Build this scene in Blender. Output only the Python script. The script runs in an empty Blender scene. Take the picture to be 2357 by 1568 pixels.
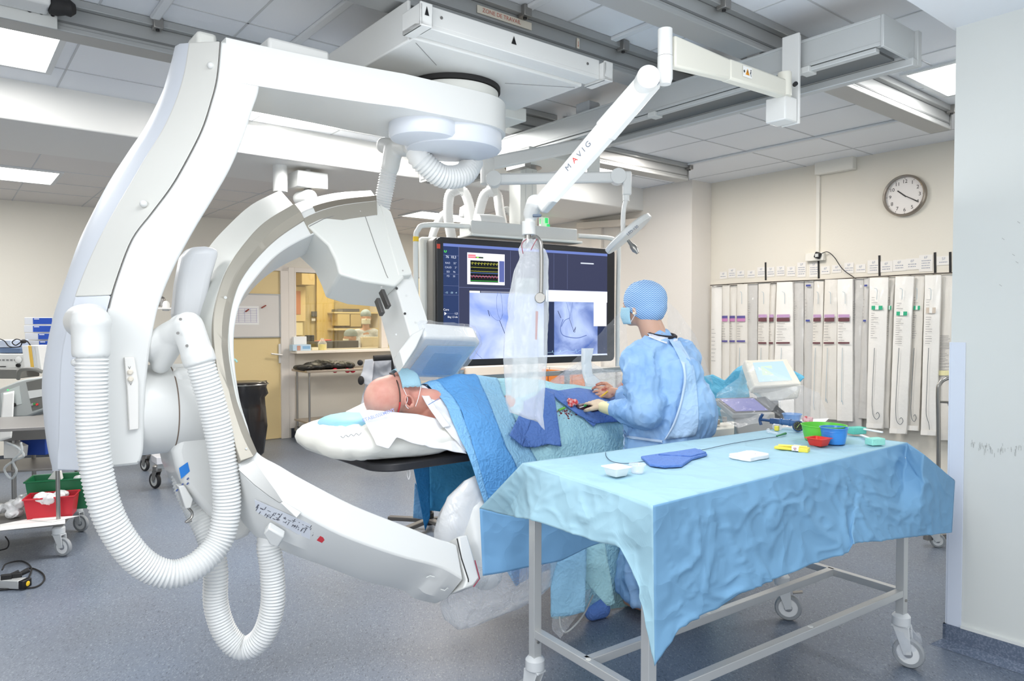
import bpy, bmesh, math, random
from mathutils import Vector, Matrix, noise
random.seed(7)
PI = math.pi
SC = bpy.context.scene
COL = SC.collection
def V(*a): return Vector(a)
# ---------------------------------------------------------------- camera model (2357 x 1568 frame)
FPX = 1653.0
PITCH = math.atan(43/FPX)
CAM = V(0, 0, 1.45)
FW = V(0, math.cos(PITCH), -math.sin(PITCH)); UPV = V(0, math.sin(PITCH), math.cos(PITCH)); RT = V(1, 0, 0)
def ray(px, py): return RT*((px-1178.5)/FPX) + UPV*((784-py)/FPX) + FW
def onplane(px, py, p0, n):
    d = ray(px, py); return CAM + d*((p0-CAM).dot(n)/d.dot(n))
def at(px, py, Y): return onplane(px, py, V(0, Y, 0), V(0, 1, 0))
def onz(px, py, z): return onplane(px, py, V(0, 0, z), V(0, 0, 1))
# room axes: A runs along the ceiling rails, B along the wall with the catheters
YAW = 0.6745
A = V(math.cos(YAW), math.sin(YAW), 0); B = V(-math.sin(YAW), math.cos(YAW), 0); UP = V(0, 0, 1)
def R(u, v, z=0): return A*u + B*v + UP*z
def onv(px, py, v): return onplane(px, py, B*v, B)
def onu(px, py, u): return onplane(px, py, A*u, A)
def uv(p): return p.dot(A), p.dot(B), p.z
def onh(px, z, v):           # on the plane v=const, at height z, in pixel column px
    p = onv(px, 741, v); return V(p.x, p.y, z)
def lerp(a, b, t): return a*(1-t) + b*t
# ---------------------------------------------------------------- materials
MATS = {}
def mat(name, col, rough=.5, metal=0, spec=.5, alpha=1, emit=0, bump=None, vary=None, trans=0, coat=0, sss=0, ecol=None):
    if name in MATS: return MATS[name]
    m = bpy.data.materials.new(name); m.use_nodes = True; nt = m.node_tree; b = nt.nodes['Principled BSDF']
    c = tuple(col)+(1,) if len(col) == 3 else col
    b.inputs['Base Color'].default_value = c; b.inputs['Roughness'].default_value = rough
    b.inputs['Metallic'].default_value = metal; b.inputs['Specular IOR Level'].default_value = spec
    b.inputs['Alpha'].default_value = alpha; b.inputs['Transmission Weight'].default_value = trans
    b.inputs['Coat Weight'].default_value = coat
    if sss:
        b.inputs['Subsurface Weight'].default_value = sss; b.inputs['Subsurface Radius'].default_value = (.02, .008, .004)
        b.inputs['Subsurface Scale'].default_value = .3
    if emit:
        b.inputs['Emission Color'].default_value = tuple(ecol or col)+(1,); b.inputs['Emission Strength'].default_value = emit
    if bump or vary:
        tc = nt.nodes.new('ShaderNodeTexCoord')
    if bump:
        sc, st = bump[0], bump[1]; kind = bump[2] if len(bump) > 2 else 'noise'
        if kind == 'vor':
            n = nt.nodes.new('ShaderNodeTexVoronoi'); n.feature = 'F1'; n.inputs['Scale'].default_value = sc; out = n.outputs['Distance']
        elif kind == 'crease':
            w = nt.nodes.new('ShaderNodeTexNoise'); w.inputs['Scale'].default_value = sc*.6; w.inputs['Detail'].default_value = 2
            mx = nt.nodes.new('ShaderNodeMixRGB'); mx.inputs[0].default_value = .25
            nt.links.new(tc.outputs['Object'], w.inputs['Vector']); nt.links.new(tc.outputs['Object'], mx.inputs[1]); nt.links.new(w.outputs['Color'], mx.inputs[2])
            n = nt.nodes.new('ShaderNodeTexVoronoi'); n.feature = 'F1'; n.inputs['Scale'].default_value = sc; out = n.outputs['Distance']
            nt.links.new(mx.outputs[0], n.inputs['Vector'])
        else:
            n = nt.nodes.new('ShaderNodeTexNoise'); n.inputs['Scale'].default_value = sc; n.inputs['Detail'].default_value = 5; out = n.outputs['Fac']
        if kind != 'crease': nt.links.new(tc.outputs['Object'], n.inputs['Vector'])
        bp = nt.nodes.new('ShaderNodeBump'); bp.inputs['Strength'].default_value = st; bp.inputs['Distance'].default_value = .02
        nt.links.new(out, bp.inputs['Height']); nt.links.new(bp.outputs['Normal'], b.inputs['Normal'])
    if vary:
        sc, c2, lo, hi = vary
        n = nt.nodes.new('ShaderNodeTexNoise'); n.inputs['Scale'].default_value = sc; n.inputs['Detail'].default_value = 4
        r = nt.nodes.new('ShaderNodeValToRGB'); r.color_ramp.elements[0].color = c; r.color_ramp.elements[1].color = tuple(c2)+(1,)
        r.color_ramp.elements[0].position = lo; r.color_ramp.elements[1].position = hi
        nt.links.new(tc.outputs['Object'], n.inputs['Vector']); nt.links.new(n.outputs['Fac'], r.inputs[0]); nt.links.new(r.outputs[0], b.inputs['Base Color'])
    MATS[name] = m; return m
def srgb(r, g, b):
    f = lambda c: (c/255/12.92) if c/255 <= .04045 else ((c/255+.055)/1.055)**2.4
    return (f(r), f(g), f(b))
def film(name, tint, opacity, rough=.12, sc=18, st=.9, fres=.34):
    """thin clear plastic sheet: see-through with crumpled highlights"""
    if name in MATS: return MATS[name]
    m = bpy.data.materials.new(name); m.use_nodes = True; nt = m.node_tree; nt.nodes.clear()
    out = nt.nodes.new('ShaderNodeOutputMaterial'); tr = nt.nodes.new('ShaderNodeBsdfTransparent'); pr = nt.nodes.new('ShaderNodeBsdfPrincipled')
    tr.inputs[0].default_value = (.97, .98, 1, 1)
    pr.inputs['Base Color'].default_value = tuple(tint)+(1,); pr.inputs['Roughness'].default_value = rough; pr.inputs['Specular IOR Level'].default_value = .9
    tc = nt.nodes.new('ShaderNodeTexCoord'); n = nt.nodes.new('ShaderNodeTexNoise'); n.inputs['Scale'].default_value = sc; n.inputs['Detail'].default_value = 3; n.inputs['Distortion'].default_value = 1.2
    bp = nt.nodes.new('ShaderNodeBump'); bp.inputs['Strength'].default_value = st; bp.inputs['Distance'].default_value = .03
    fr = nt.nodes.new('ShaderNodeLayerWeight'); fr.inputs[0].default_value = .35
    mp = nt.nodes.new('ShaderNodeMapRange'); mp.inputs['To Min'].default_value = opacity; mp.inputs['To Max'].default_value = min(1, opacity+fres)
    mx = nt.nodes.new('ShaderNodeMixShader')
    L = nt.links.new
    L(tc.outputs['Object'], n.inputs['Vector']); L(n.outputs['Fac'], bp.inputs['Height']); L(bp.outputs['Normal'], pr.inputs['Normal']); L(bp.outputs['Normal'], fr.inputs['Normal'])
    L(fr.outputs['Facing'], mp.inputs['Value']); L(mp.outputs[0], mx.inputs[0]); L(tr.outputs[0], mx.inputs[1]); L(pr.outputs[0], mx.inputs[2]); L(mx.outputs[0], out.inputs[0])
    MATS[name] = m; return m
# ---------------------------------------------------------------- mesh collector
class M:
    def __init__(s): s.v = []; s.f = []
    def add(s, vs, fs):
        o = len(s.v); s.v += [Vector(p) for p in vs]; s.f += [tuple(i+o for i in f) for f in fs]; return s
    def box(s, c, sx, sy, sz, ex=A, ey=B, ez=UP):
        c = Vector(c); P = [c+ex*(sx/2*i)+ey*(sy/2*j)+ez*(sz/2*k) for i in (-1, 1) for j in (-1, 1) for k in (-1, 1)]
        return s.add(P, [(0, 1, 3, 2), (4, 6, 7, 5), (0, 4, 5, 1), (2, 3, 7, 6), (0, 2, 6, 4), (1, 5, 7, 3)])
    def rbox(s, u0, u1, v0, v1, z0, z1): return s.box(R((u0+u1)/2, (v0+v1)/2, (z0+z1)/2), abs(u1-u0), abs(v1-v0), abs(z1-z0))
    def bar(s, a, b, w, h, up=UP):
        d = (b-a); L = d.length; d.normalize(); x = d.cross(up)
        if x.length < 1e-4: x = d.cross(V(1, 0, 0))
        x.normalize(); y = x.cross(d); return s.box((a+b)/2, L, w, h, d, x, y)
    def prism(s, pts, off):
        n = len(pts); P = list(pts)+[p+off for p in pts]
        return s.add(P, [tuple(range(n-1, -1, -1)), tuple(range(n, 2*n))]+[(i, (i+1) % n, n+(i+1) % n, n+i) for i in range(n)])
    def loft(s, rings, caps=True, closed=True):
        n = len(rings[0]); P = [p for r in rings for p in r]; F = []
        for k in range(len(rings)-1):
            for i in range(n if closed else n-1):
                j = (i+1) % n; F.append((k*n+i, k*n+j, (k+1)*n+j, (k+1)*n+i))
        if caps and closed: F += [tuple(range(n-1, -1, -1)), tuple(range((len(rings)-1)*n, len(rings)*n))]
        return s.add(P, F)
    def tube(s, pts, r, seg=12, caps=True, rf=None, closed=False, ell=None):
        pts = [Vector(p) for p in pts]; n = len(pts); rings = []; t0 = (pts[1]-pts[0]).normalized()
        x = t0.orthogonal().normalized() if ell is None else (Vector(ell)-t0*t0.dot(Vector(ell))).normalized()
        for i, p in enumerate(pts):
            if closed: t = (pts[(i+1) % n]-pts[i-1]).normalized()
            else: t = (pts[min(i+1, n-1)]-pts[max(i-1, 0)]).normalized()
            x = (x-t*x.dot(t))
            if x.length < 1e-6: x = t.orthogonal()
            x.normalize(); y = t.cross(x)
            rr = rf(i) if rf else r
            ra, rb = rr if isinstance(rr, tuple) else (rr, rr)
            rings.append([p+x*(ra*math.cos(2*PI*k/seg))+y*(rb*math.sin(2*PI*k/seg)) for k in range(seg)])
        if closed: rings.append(rings[0]); caps = False
        return s.loft(rings, caps)
    def cyl(s, a, b, r, seg=20, r2=None):
        a = Vector(a); b = Vector(b); return s.tube([a, b], r, seg, rf=lambda i: r if i == 0 else (r if r2 is None else r2))
    def lathe(s, p0, d, prof, seg=28, caps=True):
        d = Vector(d).normalized(); x = d.orthogonal().normalized(); y = d.cross(x)
        return s.loft([[p0+d*h+x*(r*math.cos(2*PI*k/seg))+y*(r*math.sin(2*PI*k/seg)) for k in range(seg)] for r, h in prof], caps)
    def ball(s, c, rx, ry=None, rz=None, ex=V(1, 0, 0), ey=V(0, 1, 0), ez=V(0, 0, 1), seg=20, rows=12):
        ry = ry or rx; rz = rz or rx; c = Vector(c); rings = []
        for i in range(1, rows):
            t = PI*i/rows
            rings.append([c+ez*(rz*math.cos(t))+(ex*(rx*math.cos(2*PI*k/seg))+ey*(ry*math.sin(2*PI*k/seg)))*math.sin(t) for k in range(seg)])
        o = len(s.v); s.loft(rings, False); n = seg; t = len(s.v); s.v += [c+ez*rz, c-ez*rz]
        for k in range(n):
            s.f.append((t, o+(k+1) % n, o+k)); b = o+(rows-2)*n; s.f.append((t+1, b+k, b+(k+1) % n))
        return s
    def cap(s, a, ra, b, rb, seg=14):
        a = Vector(a); b = Vector(b); d = (b-a); L = d.length; d.normalize(); pr = []
        for i in range(1, 6): t = PI/2*(1-i/5); pr.append((ra*math.cos(t), -ra*math.sin(t)))
        pr = [(max(r, 1e-4), h) for r, h in pr]
        pr2 = [(max(rb*math.cos(PI/2*i/5), 1e-4), L+rb*math.sin(PI/2*i/5)) for i in range(0, 6)]
        return s.lathe(a, d, [(1e-4, -ra)]+pr+pr2, seg)
    def grid(s, rows, thick=0):
        n = len(rows[0]); P = [p for r in rows for p in r]
        F = [(k*n+i, k*n+i+1, (k+1)*n+i+1, (k+1)*n+i) for k in range(len(rows)-1) for i in range(n-1)]
        return s.add(P, F)
    def xf(s, fn): s.v = [fn(p) for p in s.v]; return s
def fuse(m, voxel, smooth=3):
    """union of overlapping closed volumes as one continuous skin"""
    me = bpy.data.meshes.new('tmp'); me.from_pydata(m.v, [], m.f); me.update()
    bmm = bmesh.new(); bmm.from_mesh(me); bmesh.ops.recalc_face_normals(bmm, faces=bmm.faces); bmm.to_mesh(me); bmm.free()
    o = bpy.data.objects.new('tmp', me); COL.objects.link(o)
    r = o.modifiers.new('r', 'REMESH'); r.mode = 'VOXEL'; r.voxel_size = voxel; r.adaptivity = 0
    if smooth: q = o.modifiers.new('s', 'SMOOTH'); q.factor = .5; q.iterations = smooth
    dg = bpy.context.evaluated_depsgraph_get(); dg.update(); ev = o.evaluated_get(dg); me2 = ev.to_mesh()
    out = M(); out.v = [v.co.copy() for v in me2.vertices]; out.f = [tuple(p.vertices) for p in me2.polygons]
    ev.to_mesh_clear(); bpy.data.objects.remove(o); bpy.data.meshes.remove(me); return out
def normals(m):
    me = bpy.data.meshes.new('t'); me.from_pydata(m.v, [], m.f); me.update(); N = [v.normal.copy() for v in me.vertices]; bpy.data.meshes.remove(me); return N
def wrinkle(m, amp, sc, seed=0, stretch=V(1, 1, 1), fn=None, ridge=True):
    N = normals(m); out = []
    for p, n in zip(m.v, N):
        q = V(p.x*stretch.x, p.y*stretch.y, p.z*stretch.z)*sc+V(seed, seed*1.7, -seed)
        w = V(noise.noise(q*.5), noise.noise(q*.5+V(9, 0, 0)), noise.noise(q*.5+V(0, 9, 0)))
        h = noise.noise(q+w*1.4)
        if ridge: h = max(0, 1-abs(h)*3.6)**1.15*.75+noise.noise(q*.8+V(3, 3, 3))*.7+noise.noise(q*2.3)*.18-.2
        a = amp*(fn(p) if fn else 1)
        out.append(p+n*(h*a))
    m.v = out; return m
def wloc(p):
    t = V(0, 0, 0)
    while p: t += p.location; p = p.parent
    return t
def obj(name, m, material, parent=None, bevel=0, smooth=True, ang=38, solid=0, sub=0, label=None, seg=2, fixn=True):
    if parent is None:
        xs = [p.x for p in m.v]; ys = [p.y for p in m.v]; zs = [p.z for p in m.v]
        org = V((min(xs)+max(xs))/2, (min(ys)+max(ys))/2, min(zs)); loc = org
    else: org = wloc(parent); loc = V(0, 0, 0)
    me = bpy.data.meshes.new(name); me.from_pydata([p-org for p in m.v], [], m.f); me.update()
    if fixn:
        b = bmesh.new(); b.from_mesh(me); bmesh.ops.recalc_face_normals(b, faces=b.faces); b.to_mesh(me); b.free()
    me.materials.append(material)
    if smooth:
        me.polygons.foreach_set('use_smooth', [True]*len(me.polygons)); me.set_sharp_from_angle(angle=math.radians(ang))
    o = bpy.data.objects.new(name, me); COL.objects.link(o); o.location = loc
    if parent: o.parent = parent
    if solid: q = o.modifiers.new('solid', 'SOLIDIFY'); q.thickness = solid; q.offset = 0
    if sub: q = o.modifiers.new('sub', 'SUBSURF'); q.levels = sub; q.render_levels = sub
    if bevel:
        q = o.modifiers.new('bevel', 'BEVEL'); q.width = bevel; q.segments = seg; q.limit_method = 'ANGLE'; q.angle_limit = math.radians(40); q.harden_normals = False
    if label: o['label'] = label
    return o
def tag(o, label, cat, group=None, kind=None):
    o['label'] = label; o['category'] = cat
    if group: o['group'] = group
    if kind: o['kind'] = kind
    return o
def thing(name, loc, label, cat, group=None):
    o = bpy.data.objects.new(name, None); COL.objects.link(o); o.location = loc; o.empty_display_size = .1
    return tag(o, label, cat, group)
def struct(name, m, material, parent=None, **k):
    o = obj(name, m, material, parent, **k)
    if parent is None: o['kind'] = 'structure'
    return o
FONT = None
def textmesh(txt, size, p0, ex, ey, off=.0015, align='CENTER', bold=0):
    c = bpy.data.curves.new('t', 'FONT'); c.body = txt; c.size = size; c.align_x = align; c.align_y = 'CENTER'; c.offset = bold
    o = bpy.data.objects.new('t', c); COL.objects.link(o); dg = bpy.context.evaluated_depsgraph_get(); dg.update()
    me = bpy.data.meshes.new_from_object(o.evaluated_get(dg)); n = ex.cross(ey).normalized()
    m = M(); m.v = [p0+ex*v.co.x+ey*v.co.y+n*off for v in me.vertices]; m.f = [tuple(p.vertices) for p in me.polygons]
    bpy.data.objects.remove(o); bpy.data.curves.remove(c); bpy.data.meshes.remove(me); return m
def catmull(pts, n=8, closed=False):
    pts = [Vector(p) for p in pts]; out = []; N = len(pts); rng = N if closed else N-1
    for i in range(rng):
        if closed: p0, p1, p2, p3 = pts[i-1], pts[i], pts[(i+1) % N], pts[(i+2) % N]
        else:
            p1, p2 = pts[i], pts[i+1]; p0 = pts[i-1] if i > 0 else p1*2-p2; p3 = pts[i+2] if i+2 < N else p2*2-p1
        for k in range(n):
            t = k/n; out.append(((p1*2)+(p2-p0)*t+(p0*2-p1*5+p2*4-p3)*t*t+(p1*3-p0-p2*3+p3)*t*t*t)*.5)
    if not closed: out.append(pts[-1])
    return out
def resample(pts, n):
    L = [0]
    for a, b in zip(pts, pts[1:]): L.append(L[-1]+(b-a).length)
    out = []; j = 0
    for k in range(n):
        d = L[-1]*k/(n-1)
        while j < len(L)-2 and L[j+1] < d: j += 1
        s = L[j+1]-L[j]; out.append(lerp(pts[j], pts[j+1], 0 if s < 1e-9 else (d-L[j])/s))
    return out
def hose(pts, r, pitch=.012, depth=.06, seg=18):
    """corrugated hose along a smooth path"""
    c = catmull(pts, 12); L = sum((b-a).length for a, b in zip(c, c[1:])); n = max(8, int(L/pitch)*2+1); q = resample(c, n)
    m = M(); m.tube(q, r, seg, rf=lambda i: r*(1+depth) if i % 2 else r*(1-depth)); return m
def cloth(top, bot, nx, ny, amp=.01, sc=6, seed=0, sag=None, n=None):
    """sheet between an upper and a lower edge, creased"""
    a = resample(top, nx); b = resample(bot, nx); rows = []
    for k in range(ny):
        t = k/(ny-1); rows.append([lerp(p, q, t) + ((sag(i/(nx-1), t)) if sag else V(0, 0, 0)) for i, (p, q) in enumerate(zip(a, b))])
    m = M().grid(rows); nn = n
    out = []
    for idx, p in enumerate(m.v):
        k = idx//nx; t = k/(ny-1); d = nn or (b[idx % nx]-a[idx % nx]).cross(a[min(idx % nx+1, nx-1)]-a[max(idx % nx-1, 0)]).normalized()
        q = p*sc+V(seed, seed, seed); h = max(0, 1-abs(noise.noise(q))*4)*.6+noise.noise(q*2.1)*.4+noise.noise(q*.4)*1.2
        out.append(p+d*(h*amp*min(1, t*3+.15)))
    m.v = out; return m
# palette
WHITE = mat('white_painted_plastic', srgb(222, 223, 221), .38, coat=.15)
WHITE2 = mat('off_white_cover', srgb(222, 223, 218), .45)
COOLW = mat('cool_white_plastic', srgb(216, 221, 229), .4)
GREYP = mat('light_grey_plastic', srgb(205, 207, 205), .45)
HOSEW = mat('white_hose_plastic', srgb(226, 227, 226), .42)
TAN = mat('warm_grey_metallic', srgb(168, 163, 152), .38, metal=.35)
STEEL = mat('brushed_steel', srgb(164, 162, 158), .28, metal=.85)
STEELD = mat('dull_steel', srgb(150, 148, 145), .38, metal=.8)
ALU = mat('silver_anodised', srgb(172, 174, 174), .45, metal=.55)
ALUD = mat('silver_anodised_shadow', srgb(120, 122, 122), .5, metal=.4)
BLACK = mat('black_plastic', srgb(22, 22, 24), .4)
BLACKM = mat('black_matte', srgb(34, 33, 34), .7)
RUBW = mat('grey_rubber', srgb(190, 192, 192), .6)
PAPER = mat('white_paper', srgb(238, 238, 235), .8)
# ================================================================ SETTING
H = 2.90; H2 = 2.66; BULK0, BULK1 = 5.25, 6.2; VB = 8.72; UR = 6.35; UR2 = 6.03; VS = 4.60
# floor: speckled blue-grey vinyl
def floor_mat():
    m = bpy.data.materials.new('speckled_vinyl'); m.use_nodes = True; nt = m.node_tree; b = nt.nodes['Principled BSDF']; L = nt.links.new
    tc = nt.nodes.new('ShaderNodeTexCoord')
    n1 = nt.nodes.new('ShaderNodeTexNoise'); n1.inputs['Scale'].default_value = 1.1; n1.inputs['Detail'].default_value = 3
    r1 = nt.nodes.new('ShaderNodeValToRGB'); r1.color_ramp.elements[0].color = srgb(107, 112, 120)+(1,); r1.color_ramp.elements[1].color = srgb(116, 130, 150)+(1,)
    n2 = nt.nodes.new('ShaderNodeTexNoise'); n2.inputs['Scale'].default_value = 190; n2.inputs['Detail'].default_value = 2
    r2 = nt.nodes.new('ShaderNodeValToRGB'); r2.color_ramp.elements[0].position = .56; r2.color_ramp.elements[1].position = .70; r2.color_ramp.elements[0].color = (0, 0, 0, 1)
    n3 = nt.nodes.new('ShaderNodeTexNoise'); n3.inputs['Scale'].default_value = 150; n3.inputs['Detail'].default_value = 2
    r3 = nt.nodes.new('ShaderNodeValToRGB'); r3.color_ramp.elements[0].position = .30; r3.color_ramp.elements[1].position = .42
    r3.color_ramp.elements[0].color = (.45, .45, .47, 1); r3.color_ramp.elements[1].color = (1, 1, 1, 1)
    a = nt.nodes.new('ShaderNodeMixRGB'); a.blend_type = 'MULTIPLY'; a.inputs[0].default_value = .8
    c = nt.nodes.new('ShaderNodeMixRGB'); c.inputs[2].default_value = srgb(168, 176, 186)+(1,)
    mp = nt.nodes.new('ShaderNodeMapping'); mp.inputs['Scale'].default_value = (1, .45, 1); mp.inputs['Rotation'].default_value = (0, 0, .67)
    L(tc.outputs['Object'], n1.inputs['Vector']); L(tc.outputs['Object'], mp.inputs['Vector']); L(mp.outputs[0], n2.inputs['Vector']); L(mp.outputs[0], n3.inputs['Vector'])
    L(n1.outputs['Fac'], r1.inputs[0]); L(n2.outputs['Fac'], r2.inputs[0]); L(n3.outputs['Fac'], r3.inputs[0])
    L(r1.outputs[0], a.inputs[1]); L(r3.outputs[0], a.inputs[2]); L(a.outputs[0], c.inputs[1])
    mm = nt.nodes.new('ShaderNodeMath'); mm.operation = 'MULTIPLY'; mm.inputs[1].default_value = .5; L(r2.outputs[0], mm.inputs[0]); L(mm.outputs[0], c.inputs[0])
    L(c.outputs[0], b.inputs['Base Color']); b.inputs['Roughness'].default_value = .34; b.inputs['Specular IOR Level'].default_value = .45
    bp = nt.nodes.new('ShaderNodeBump'); bp.inputs['Strength'].default_value = .08; bp.inputs['Distance'].default_value = .004; L(n3.outputs['Fac'], bp.inputs['Height']); L(bp.outputs[0], b.inputs['Normal'])
    return m
FLOORM = floor_mat()
struct('floor', M().rbox(-4, 7.2, -2.6, 12, -.05, 0), FLOORM)
WALLM = mat('cream_wall_paint', srgb(226, 221, 209), .75, bump=(60, .05))
WALLB = mat('pale_wall_paint', srgb(226, 221, 214), .75, bump=(60, .05))
WALLN = mat('pale_grey_panel', srgb(214, 217, 214), .5)
CEILM = mat('ceiling_metal_panel', srgb(234, 237, 241), .5, bump=(30, .04))
CEILB = mat('ceiling_panel_rear', srgb(220, 216, 212), .6)
GAP = mat('ceiling_joint', srgb(200, 202, 204), .7)
BULKM = mat('bulkhead_paint', srgb(226, 225, 221), .6)
LIGHTM = mat('lamp_diffuser', (1, 1, 1), .5, emit=5.5, ecol=(1, .99, .97))
SKIRT = mat('vinyl_skirting', srgb(92, 104, 124), .5, vary=(120, srgb(120, 130, 148), .45, .65))
SKIRTD = mat('dark_skirting', srgb(62, 66, 74), .5)
struct('ceiling', M().rbox(-4, 7.2, -2.6, BULK0+.01, H, H+.06), CEILM)
struct('ceiling_rear', M().rbox(-4, 7.2, BULK1-.01, 12, H2, H2+.06), CEILB)
struct('trim_1', M().rbox(-4, UR2+.02, BULK0, BULK1, H2, H+.06), BULKM, bevel=.01)
# ceiling panel joints and raised ribs
j = M()
for k in range(22):
    u = -3.6+k*.6
    if u < 6.3: j.rbox(u-.005, u+.005, -2.5, BULK0, H-.003, H+.001)
for v in (-1.9, -.7, .5, 1.72, 2.94, 3.55, 4.85): j.rbox(-4, 6.35, v-.005, v+.005, H-.003, H+.001)
struct('trim_2', j, GAP, smooth=False)
j = M()
for k in range(20):
    u = -3.6+k*.6
    if u < 6.1: j.rbox(u-.004, u+.004, BULK1, VB, H2-.003, H2+.001)
for v in (6.8, 7.4, 8.0): j.rbox(-4, UR2, v-.004, v+.004, H2-.003, H2+.001)
struct('trim_3', j, GAP, smooth=False)
RIB = mat('white_ceiling_rib', srgb(224, 227, 229), .45)
RU = [uv(onz(*p, H))[0] for p in ((365, 25), (725, 60), (1215, 15), (1475, 60), (1830, 325))]
for i, u in enumerate(RU):
    struct('trim_%d' % (4+i), M().rbox(u-.022, u+.022, -1.2 if i < 4 else 1.0, (3.75 if i == 0 else 4.4), H-.018, H), RIB, bevel=.006)
# walls
DW0, DW1, DH = 2.35, 3.33, 2.10        # door opening on the rear wall (u)
pd0 = uv(onv(652, 900, VB))[0]; WIN0 = uv(onv(677, 700, VB))[0]; WINT = onv(700, 628, VB).z; WINB = onv(700, 806, VB).z
DW1 = pd0; DW0 = DW1-.98; DTOP = onv(640, 620, VB).z
WIN1 = min(5.75, uv(onv(902, 700, VB))[0]+1.9)
w = M()
w.rbox(-4, DW0, VB, VB+.12, 0, H2); w.rbox(DW0, DW1, VB, VB+.12, DTOP, H2); w.rbox(DW1, WIN0, VB, VB+.12, 0, H2)
w.rbox(WIN0, WIN1, VB, VB+.12, 0, WINB); w.rbox(WIN0, WIN1, VB, VB+.12, WINT, H2); w.rbox(WIN1, UR2+.1, VB, VB+.12, 0, H2)
struct('wall_back', w, WALLM, smooth=False)
struct('wall_right', M().prism([R(UR2, VS), R(UR+.1, VS), R(UR+.1, VS+.12), R(UR2+.12, VS+.12), R(UR2+.12, 12), R(UR2, 12)], UP*H), WALLB, smooth=False)
struct('wall_east', M().rbox(UR, UR+.12, -2.6, VS-.001, 0, H), WALLM, smooth=False)
struct('wall_left', M().rbox(-4.1, -4, -2.6, 12, 0, H), WALLM, smooth=False)
# near right partition and its soffit
NU = 3.51; NV = 1.27
struct('wall_near', M().rbox(NU, NU+.22, -2.6, NV, 0, 2.74), WALLN, smooth=False)
struct('trim_11', M().rbox(NU-2.6, NU+2.9, -2.6, NV+.02, 2.74, H-.001), CEILM, bevel=.004)
cg = M(); p = onu(2222, 900, NU); v1 = uv(p)[1]; zt = onu(2205, 788, NU).z
cg.rbox(NU-.006, NU, v1, NV, .085, zt).rbox(NU-.006, NU+.22, NV, NV+.006, .085, zt)
struct('trim_12', cg, mat('corner_guard', srgb(214, 221, 234), .4), bevel=.002)
sk = M().rbox(NU-.012, NU, -2.6, NV+.012, 0, .1).rbox(NU-.012, NU+.23, NV, NV+.012, 0, .1)
sk.add([R(NU-.012, -2.6, .03), R(NU-.012, NV+.012, .03), R(NU-.05, NV+.05, 0.001), R(NU-.05, -2.6, 0.001)], [(0, 1, 2, 3)])
struct('baseboard_near', sk, SKIRT, smooth=False)
struct('trim_13', M().rbox(NU-.014, NU, -2.6, v1+.0, .1, .112), mat('skirting_cap', srgb(222, 224, 222), .5), smooth=False)
struct('baseboard_east', M().rbox(UR-.012, UR, NV, VS, 0, .1), SKIRT, smooth=False)
struct('baseboard_right', M().rbox(UR2-.012, UR2, VS, VB, 0, .1).rbox(UR2, UR, VS-.012, VS, 0, .1), SKIRTD, smooth=False)
struct('baseboard_back', M().rbox(-4, DW0-.05, VB-.012, VB, 0, .12).rbox(WIN0-.05, UR2, VB-.012, VB, 0, .12), SKIRTD, smooth=False)
# scuffs on the near partition
sc = M(); random.seed(3)
for k in range(46):
    px = 2232+random.random()*120; py = 1022+(px-2232)*.08+random.gauss(0, 5); L = random.uniform(2, 14)
    a = onu(px, py, NU-.0015); b = onu(px+random.uniform(-1, 1), py+L, NU-.0015); sc.bar(a, b, .0012, .0004, A)
for (px, py) in ((2306, 548), (2338, 602), (2300, 655), (2342, 510), (2330, 585)): sc.bar(onu(px, py, NU-.0015), onu(px+6, py+4, NU-.0015), .002, .0004, A)
tag(obj('scuff_marks', sc, mat('scuff', srgb(176, 178, 176), .8), smooth=False), 'faint grey scuff marks scratched across the pale partition at the right', 'scuffs', kind='stuff')
# door
DOORM = mat('yellow_door_laminate', srgb(228, 205, 152), .55, bump=(40, .04))
FRAMEM = mat('white_door_frame', srgb(228, 221, 212), .5)
d = struct('door_1', M().rbox(DW0+.03, DW1-.03, VB+.01, VB+.05, .01, DTOP-.02), DOORM, smooth=False)
struct('door_frame', M().rbox(DW0-.05, DW0+.03, VB-.02, VB+.06, 0, DTOP+.04).rbox(DW1-.03, DW1+.07, VB-.02, VB+.06, 0, DTOP+.04).rbox(DW0-.05, DW1+.07, VB-.02, VB+.06, DTOP-.02, DTOP+.05), FRAMEM, d, bevel=.004)
hp = onv(640, 817, VB-.03)
hm = M().box(onv(645, 814, VB)-B*.004+UP*0, .045, .012, .24); hm.cyl(onv(645, 817, VB)-B*.01, onv(645, 817, VB)-B*.06, .011); hm.tube([onv(646, 817, VB)-B*.055, onv(620, 814, VB)-B*.058], .010, 10)
obj('door_handle', hm, mat('white_metal_handle', srgb(228, 226, 222), .3, metal=.3), d, bevel=.003)
# whiteboard on the door, with paper and magnets
wb = thing('whiteboard', onv(590, 776, VB-.01), 'framed whiteboard hanging on the pale yellow door', 'whiteboard')
a0 = onv(642, 680, VB); a1 = onv(500, 776, VB); zb, zt_ = a1.z, a0.z; u1 = uv(a0)[0]; u0 = max(DW0+.06, uv(a1)[0])
obj('board', M().rbox(u0, u1, VB-.008, VB+.01, zb, zt_), mat('whiteboard_surface', srgb(220, 216, 210), .3), wb)
obj('frame', M().rbox(u0-.01, u1+.01, VB-.014, VB-.006, zt_, zt_+.014).rbox(u0-.01, u1+.01, VB-.014, VB-.006, zb-.014, zb).rbox(u1, u1+.014, VB-.014, VB-.006, zb-.014, zt_+.014).rbox(u0-.014, u0, VB-.014, VB-.006, zb-.014, zt_+.014), ALU, wb)
pm = M(); a = onv(596, 705, VB-.012); b = onv(530, 748, VB-.012); ua, ub = uv(a)[0], uv(b)[0]
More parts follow.
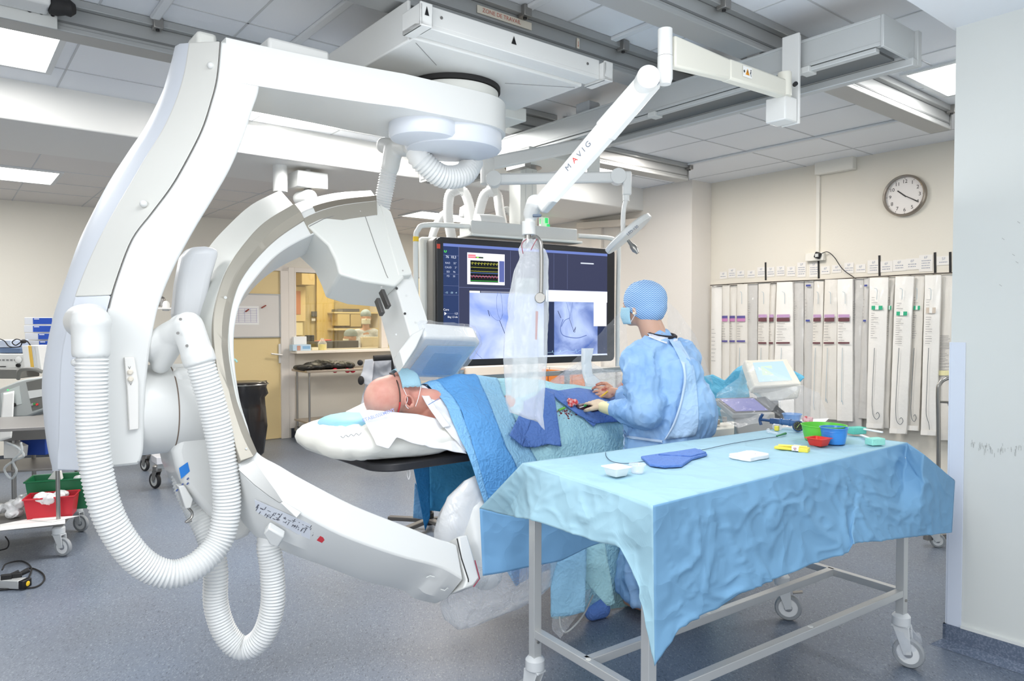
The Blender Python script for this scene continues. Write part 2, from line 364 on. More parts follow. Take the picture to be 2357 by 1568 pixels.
pm.rbox(ub, ua, VB-.0105, VB-.009, b.z, a.z); tag(obj('paper_sheet', pm, PAPER, bevel=0), 'printed timetable sheet pinned to the whiteboard on the yellow door', 'paper')
ln = M()
for k in range(9): z = a.z-.03-(a.z-b.z-.06)*k/8; ln.rbox(ub+.02, ua-.02, VB-.0115, VB-.0107, z-.002, z+.002)
for k in range(5): u_ = ub+.03+(ua-ub-.06)*k/4; ln.rbox(u_-.002, u_+.002, VB-.0115, VB-.0107, b.z+.03, a.z-.03)
obj('printed_grid', ln, mat('faint_lilac_ink', srgb(178, 172, 200), .8), bpy.data.objects['paper_sheet'], smooth=False)
for (px, py, dx, lab) in ((569, 715, 4, 'brown magnet holding the sheet on the whiteboard'), (607, 706, 5, 'red magnet at the upper right of the whiteboard')):
    tag(obj('magnet', M().bar(onv(px-dx, py+3, VB-.024), onv(px+dx, py-3, VB-.024), .012, .03, B), mat('magnet_red', srgb(150, 62, 48), .5), bevel=.003), lab, 'magnet')
# control room window and what lies behind it
fr = M(); T = .05
p3 = uv(onv(876, 700, VB))[0]
fr.rbox(DW1+.07, WIN0, VB-.02, VB+.08, .12, WINT+.06)
fr.rbox(WIN0, WIN1, VB-.02, VB+.08, WINT, WINT+.06); fr.rbox(WIN0, WIN0+.02, VB-.02, VB+.08, WINB, WINT); fr.rbox(p3, p3+.1, VB-.02, VB+.08, WINB, WINT); fr.rbox(WIN1-.04, WIN1, VB-.02, VB+.08, WINB, WINT)
wn = struct('window_1', fr, FRAMEM, bevel=.004)
sill = M().rbox(WIN0-.06, WIN1, VB-.22, VB+.35, WINB-.035, WINB); struct('window_sill', sill, mat('cream_counter', srgb(240, 232, 218), .5), wn, bevel=.004)
GL = bpy.data.materials.new('window_glass'); GL.use_nodes = True; nt = GL.node_tree; nt.nodes.clear()
o_ = nt.nodes.new('ShaderNodeOutputMaterial'); t_ = nt.nodes.new('ShaderNodeBsdfTransparent'); g_ = nt.nodes.new('ShaderNodeBsdfGlossy'); g_.inputs['Roughness'].default_value = .02; x_ = nt.nodes.new('ShaderNodeMixShader'); x_.inputs[0].default_value = .08
t_.inputs[0].default_value = (1, .97, .86, 1)
nt.links.new(t_.outputs[0], x_.inputs[1]); nt.links.new(g_.outputs[0], x_.inputs[2]); nt.links.new(x_.outputs[0], o_.inputs[0])
struct('glass_pane', M().rbox(WIN0, WIN1, VB+.03, VB+.036, WINB, WINT), GL, wn, smooth=False)
YW = mat('control_room_wall', srgb(204, 186, 136), .7)
cr = M().rbox(WIN0-1.5, UR2, 11.6, 11.7, 0, H2).rbox(WIN0-1.5, WIN0-1.4, VB+.12, 11.7, 0, H2)
struct('wall_control', cr, YW, smooth=False)
VC = 11.55
def cpatch(name, px0, py0, px1, py1, m, lab, cat, d=.03, v=VC, par=None):
    a = onv(px0, py0, v); b = onv(px1, py1, v)
    o = obj(name, M().rbox(uv(a)[0], uv(b)[0], v-d, v, b.z, a.z), m, par, bevel=.004)
    if par is None: tag(o, lab, cat)
    return o
cpatch('control_room_door', 727, 600, 768, 815, mat('control_door', srgb(216, 190, 118), .6), 'tall plain yellow door seen through the control room window', 'door')
cpatch('wall_cabinet', 678, 626, 708, 658, mat('tan_cab', srgb(188, 166, 118), .6), 'brown wall cabinet at the top left behind the control window', 'cabinet', .3)
o = cpatch('notice_board', 678, 660, 702, 740, mat('cream_board', srgb(222, 200, 150), .7), 'tall notice with a red printed panel behind the control window', 'notice')
cpatch('red_panel', 680, 670, 692, 724, mat('red_brown_print', srgb(196, 130, 92), .7), '', '', .008, VC-.032, o)
cpatch('paper_notice', 681, 741, 697, 772, mat('pale_note', srgb(238, 226, 184), .8), 'pale paper notice low on the control room wall at left', 'paper', .006)
cpatch('wall_phone', 716, 717, 727, 729, mat('dark_phone', srgb(86, 84, 80), .5), 'small dark intercom on the control room wall beside the door', 'intercom', .05)
cpatch('paper_card', 717, 733, 726, 739, PAPER, 'small white card below the intercom on the control room wall', 'card', .006)
sh = thing('wall_shelf', onv(820, 740, VC), 'open wall shelving with folders behind the masked technician', 'shelf')
for k, py in enumerate((718, 756)):
    a = onv(769, py, VC-.3); b = onv(850, py+4, VC-.3); obj('shelf_board', M().rbox(uv(a)[0], uv(b)[0]+.3, VC-.3, VC, b.z, a.z), mat('shelf_cream', srgb(224, 208, 160), .6), sh)
for k, (x0, x1, y0, y1, c) in enumerate(((772, 784, 712, 718, (120, 118, 112)), (784, 822, 711, 718, (96, 94, 92)), (772, 800, 722, 750, (208, 188, 132)), (802, 826, 724, 752, (198, 178, 130)))):
    a = onv(x0, y0, VC-.2); b = onv(x1, y1, VC-.2)
    tag(obj('folder', M().rbox(uv(a)[0], uv(b)[0], VC-.29, VC-.05, b.z+.0, a.z), mat('folder_%d' % k, srgb(*c), .7), bevel=.003),
        ('short dark grey folder lying left on the top control room shelf', 'long flat dark folder on the top control room shelf', 'pale box file standing at left between the control room shelves', 'pale box file standing at right between the control room shelves')[k], 'folder')
# monitors on the control desk
cm = thing('desk_monitor', onv(740, 815, 9.9), 'dark wide monitor back seen low through the control window', 'monitor')
a = onv(708, 786, 9.4); b = onv(826, 806, 9.4); DKG = mat('dark_grey_casing', srgb(84, 84, 82), .5)
obj('casing', M().rbox(uv(a)[0], uv(b)[0], 9.40, 9.46, b.z-.04, a.z), DKG, cm, bevel=.01); obj('stand', M().rbox(uv(a)[0]+.3, uv(a)[0]+.4, 9.42, 9.44, WINB-.12, b.z-.05), DKG, cm)
cm = thing('desk_monitor', onv(715, 790, 9.4), 'small black screen at the left corner of the control window', 'monitor')
a = onv(707, 772, 9.4); b = onv(727, 790, 9.4); obj('casing', M().rbox(uv(a)[0], uv(b)[0], 9.44, 9.5, b.z-.03, a.z), BLACKM, cm, bevel=.01); obj('stand', M().rbox(uv(a)[0]+.05, uv(a)[0]+.1, 9.45, 9.47, WINB-.12, b.z-.05), BLACKM, cm)
cm = thing('white_panel_screen', onv(860, 800, 9.4), 'cream desk screen back in front of the masked technician', 'monitor')
a = onv(833, 776, 9.4); b = onv(880, 800, 9.4); obj('casing', M().rbox(uv(a)[0], uv(b)[0], 9.40, 9.46, b.z-.04, a.z), mat('cream_casing', srgb(236, 228, 206), .5), cm, bevel=.01); obj('stand', M().rbox(uv(a)[0]+.1, uv(a)[0]+.2, 9.42, 9.44, WINB-.12, b.z-.05), WHITE2, cm)
tag(obj('control_desk', M().rbox(WIN0, WIN1-.1, VB+.36, 9.3, WINB-.16, WINB-.12).rbox(WIN0, WIN1-.1, 9.26, 9.3, 0, WINB-.16), mat('desk_top', srgb(214, 200, 168), .6), bevel=.01), 'pale control desk running behind the window sill', 'desk')
tag(obj('red_folder', M().bar(onv(728, 787, 9.6), onv(757, 783, 9.6), .2, .02), mat('red_card', srgb(206, 86, 70), .6), bevel=.004), 'red folder lying on top of the control desk equipment', 'folder')
# things on the sill
zb = WINB
def sillbox(name, px0, py0, px1, m, lab, cat, d=.09, v=VB-.13):
    a = onv(px0, py0, v); b = onv(px1, py0, v); return tag(obj(name, M().rbox(uv(a)[0], uv(b)[0], v, v+d, zb, a.z), m, bevel=.003), lab, cat)
tb = thing('mask_box', onv(695, 806, VB-.15), 'blue and white face mask box on the window sill', 'box')
a = onv(674, 794, VB-.19); b = onv(716, 794, VB-.19)
obj('carton', M().rbox(uv(a)[0], uv(b)[0], VB-.19, VB-.08, zb, a.z), mat('mask_carton', srgb(196, 220, 236), .6), tb, bevel=.003)
a2 = onv(684, 796, VB-.195); b2 = onv(692, 809, VB-.195); obj('printed_face', M().rbox(uv(a2)[0], uv(b2)[0], VB-.193, VB-.191, zb+.005, a2.z), mat('printed_skin', srgb(206, 158, 138), .7), tb)
a2 = onv(697, 797, VB-.195); b2 = onv(714, 803, VB-.195); obj('printed_band', M().rbox(uv(a2)[0], uv(b2)[0], VB-.193, VB-.191, b2.z, a2.z), mat('printed_blue', srgb(140, 186, 222), .7), tb)
sillbox('white_carton', 676, 775, 706, PAPER, 'plain white carton behind the mask box on the window sill', 'box', .08, VB-.07)
sillbox('small_box', 718, 800, 733, mat('cream_box', srgb(240, 228, 190), .6), 'small flat cream box between mask box and bottle', 'box')
bt = thing('bottle', onv(742, 806, VB-.12), 'small clear bottle of yellow liquid on the window sill', 'bottle')
c = onv(742, 806, VB-.12); c.z = zb
obj('liquid', M().lathe(c, UP, [(.05, 0), (.052, .02), (.052, .07), (.05, .072)]), mat('yellow_liquid', srgb(248, 226, 60), .2), bt)
obj('bottle_glass', M().lathe(c, UP, [(.055, 0), (.056, .09), (.03, .12), (.02, .135), (.02, .15)]), film('clear_bottle', (.95, .95, .9), .25, sc=4, st=.1), bt)
# light panels
def panel(u0, u1, v0, v1, z, lab, grp='recessed ceiling light panels'):
    t = thing('ceiling_light', R((u0+u1)/2, (v0+v1)/2, z), lab, 'light')
    obj('diffuser', M().rbox(u0+.03, u1-.03, v0+.03, v1-.03, z-.008, z-.004), LIGHTM, t)
    obj('frame', M().rbox(u0, u1, v0, v0+.03, z-.012, z).rbox(u0, u1, v1-.03, v1, z-.012, z).rbox(u0, u0+.03, v0+.03, v1-.03, z-.012, z).rbox(u1-.03, u1, v0+.03, v1-.03, z-.012, z), mat('light_frame', srgb(214, 216, 216), .5), t)
    return t
panel(-.75, .54, 4.28, 4.98, H, 'large recessed ceiling light at the upper left edge')
panel(-.6, .82, 6.82, 7.48, H2, 'recessed light in the lower rear ceiling at far left')
panel(4.42, 5.08, .7, 1.9, H, 'recessed ceiling light glowing behind the near right partition')
panel(1.5, 3.1, 4.45, 5.05, H, 'recessed ceiling light above the gantry arm next to the bulkhead')
panel(4.6, 5.3, 4.5, 5.1, H, 'small ceiling light just right of the monitor trolley')
panel(4.1, 5.2, 6.7, 7.2, H2, 'ceiling light behind the white hoses over the monitor')
gr = M().rbox(-.45, .3, 7.62, 7.78, H2-.012, H2)
for k in range(7): gr.rbox(-.43+k*.1, -.36+k*.1, 7.64, 7.76, H2-.018, H2-.012)
tag(obj('air_vent', gr, mat('vent_white', srgb(226, 224, 220), .5), bevel=.002), 'white air grille in the rear ceiling behind the far left light', 'vent')
# world and lamps
wd = bpy.data.worlds.new('world'); SC.world = wd; wd.use_nodes = True
wd.node_tree.nodes['Background'].inputs[0].default_value = (.93, .97, 1, 1); wd.node_tree.nodes['Background'].inputs[1].default_value = 1.0
def area(name, loc, sx, sy, power, col=(1, 1, 1), look=None, spread=PI):
    l = bpy.data.lights.new(name, 'AREA'); l.shape = 'RECTANGLE'; l.size = sx; l.size_y = sy; l.energy = power; l.color = col; l.spread = spread
    o = bpy.data.objects.new(name, l); COL.objects.link(o); o.location = loc
    d = (look-Vector(loc)) if look else V(0, 0, -1); o.rotation_euler = d.to_track_quat('-Z', 'Y').to_euler(); return o
area('ceiling_lamp', R(.0, 4.3, H-.03), 1.2, .6, 18)
area('ceiling_lamp', R(2.3, 4.72, H-.03), 1.4, .5, 45, (1, .98, .95))
area('ceiling_lamp', R(.1, 7.1, H2-.03), 1.2, .6, 26)
area('ceiling_lamp', R(4.7, 1.3, H-.03), .6, 1.1, 30, (1, .98, .94))
area('ceiling_lamp', R(4.6, 6.9, H2-.03), 1.0, .6, 30, (1, .9, .8))
area('ceiling_lamp', R(4.9, 3.6, H-.03), 1.0, .6, 28, (1, .93, .86))
area('ceiling_lamp', R(1.0, 1.2, 2.7), 1.4, 1.4, 30, (.97, .99, 1))
area('ceiling_fill', R(2.0, 1.5, 1.95), 2.4, 1.6, 7, (.98, .99, 1), R(2.0, 1.5, 3.5))  # unseen upward fill, added to brighten the ceiling and undersides
area('bounce_fill', V(.3, -1.6, .9), 2.0, 1.0, 20, (.98, .99, 1), V(1.0, 3.2, 2.9))  # added fill behind the camera, stands in for light bounced upward
area('left_fill', R(-1.6, .6, 2.3), 1.8, 1.2, 34, (.96, .98, 1), R(.6, 2.9, 1.0))  # added fill out of view, lifts the left side of the stand
area('ceiling_lamp', R(2.4, 10.3, H2-.03), 2.2, 1.0, 44, (1, .96, .88))
area('ceiling_lamp', R(5, 10.3, H2-.03), 1.2, 1.0, 26, (1, .96, .88))
# camera
cd = bpy.data.cameras.new('camera'); co = bpy.data.objects.new('camera', cd); COL.objects.link(co); SC.camera = co
cd.sensor_fit = 'HORIZONTAL'; cd.sensor_width = 36; cd.lens = FPX*36/2357; cd.clip_start = .05
co.location = CAM; co.rotation_euler = (PI/2-PITCH, 0, 0)
SC.view_settings.view_transform = 'Standard'; SC.view_settings.exposure = .42; SC.view_settings.look = 'None'
# ================================================================ CEILING RAILS
def rail(v, u0, u1, lab, clamps, w=.11, name='ceiling_rail'):
    t = thing(name, R((u0+u1)/2, v+w/2, 2.75), lab, 'rail')
    obj('profile', M().rbox(u0, u1, v, v+w, 2.775, H-.001).rbox(u0, u1, v-.012, v+w+.012, 2.75, 2.775), ALU, t, bevel=.004)
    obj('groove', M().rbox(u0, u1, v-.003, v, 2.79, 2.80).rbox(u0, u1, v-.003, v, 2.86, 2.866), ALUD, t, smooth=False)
    obj('side_track', M().rbox(u0, u1, v-.034, v-.001, 2.862, H-.002), ALU, t, bevel=.003)
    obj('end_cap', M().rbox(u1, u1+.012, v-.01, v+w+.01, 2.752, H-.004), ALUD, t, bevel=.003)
    for u in clamps:
        c = obj('clamp', M().rbox(u-.022, u+.022, v-.06, v-.01, 2.845, H-.003), STEELD, t, bevel=.004)
        obj('bolt', M().cyl(R(u, v-.035, 2.845), R(u, v-.035, 2.838), .009, 10), BLACK, c)
    return t
uc = lambda px, py, v: uv(onz(px, py, 2.87))[0]
rail(2.60, -.9, 3.7, 'silver ceiling rail directly above the gantry carriage, with handwritten tape', [uc(1190, 38, 0), uc(1420, 113, 0), uc(1600, 175, 0), .6])
rail(3.80, -1.9, 3.42, 'silver ceiling rail at the upper left running behind the white stand', [uc(360, 60, 0), uc(1300, 282, 0), -.4])
rail(1.98, -.2, 5.38, 'silver ceiling rail nearest the camera, crossing above the warning-labelled arm', [uc(1645, 18, 0), 1.62, uc(2178, 255, 0), .5])
rail(4.19, 3.75, 5.42, 'short far ceiling rail ending above the bare wall left of the clock', [uc(1589, 384, 0)])
# tape with handwriting on the front rail
p = onv(1160, 62, 2.598); tp = M(); a = onv(1098, 38, 2.597); b = onv(1223, 82, 2.597)
ua, ub = uv(a)[0], uv(b)[0]; zc = 2.83
tt = thing('tape_label', R((ua+ub)/2, 2.596, zc), 'cream tape strip with red handwriting on the front ceiling rail', 'tape')
obj('strip', M().rbox(ua, ub, 2.5945, 2.5965, zc-.017, zc+.017), mat('cream_tape', srgb(214, 208, 194), .7), tt, smooth=False)
obj('handwriting', textmesh('ZONE DE TRAVAIL', .026, R((ua+ub)/2-.02, 2.5945, zc), A, UP, .0015), mat('red_ink', srgb(190, 110, 96), .7), tt, smooth=False)
for px, lab in ((1330, 'small cream tape with a red arrow on the front rail, right of the handwritten strip'), (932, 'small cream tape with a red arrow on the front rail above the carriage corner')):
    u = uv(onv(px, 118 if px == 1330 else 2, 2.597))[0]; o = obj('arrow_tape', M().rbox(u-.009, u+.009, 2.5945, 2.5965, 2.80, 2.85), MATS['cream_tape'], smooth=False); tag(o, lab, 'tape')
    am = M(); am.rbox(u-.001, u+.001, 2.5935, 2.5945, 2.81, 2.835); am.add([R(u-.004, 2.594, 2.815), R(u+.004, 2.594, 2.815), R(u, 2.594, 2.806)], [(0, 1, 2)]); obj('arrow', am, MATS['red_ink'], o, smooth=False)
# trolley at the top left, with black connector
t = thing('rail_trolley', onz(60, 20, 2.80), 'white trolley with a black plug hanging from the upper left rail', 'trolley')
a = onv(0, 10, 3.74); b = onv(128, 30, 3.74)
obj('housing', M().rbox(uv(a)[0]-.4, uv(onv(112, 10, 3.7))[0], 3.62, 3.76, 2.79, 2.885), WHITE, t, bevel=.012)
obj('plate', M().rbox(uv(a)[0]-.3, uv(onv(131, 30, 3.78))[0], 3.765, 3.775, 2.745, 2.82), GREYP, t, bevel=.003)
for px in (68, 95, 121): q = onv(px, 24+(px-68)*.19, 3.764); obj('screw', M().cyl(q, q-B*.006, .009, 10), BLACK, t)
q0 = onv(112, 12, 3.68); q1 = onv(152, 18, 3.68); obj('plug', M().lathe(q0, q1-q0, [(.035, 0), (.04, .03), (.032, .06), (.036, .08), (.02, .1)], 14), BLACKM, t)
# ================================================================ SUPPORT BRIDGE (runs along B under the rails)
bu = uv(onz(1900, 202, 2.60))[0]
bt = thing('ceiling_bridge', R(3.2, 3.2, 2.6), 'long silver double beam bridge crossing the ceiling rails', 'beam')
ZB0, ZB1 = 2.60, 2.745; BV0, BV1 = 1.42, 5.12; U1, U2 = 3.13, 3.40
def beam(u):
    return M().rbox(u, u+.012, BV0, BV1, ZB0+.03, ZB1-.008).rbox(u-.006, u+.03, BV0, BV1, ZB1-.012, ZB1).rbox(u-.004, u+.03, BV0, BV1, ZB0+.018, ZB0+.034)
obj('near_beam', beam(U1), mat('pale_aluminium', srgb(196, 199, 199), .5, metal=.3), bt, bevel=.002)
obj('near_track', M().rbox(U1-.002, U1+.035, BV0+.02, BV1, ZB0-.004, ZB0+.014), MATS['pale_aluminium'], bt, bevel=.003)
obj('far_beam', beam(U2-.02), MATS['pale_aluminium'], bt, bevel=.002)
obj('far_track', M().rbox(U2-.03, U2+.02, BV0-.03, BV1, ZB0-.02, ZB0+.016), MATS['pale_aluminium'], bt, bevel=.004)
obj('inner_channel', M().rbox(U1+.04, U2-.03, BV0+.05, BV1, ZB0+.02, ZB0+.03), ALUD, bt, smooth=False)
obj('end_plate', M().rbox(U1-.006, U2+.02, BV0-.014, BV0, ZB0+.01, ZB1), MATS['pale_aluminium'], bt, bevel=.003)
obj('end_plate', M().rbox(U1-.006, U2+.02, BV1, BV1+.014, ZB0+.0, ZB1), MATS['pale_aluminium'], bt, bevel=.003)
obj('end_block', M().rbox(U2+.02, U2+.06, BV0-.03, BV0+.05, ZB0-.01, ZB1), MATS['pale_aluminium'], bt, bevel=.003)
for v in (1.75, 2.65): obj('track_clip', M().rbox(U1-.02, U1+.05, v-.02, v+.03, ZB0-.012, ZB0+.016), GREYP, bt, bevel=.003)
for v in (2.02, 2.65): obj('hanger', M().rbox(U1-.01, U2+.02, v-.03, v+.04, ZB1, 2.752), STEELD, bt, bevel=.002)
# ================================================================ X-RAY GANTRY
V0 = 2.894; ISO = V(-.506, 3.3, 1.206); RR = .5
E1 = A; E2 = UP*math.cos(RR)+B*math.sin(RR); CN = UP*math.sin(RR)-B*math.cos(RR)
cw = lambda px, py, w: onplane(px, py, ISO+CN*w, CN)
G = thing('x_ray_gantry', R(1.954, V0, 0), 'large white ceiling-hung x-ray gantry with curved stand and C-shaped arc', 'x-ray machine')
UPIV = 1.954
# carriage
car = obj('ceiling_carriage', M().rbox(1.49, 2.42, 2.49, 3.42, 2.572, 2.66).rbox(1.484, 1.50, 2.52, 3.42, 2.572, 2.735), WHITE, G, bevel=.006)
obj('front_lip', M().rbox(1.50, 2.44, 2.395, 2.415, 2.60, 2.675).rbox(1.50, 2.44, 2.395, 2.49, 2.585, 2.605), WHITE, car, bevel=.004)
for u in (1.445, 2.44):
    obj('corner_bracket', M().rbox(u, u+.055, 2.36, 2.50, 2.575, 2.595).rbox(u, u+.055, 2.36, 2.372, 2.575, 2.665).rbox(u, u+.012, 2.36, 2.5, 2.575, 2.66).rbox(u+.045, u+.055, 2.36, 2.45, 2.575, 2.63), WHITE, car, bevel=.004)
for u in (1.56, 2.36): obj('screw', M().cyl(R(u, 2.395, 2.64), R(u, 2.391, 2.64), .006, 12), STEELD, car)
u = uv(onv(1183, 104, 2.394))[0]; ar = M().add([R(u-.014, 2.3935, 2.625), R(u+.014, 2.3935, 2.625), R(u, 2.3935, 2.66)], [(0, 1, 2)])
obj('black_triangle', ar, BLACK, car, smooth=False)
ar = M().add([R(1.472-.01, 2.3585, 2.615), R(1.472+.01, 2.3585, 2.615), R(1.472, 2.3585, 2.65)], [(0, 1, 2)]); obj('black_triangle', ar, BLACK, car, smooth=False)
obj('seam_line', M().bar(R(1.52, 2.52, 2.571), R(1.72, 2.68, 2.571), .002, .002).bar(R(2.40, 2.52, 2.571), R(2.1, 2.68, 2.571), .002, .002), mat('seam', srgb(140, 140, 138), .7), car, smooth=False)
obj('rear_block', M().rbox(2.30, 2.50, 3.0, 3.42, 2.53, 2.60), WHITE2, car, bevel=.006)
pr = obj('pivot_ring', M().lathe(R(UPIV, V0, 2.47), UP, [(.215, 0), (.215, .075), (.205, .08)], 56), WHITE2, G)
obj('dark_ring', M().lathe(R(UPIV, V0, 2.55), UP, [(.225, 0), (.225, .021)], 56), BLACKM, pr)
# overhead arm
st = [(520, 97, 182), (600, 105, 201), (680, 125, 222), (760, 144, 236), (850, 166, 252), (930, 184, 268)]
rings = []
for i, (px, yt, yb) in enumerate(st):
    w = .17+.07*(i/5)**2; a = onv(px, yt, V0-w); b = onv(px, yb, V0-w); u = uv(a)[0]
    zt, zb_ = 2.49, 2.333+.003*i
    rings.append([R(u, V0-w, zb_), R(u, V0-w, zt), R(u, V0+w, zt), R(u, V0+w, zb_)])
ul = u
for k in range(0, 17):
    t = PI*k/16; 
    if k == 0: u = UPIV-.02; w = .25
    uu = UPIV+.25*math.sin(PI/2*k/16) if k else UPIV-.06; ww = .25*math.cos(PI/2*k/16) if k else .25
    rings.append([R(uu, V0-max(ww, .004), 2.35), R(uu, V0-max(ww, .004), 2.49), R(uu, V0+max(ww, .004), 2.49), R(uu, V0+max(ww, .004), 2.35)])
arm = obj('overhead_arm', M().loft(rings), WHITE, G, bevel=.012, ang=30)
obj('top_box', M().rbox(uv(onv(612, 120, V0-.1))[0], uv(onv(752, 130, V0-.1))[0], V0-.13, V0+.1, 2.49, 2.55), WHITE, arm, bevel=.012)
dm = M().lathe(R(UPIV, V0, 2.262), UP, [(.19, 0), (.222, .008), (.232, .022), (.232, .088)], 56)
dm.lathe(R(UPIV-.20, V0-.055, 2.275), UP, [(.12, 0), (.15, .008), (.16, .022), (.16, .075)], 48)
dk = obj('pivot_cover', dm, COOLW, G)
obj('cover_gap', M().lathe(R(UPIV, V0, 2.342), UP, [(.228, 0), (.228, .010)], 56), GREYP, dk)
hp = [R(UPIV-.13, V0+.12, 2.28), R(UPIV-.12, V0+.10, 2.23), R(UPIV-.01, V0+.09, 2.165), R(UPIV+.12, V0+.09, 2.19), R(UPIV+.20, V0+.12, 2.28)]
obj('corrugated_hose', hose(hp, .055, .016, .07), HOSEW, G, smooth=True, ang=60)
# curved stand
ST = [((600, 108), (508, 94), (437, 98), (402, 112)), ((598, 200), (500, 180), (425, 170), (388, 165)), ((583, 250), (485, 240), (405, 235), (372, 215)),
      ((560, 320), (465, 300), (375, 300), (335, 290)), ((530, 390), (430, 370), (335, 365), (295, 350)), ((490, 460), (395, 430), (300, 425), (250, 420)),
      ((445, 535), (350, 490), (262, 490), (208, 500)), ((400, 620), (305, 550), (225, 560), (180, 560)), ((368, 700), (270, 640), (190, 640), (152, 640)),
      ((350, 780), (250, 710), (165, 715), (121, 735)), ((338, 880), (222, 830), (143, 820), (98, 860)), ((333, 960), (203, 940), (138, 930), (99, 945)),
      ((331, 1035), (193, 1030), (136, 1030), (112, 1024)), ((321, 1070), (187, 1085), (135, 1084), (130, 1083))]
vn = V0-.17
I_ = [onv(*s[0], vn) for s in ST]; S_ = [onv(*s[1], vn) for s in ST]; Rg = [onv(*s[2], V0-.06) for s in ST]; O_ = [onv(*s[3], V0+.10) for s in ST]
for L_ in (I_, S_, Rg, O_):
    c_ = catmull(L_, 5); L_[:] = c_
bk = lambda p, v: R(uv(p)[0], v, p.z)
body = M().loft([[i, s, bk(s, V0+.15), bk(i, V0+.17)] for i, s in zip(I_, S_)])
obj('stand_body', body, WHITE, G, bevel=.014, ang=35, seg=3)
k1 = 44
def cover(a, b):
    m = M(); rr = []
    for s, r_, o in list(zip(S_, Rg, O_))[a:b]:
        s2 = lerp(s, r_, .02); m_ = lerp(r_, o, .5)-A*.012; rr.append([s2, r_, m_, o, bk(o, V0+.15)+A*.01, bk(s2, V0+.149)])
    return m.loft(rr)
def outer(a, b):
    m = M(); rr = []
    for r_, o in list(zip(Rg, O_))[a:b]: rr.append([r_+A*.003, lerp(r_, o, .35)-A*.016, lerp(r_, o, .75)-A*.012, o, bk(o, V0+.15)+A*.01, bk(r_, V0+.10)+A*.02])
    return m.loft(rr)
def inner(a, b):
    m = M(); rr = []
    for s, r_ in list(zip(S_, Rg))[a:b]: s2 = lerp(s, r_, .02); rr.append([s2, r_-A*.003, bk(r_, V0+.10)+A*.03, bk(s2, V0+.149)])
    return m.loft(rr)
obj('stand_cover', inner(0, k1), mat('stand_cover_grey', srgb(214, 214, 209), .45), G, bevel=.004, ang=30, label='light grey cover band along the stand')
obj('lower_cover', inner(k1-1, len(S_)), COOLW, G, bevel=.006, ang=30)
obj('outer_shell', outer(0, len(S_)), COOLW, G, ang=60)
obj('cover_seam', M().tube([p-B*.001 for p in S_[:46]], .0016, 6), mat('dark_seam', srgb(110, 108, 105), .8), G)
obj('stand_cap', M().rbox(uv(onv(452, 85, V0-.05))[0], uv(onv(499, 85, V0-.05))[0], V0-.06, V0+.08, 2.46, onv(475, 74, V0-.05).z), WHITE2, G, bevel=.015)
for (px, py) in ((485, 151), (330, 469), (173, 835)):
    v_ = V0-.15; q = onv(px, py, vn+.02) ; 
    qq = onv(px, py, V0-.145); obj('screw_cap', M().ball(qq-B*.0+V(0, 0, 0), .013, .013, .013, seg=12, rows=8), WHITE, G)
# control strip with two knobs
cs = M(); a = [onv(284, 822, vn), onv(307, 822, vn), onv(317, 880, vn), onv(318, 987, vn), onv(295, 990, vn), onv(291, 900, vn)]
csn = obj('control_strip', M().prism(a, -B*.016), mat('warm_white_strip', srgb(232, 230, 226), .45), G, bevel=.003)
for (px, py) in ((299, 857), (300, 873)): q = onv(px, py, vn-.016); obj('knob', M().lathe(q, -B, [(.009, 0), (.009, .006), (.006, .009)], 16), mat('knob_cream', srgb(224, 216, 202), .4), csn)
am = M()
for (px, py) in ((298, 847), (301, 884)): am.add(textmesh('V', .014, onv(px, py, vn-.0165), A, UP, .001).v, textmesh('V', .014, onv(px, py, vn-.0165), A, UP, .001).f)
obj('arrow_marks', am, mat('grey_ink', srgb(120, 118, 116), .7), csn, smooth=False)
# drum between stand and arc carrier
dz = onv(345, 946, V0-.05).z; DR = .165
d0 = R(.46, V0, dz); ud = .80
dr = obj('rotation_drum', M().lathe(d0, A, [(DR, 0), (DR, .25), (DR, .34)], 48), WHITE, G)
obj('drum_seam', M().lathe(R(.665, V0, dz), A, [(DR+.001, 0), (DR+.001, .004)], 48), mat('brown_seam', srgb(120, 104, 92), .7), dr)
dr2 = obj('drum_collar', M().lathe(R(.80, V0, dz), A, [(DR, 0), (DR, .03), (DR-.02, .05)], 48), WHITE, G)
# carrier housing (behind the hose) and lower block
v1 = V0-.12
pl = [(398, 850), (440, 845), (478, 850), (495, 905), (520, 985), (548, 1065), (572, 1125), (592, 1178), (592, 1205), (575, 1235), (545, 1252), (520, 1235), (490, 1195), (455, 1160), (425, 1125), (408, 1085), (398, 1040), (412, 995), (424, 950), (405, 900)]
q = [onv(x, y, v1) for x, y in pl]
hs = obj('carrier_housing', M().prism(q, B*.26), WHITE, G, bevel=.028, seg=4, ang=50)
pl = [(412, 1078), (432, 1064), (437, 1085), (417, 1103)]
obj('blue_badge', M().prism([onv(x, y, v1-.002) for x, y in pl], B*.001), mat('badge_blue', srgb(38, 128, 216), .5), hs, smooth=False)
bp = onv(424, 1092, v1-.003); ex = (onv(432, 1085, v1)-onv(417, 1101, v1)).normalized(); ey = -B.cross(ex).normalized()*1
ey = (B.cross(ex)).normalized(); ey = ey if ey.z > 0 else -ey
tx = M(); [tx.box(bp+ex*(-.035+.013*k)-ey*.012*(k % 2)+V(0, 0, -.03), .009, .005, .0006, ex, ey, -B) for k in range(5)]; obj('badge_text', tx, mat('badge_ink', srgb(70, 92, 150), .7), hs, smooth=False)
pl = [(411, 1120), (425, 1118), (445, 1150), (440, 1170), (427, 1172)]
hk = obj('hook_mount', M().prism([onv(x, y, v1-.02) for x, y in pl], B*.05), WHITE, hs, bevel=.004)
obj('metal_hook', M().tube(catmull([onv(x, y, v1-.01) for x, y in ((432, 1168), (442, 1180), (440, 1192), (428, 1202), (441, 1198))], 5), .005, 8), STEEL, hs)
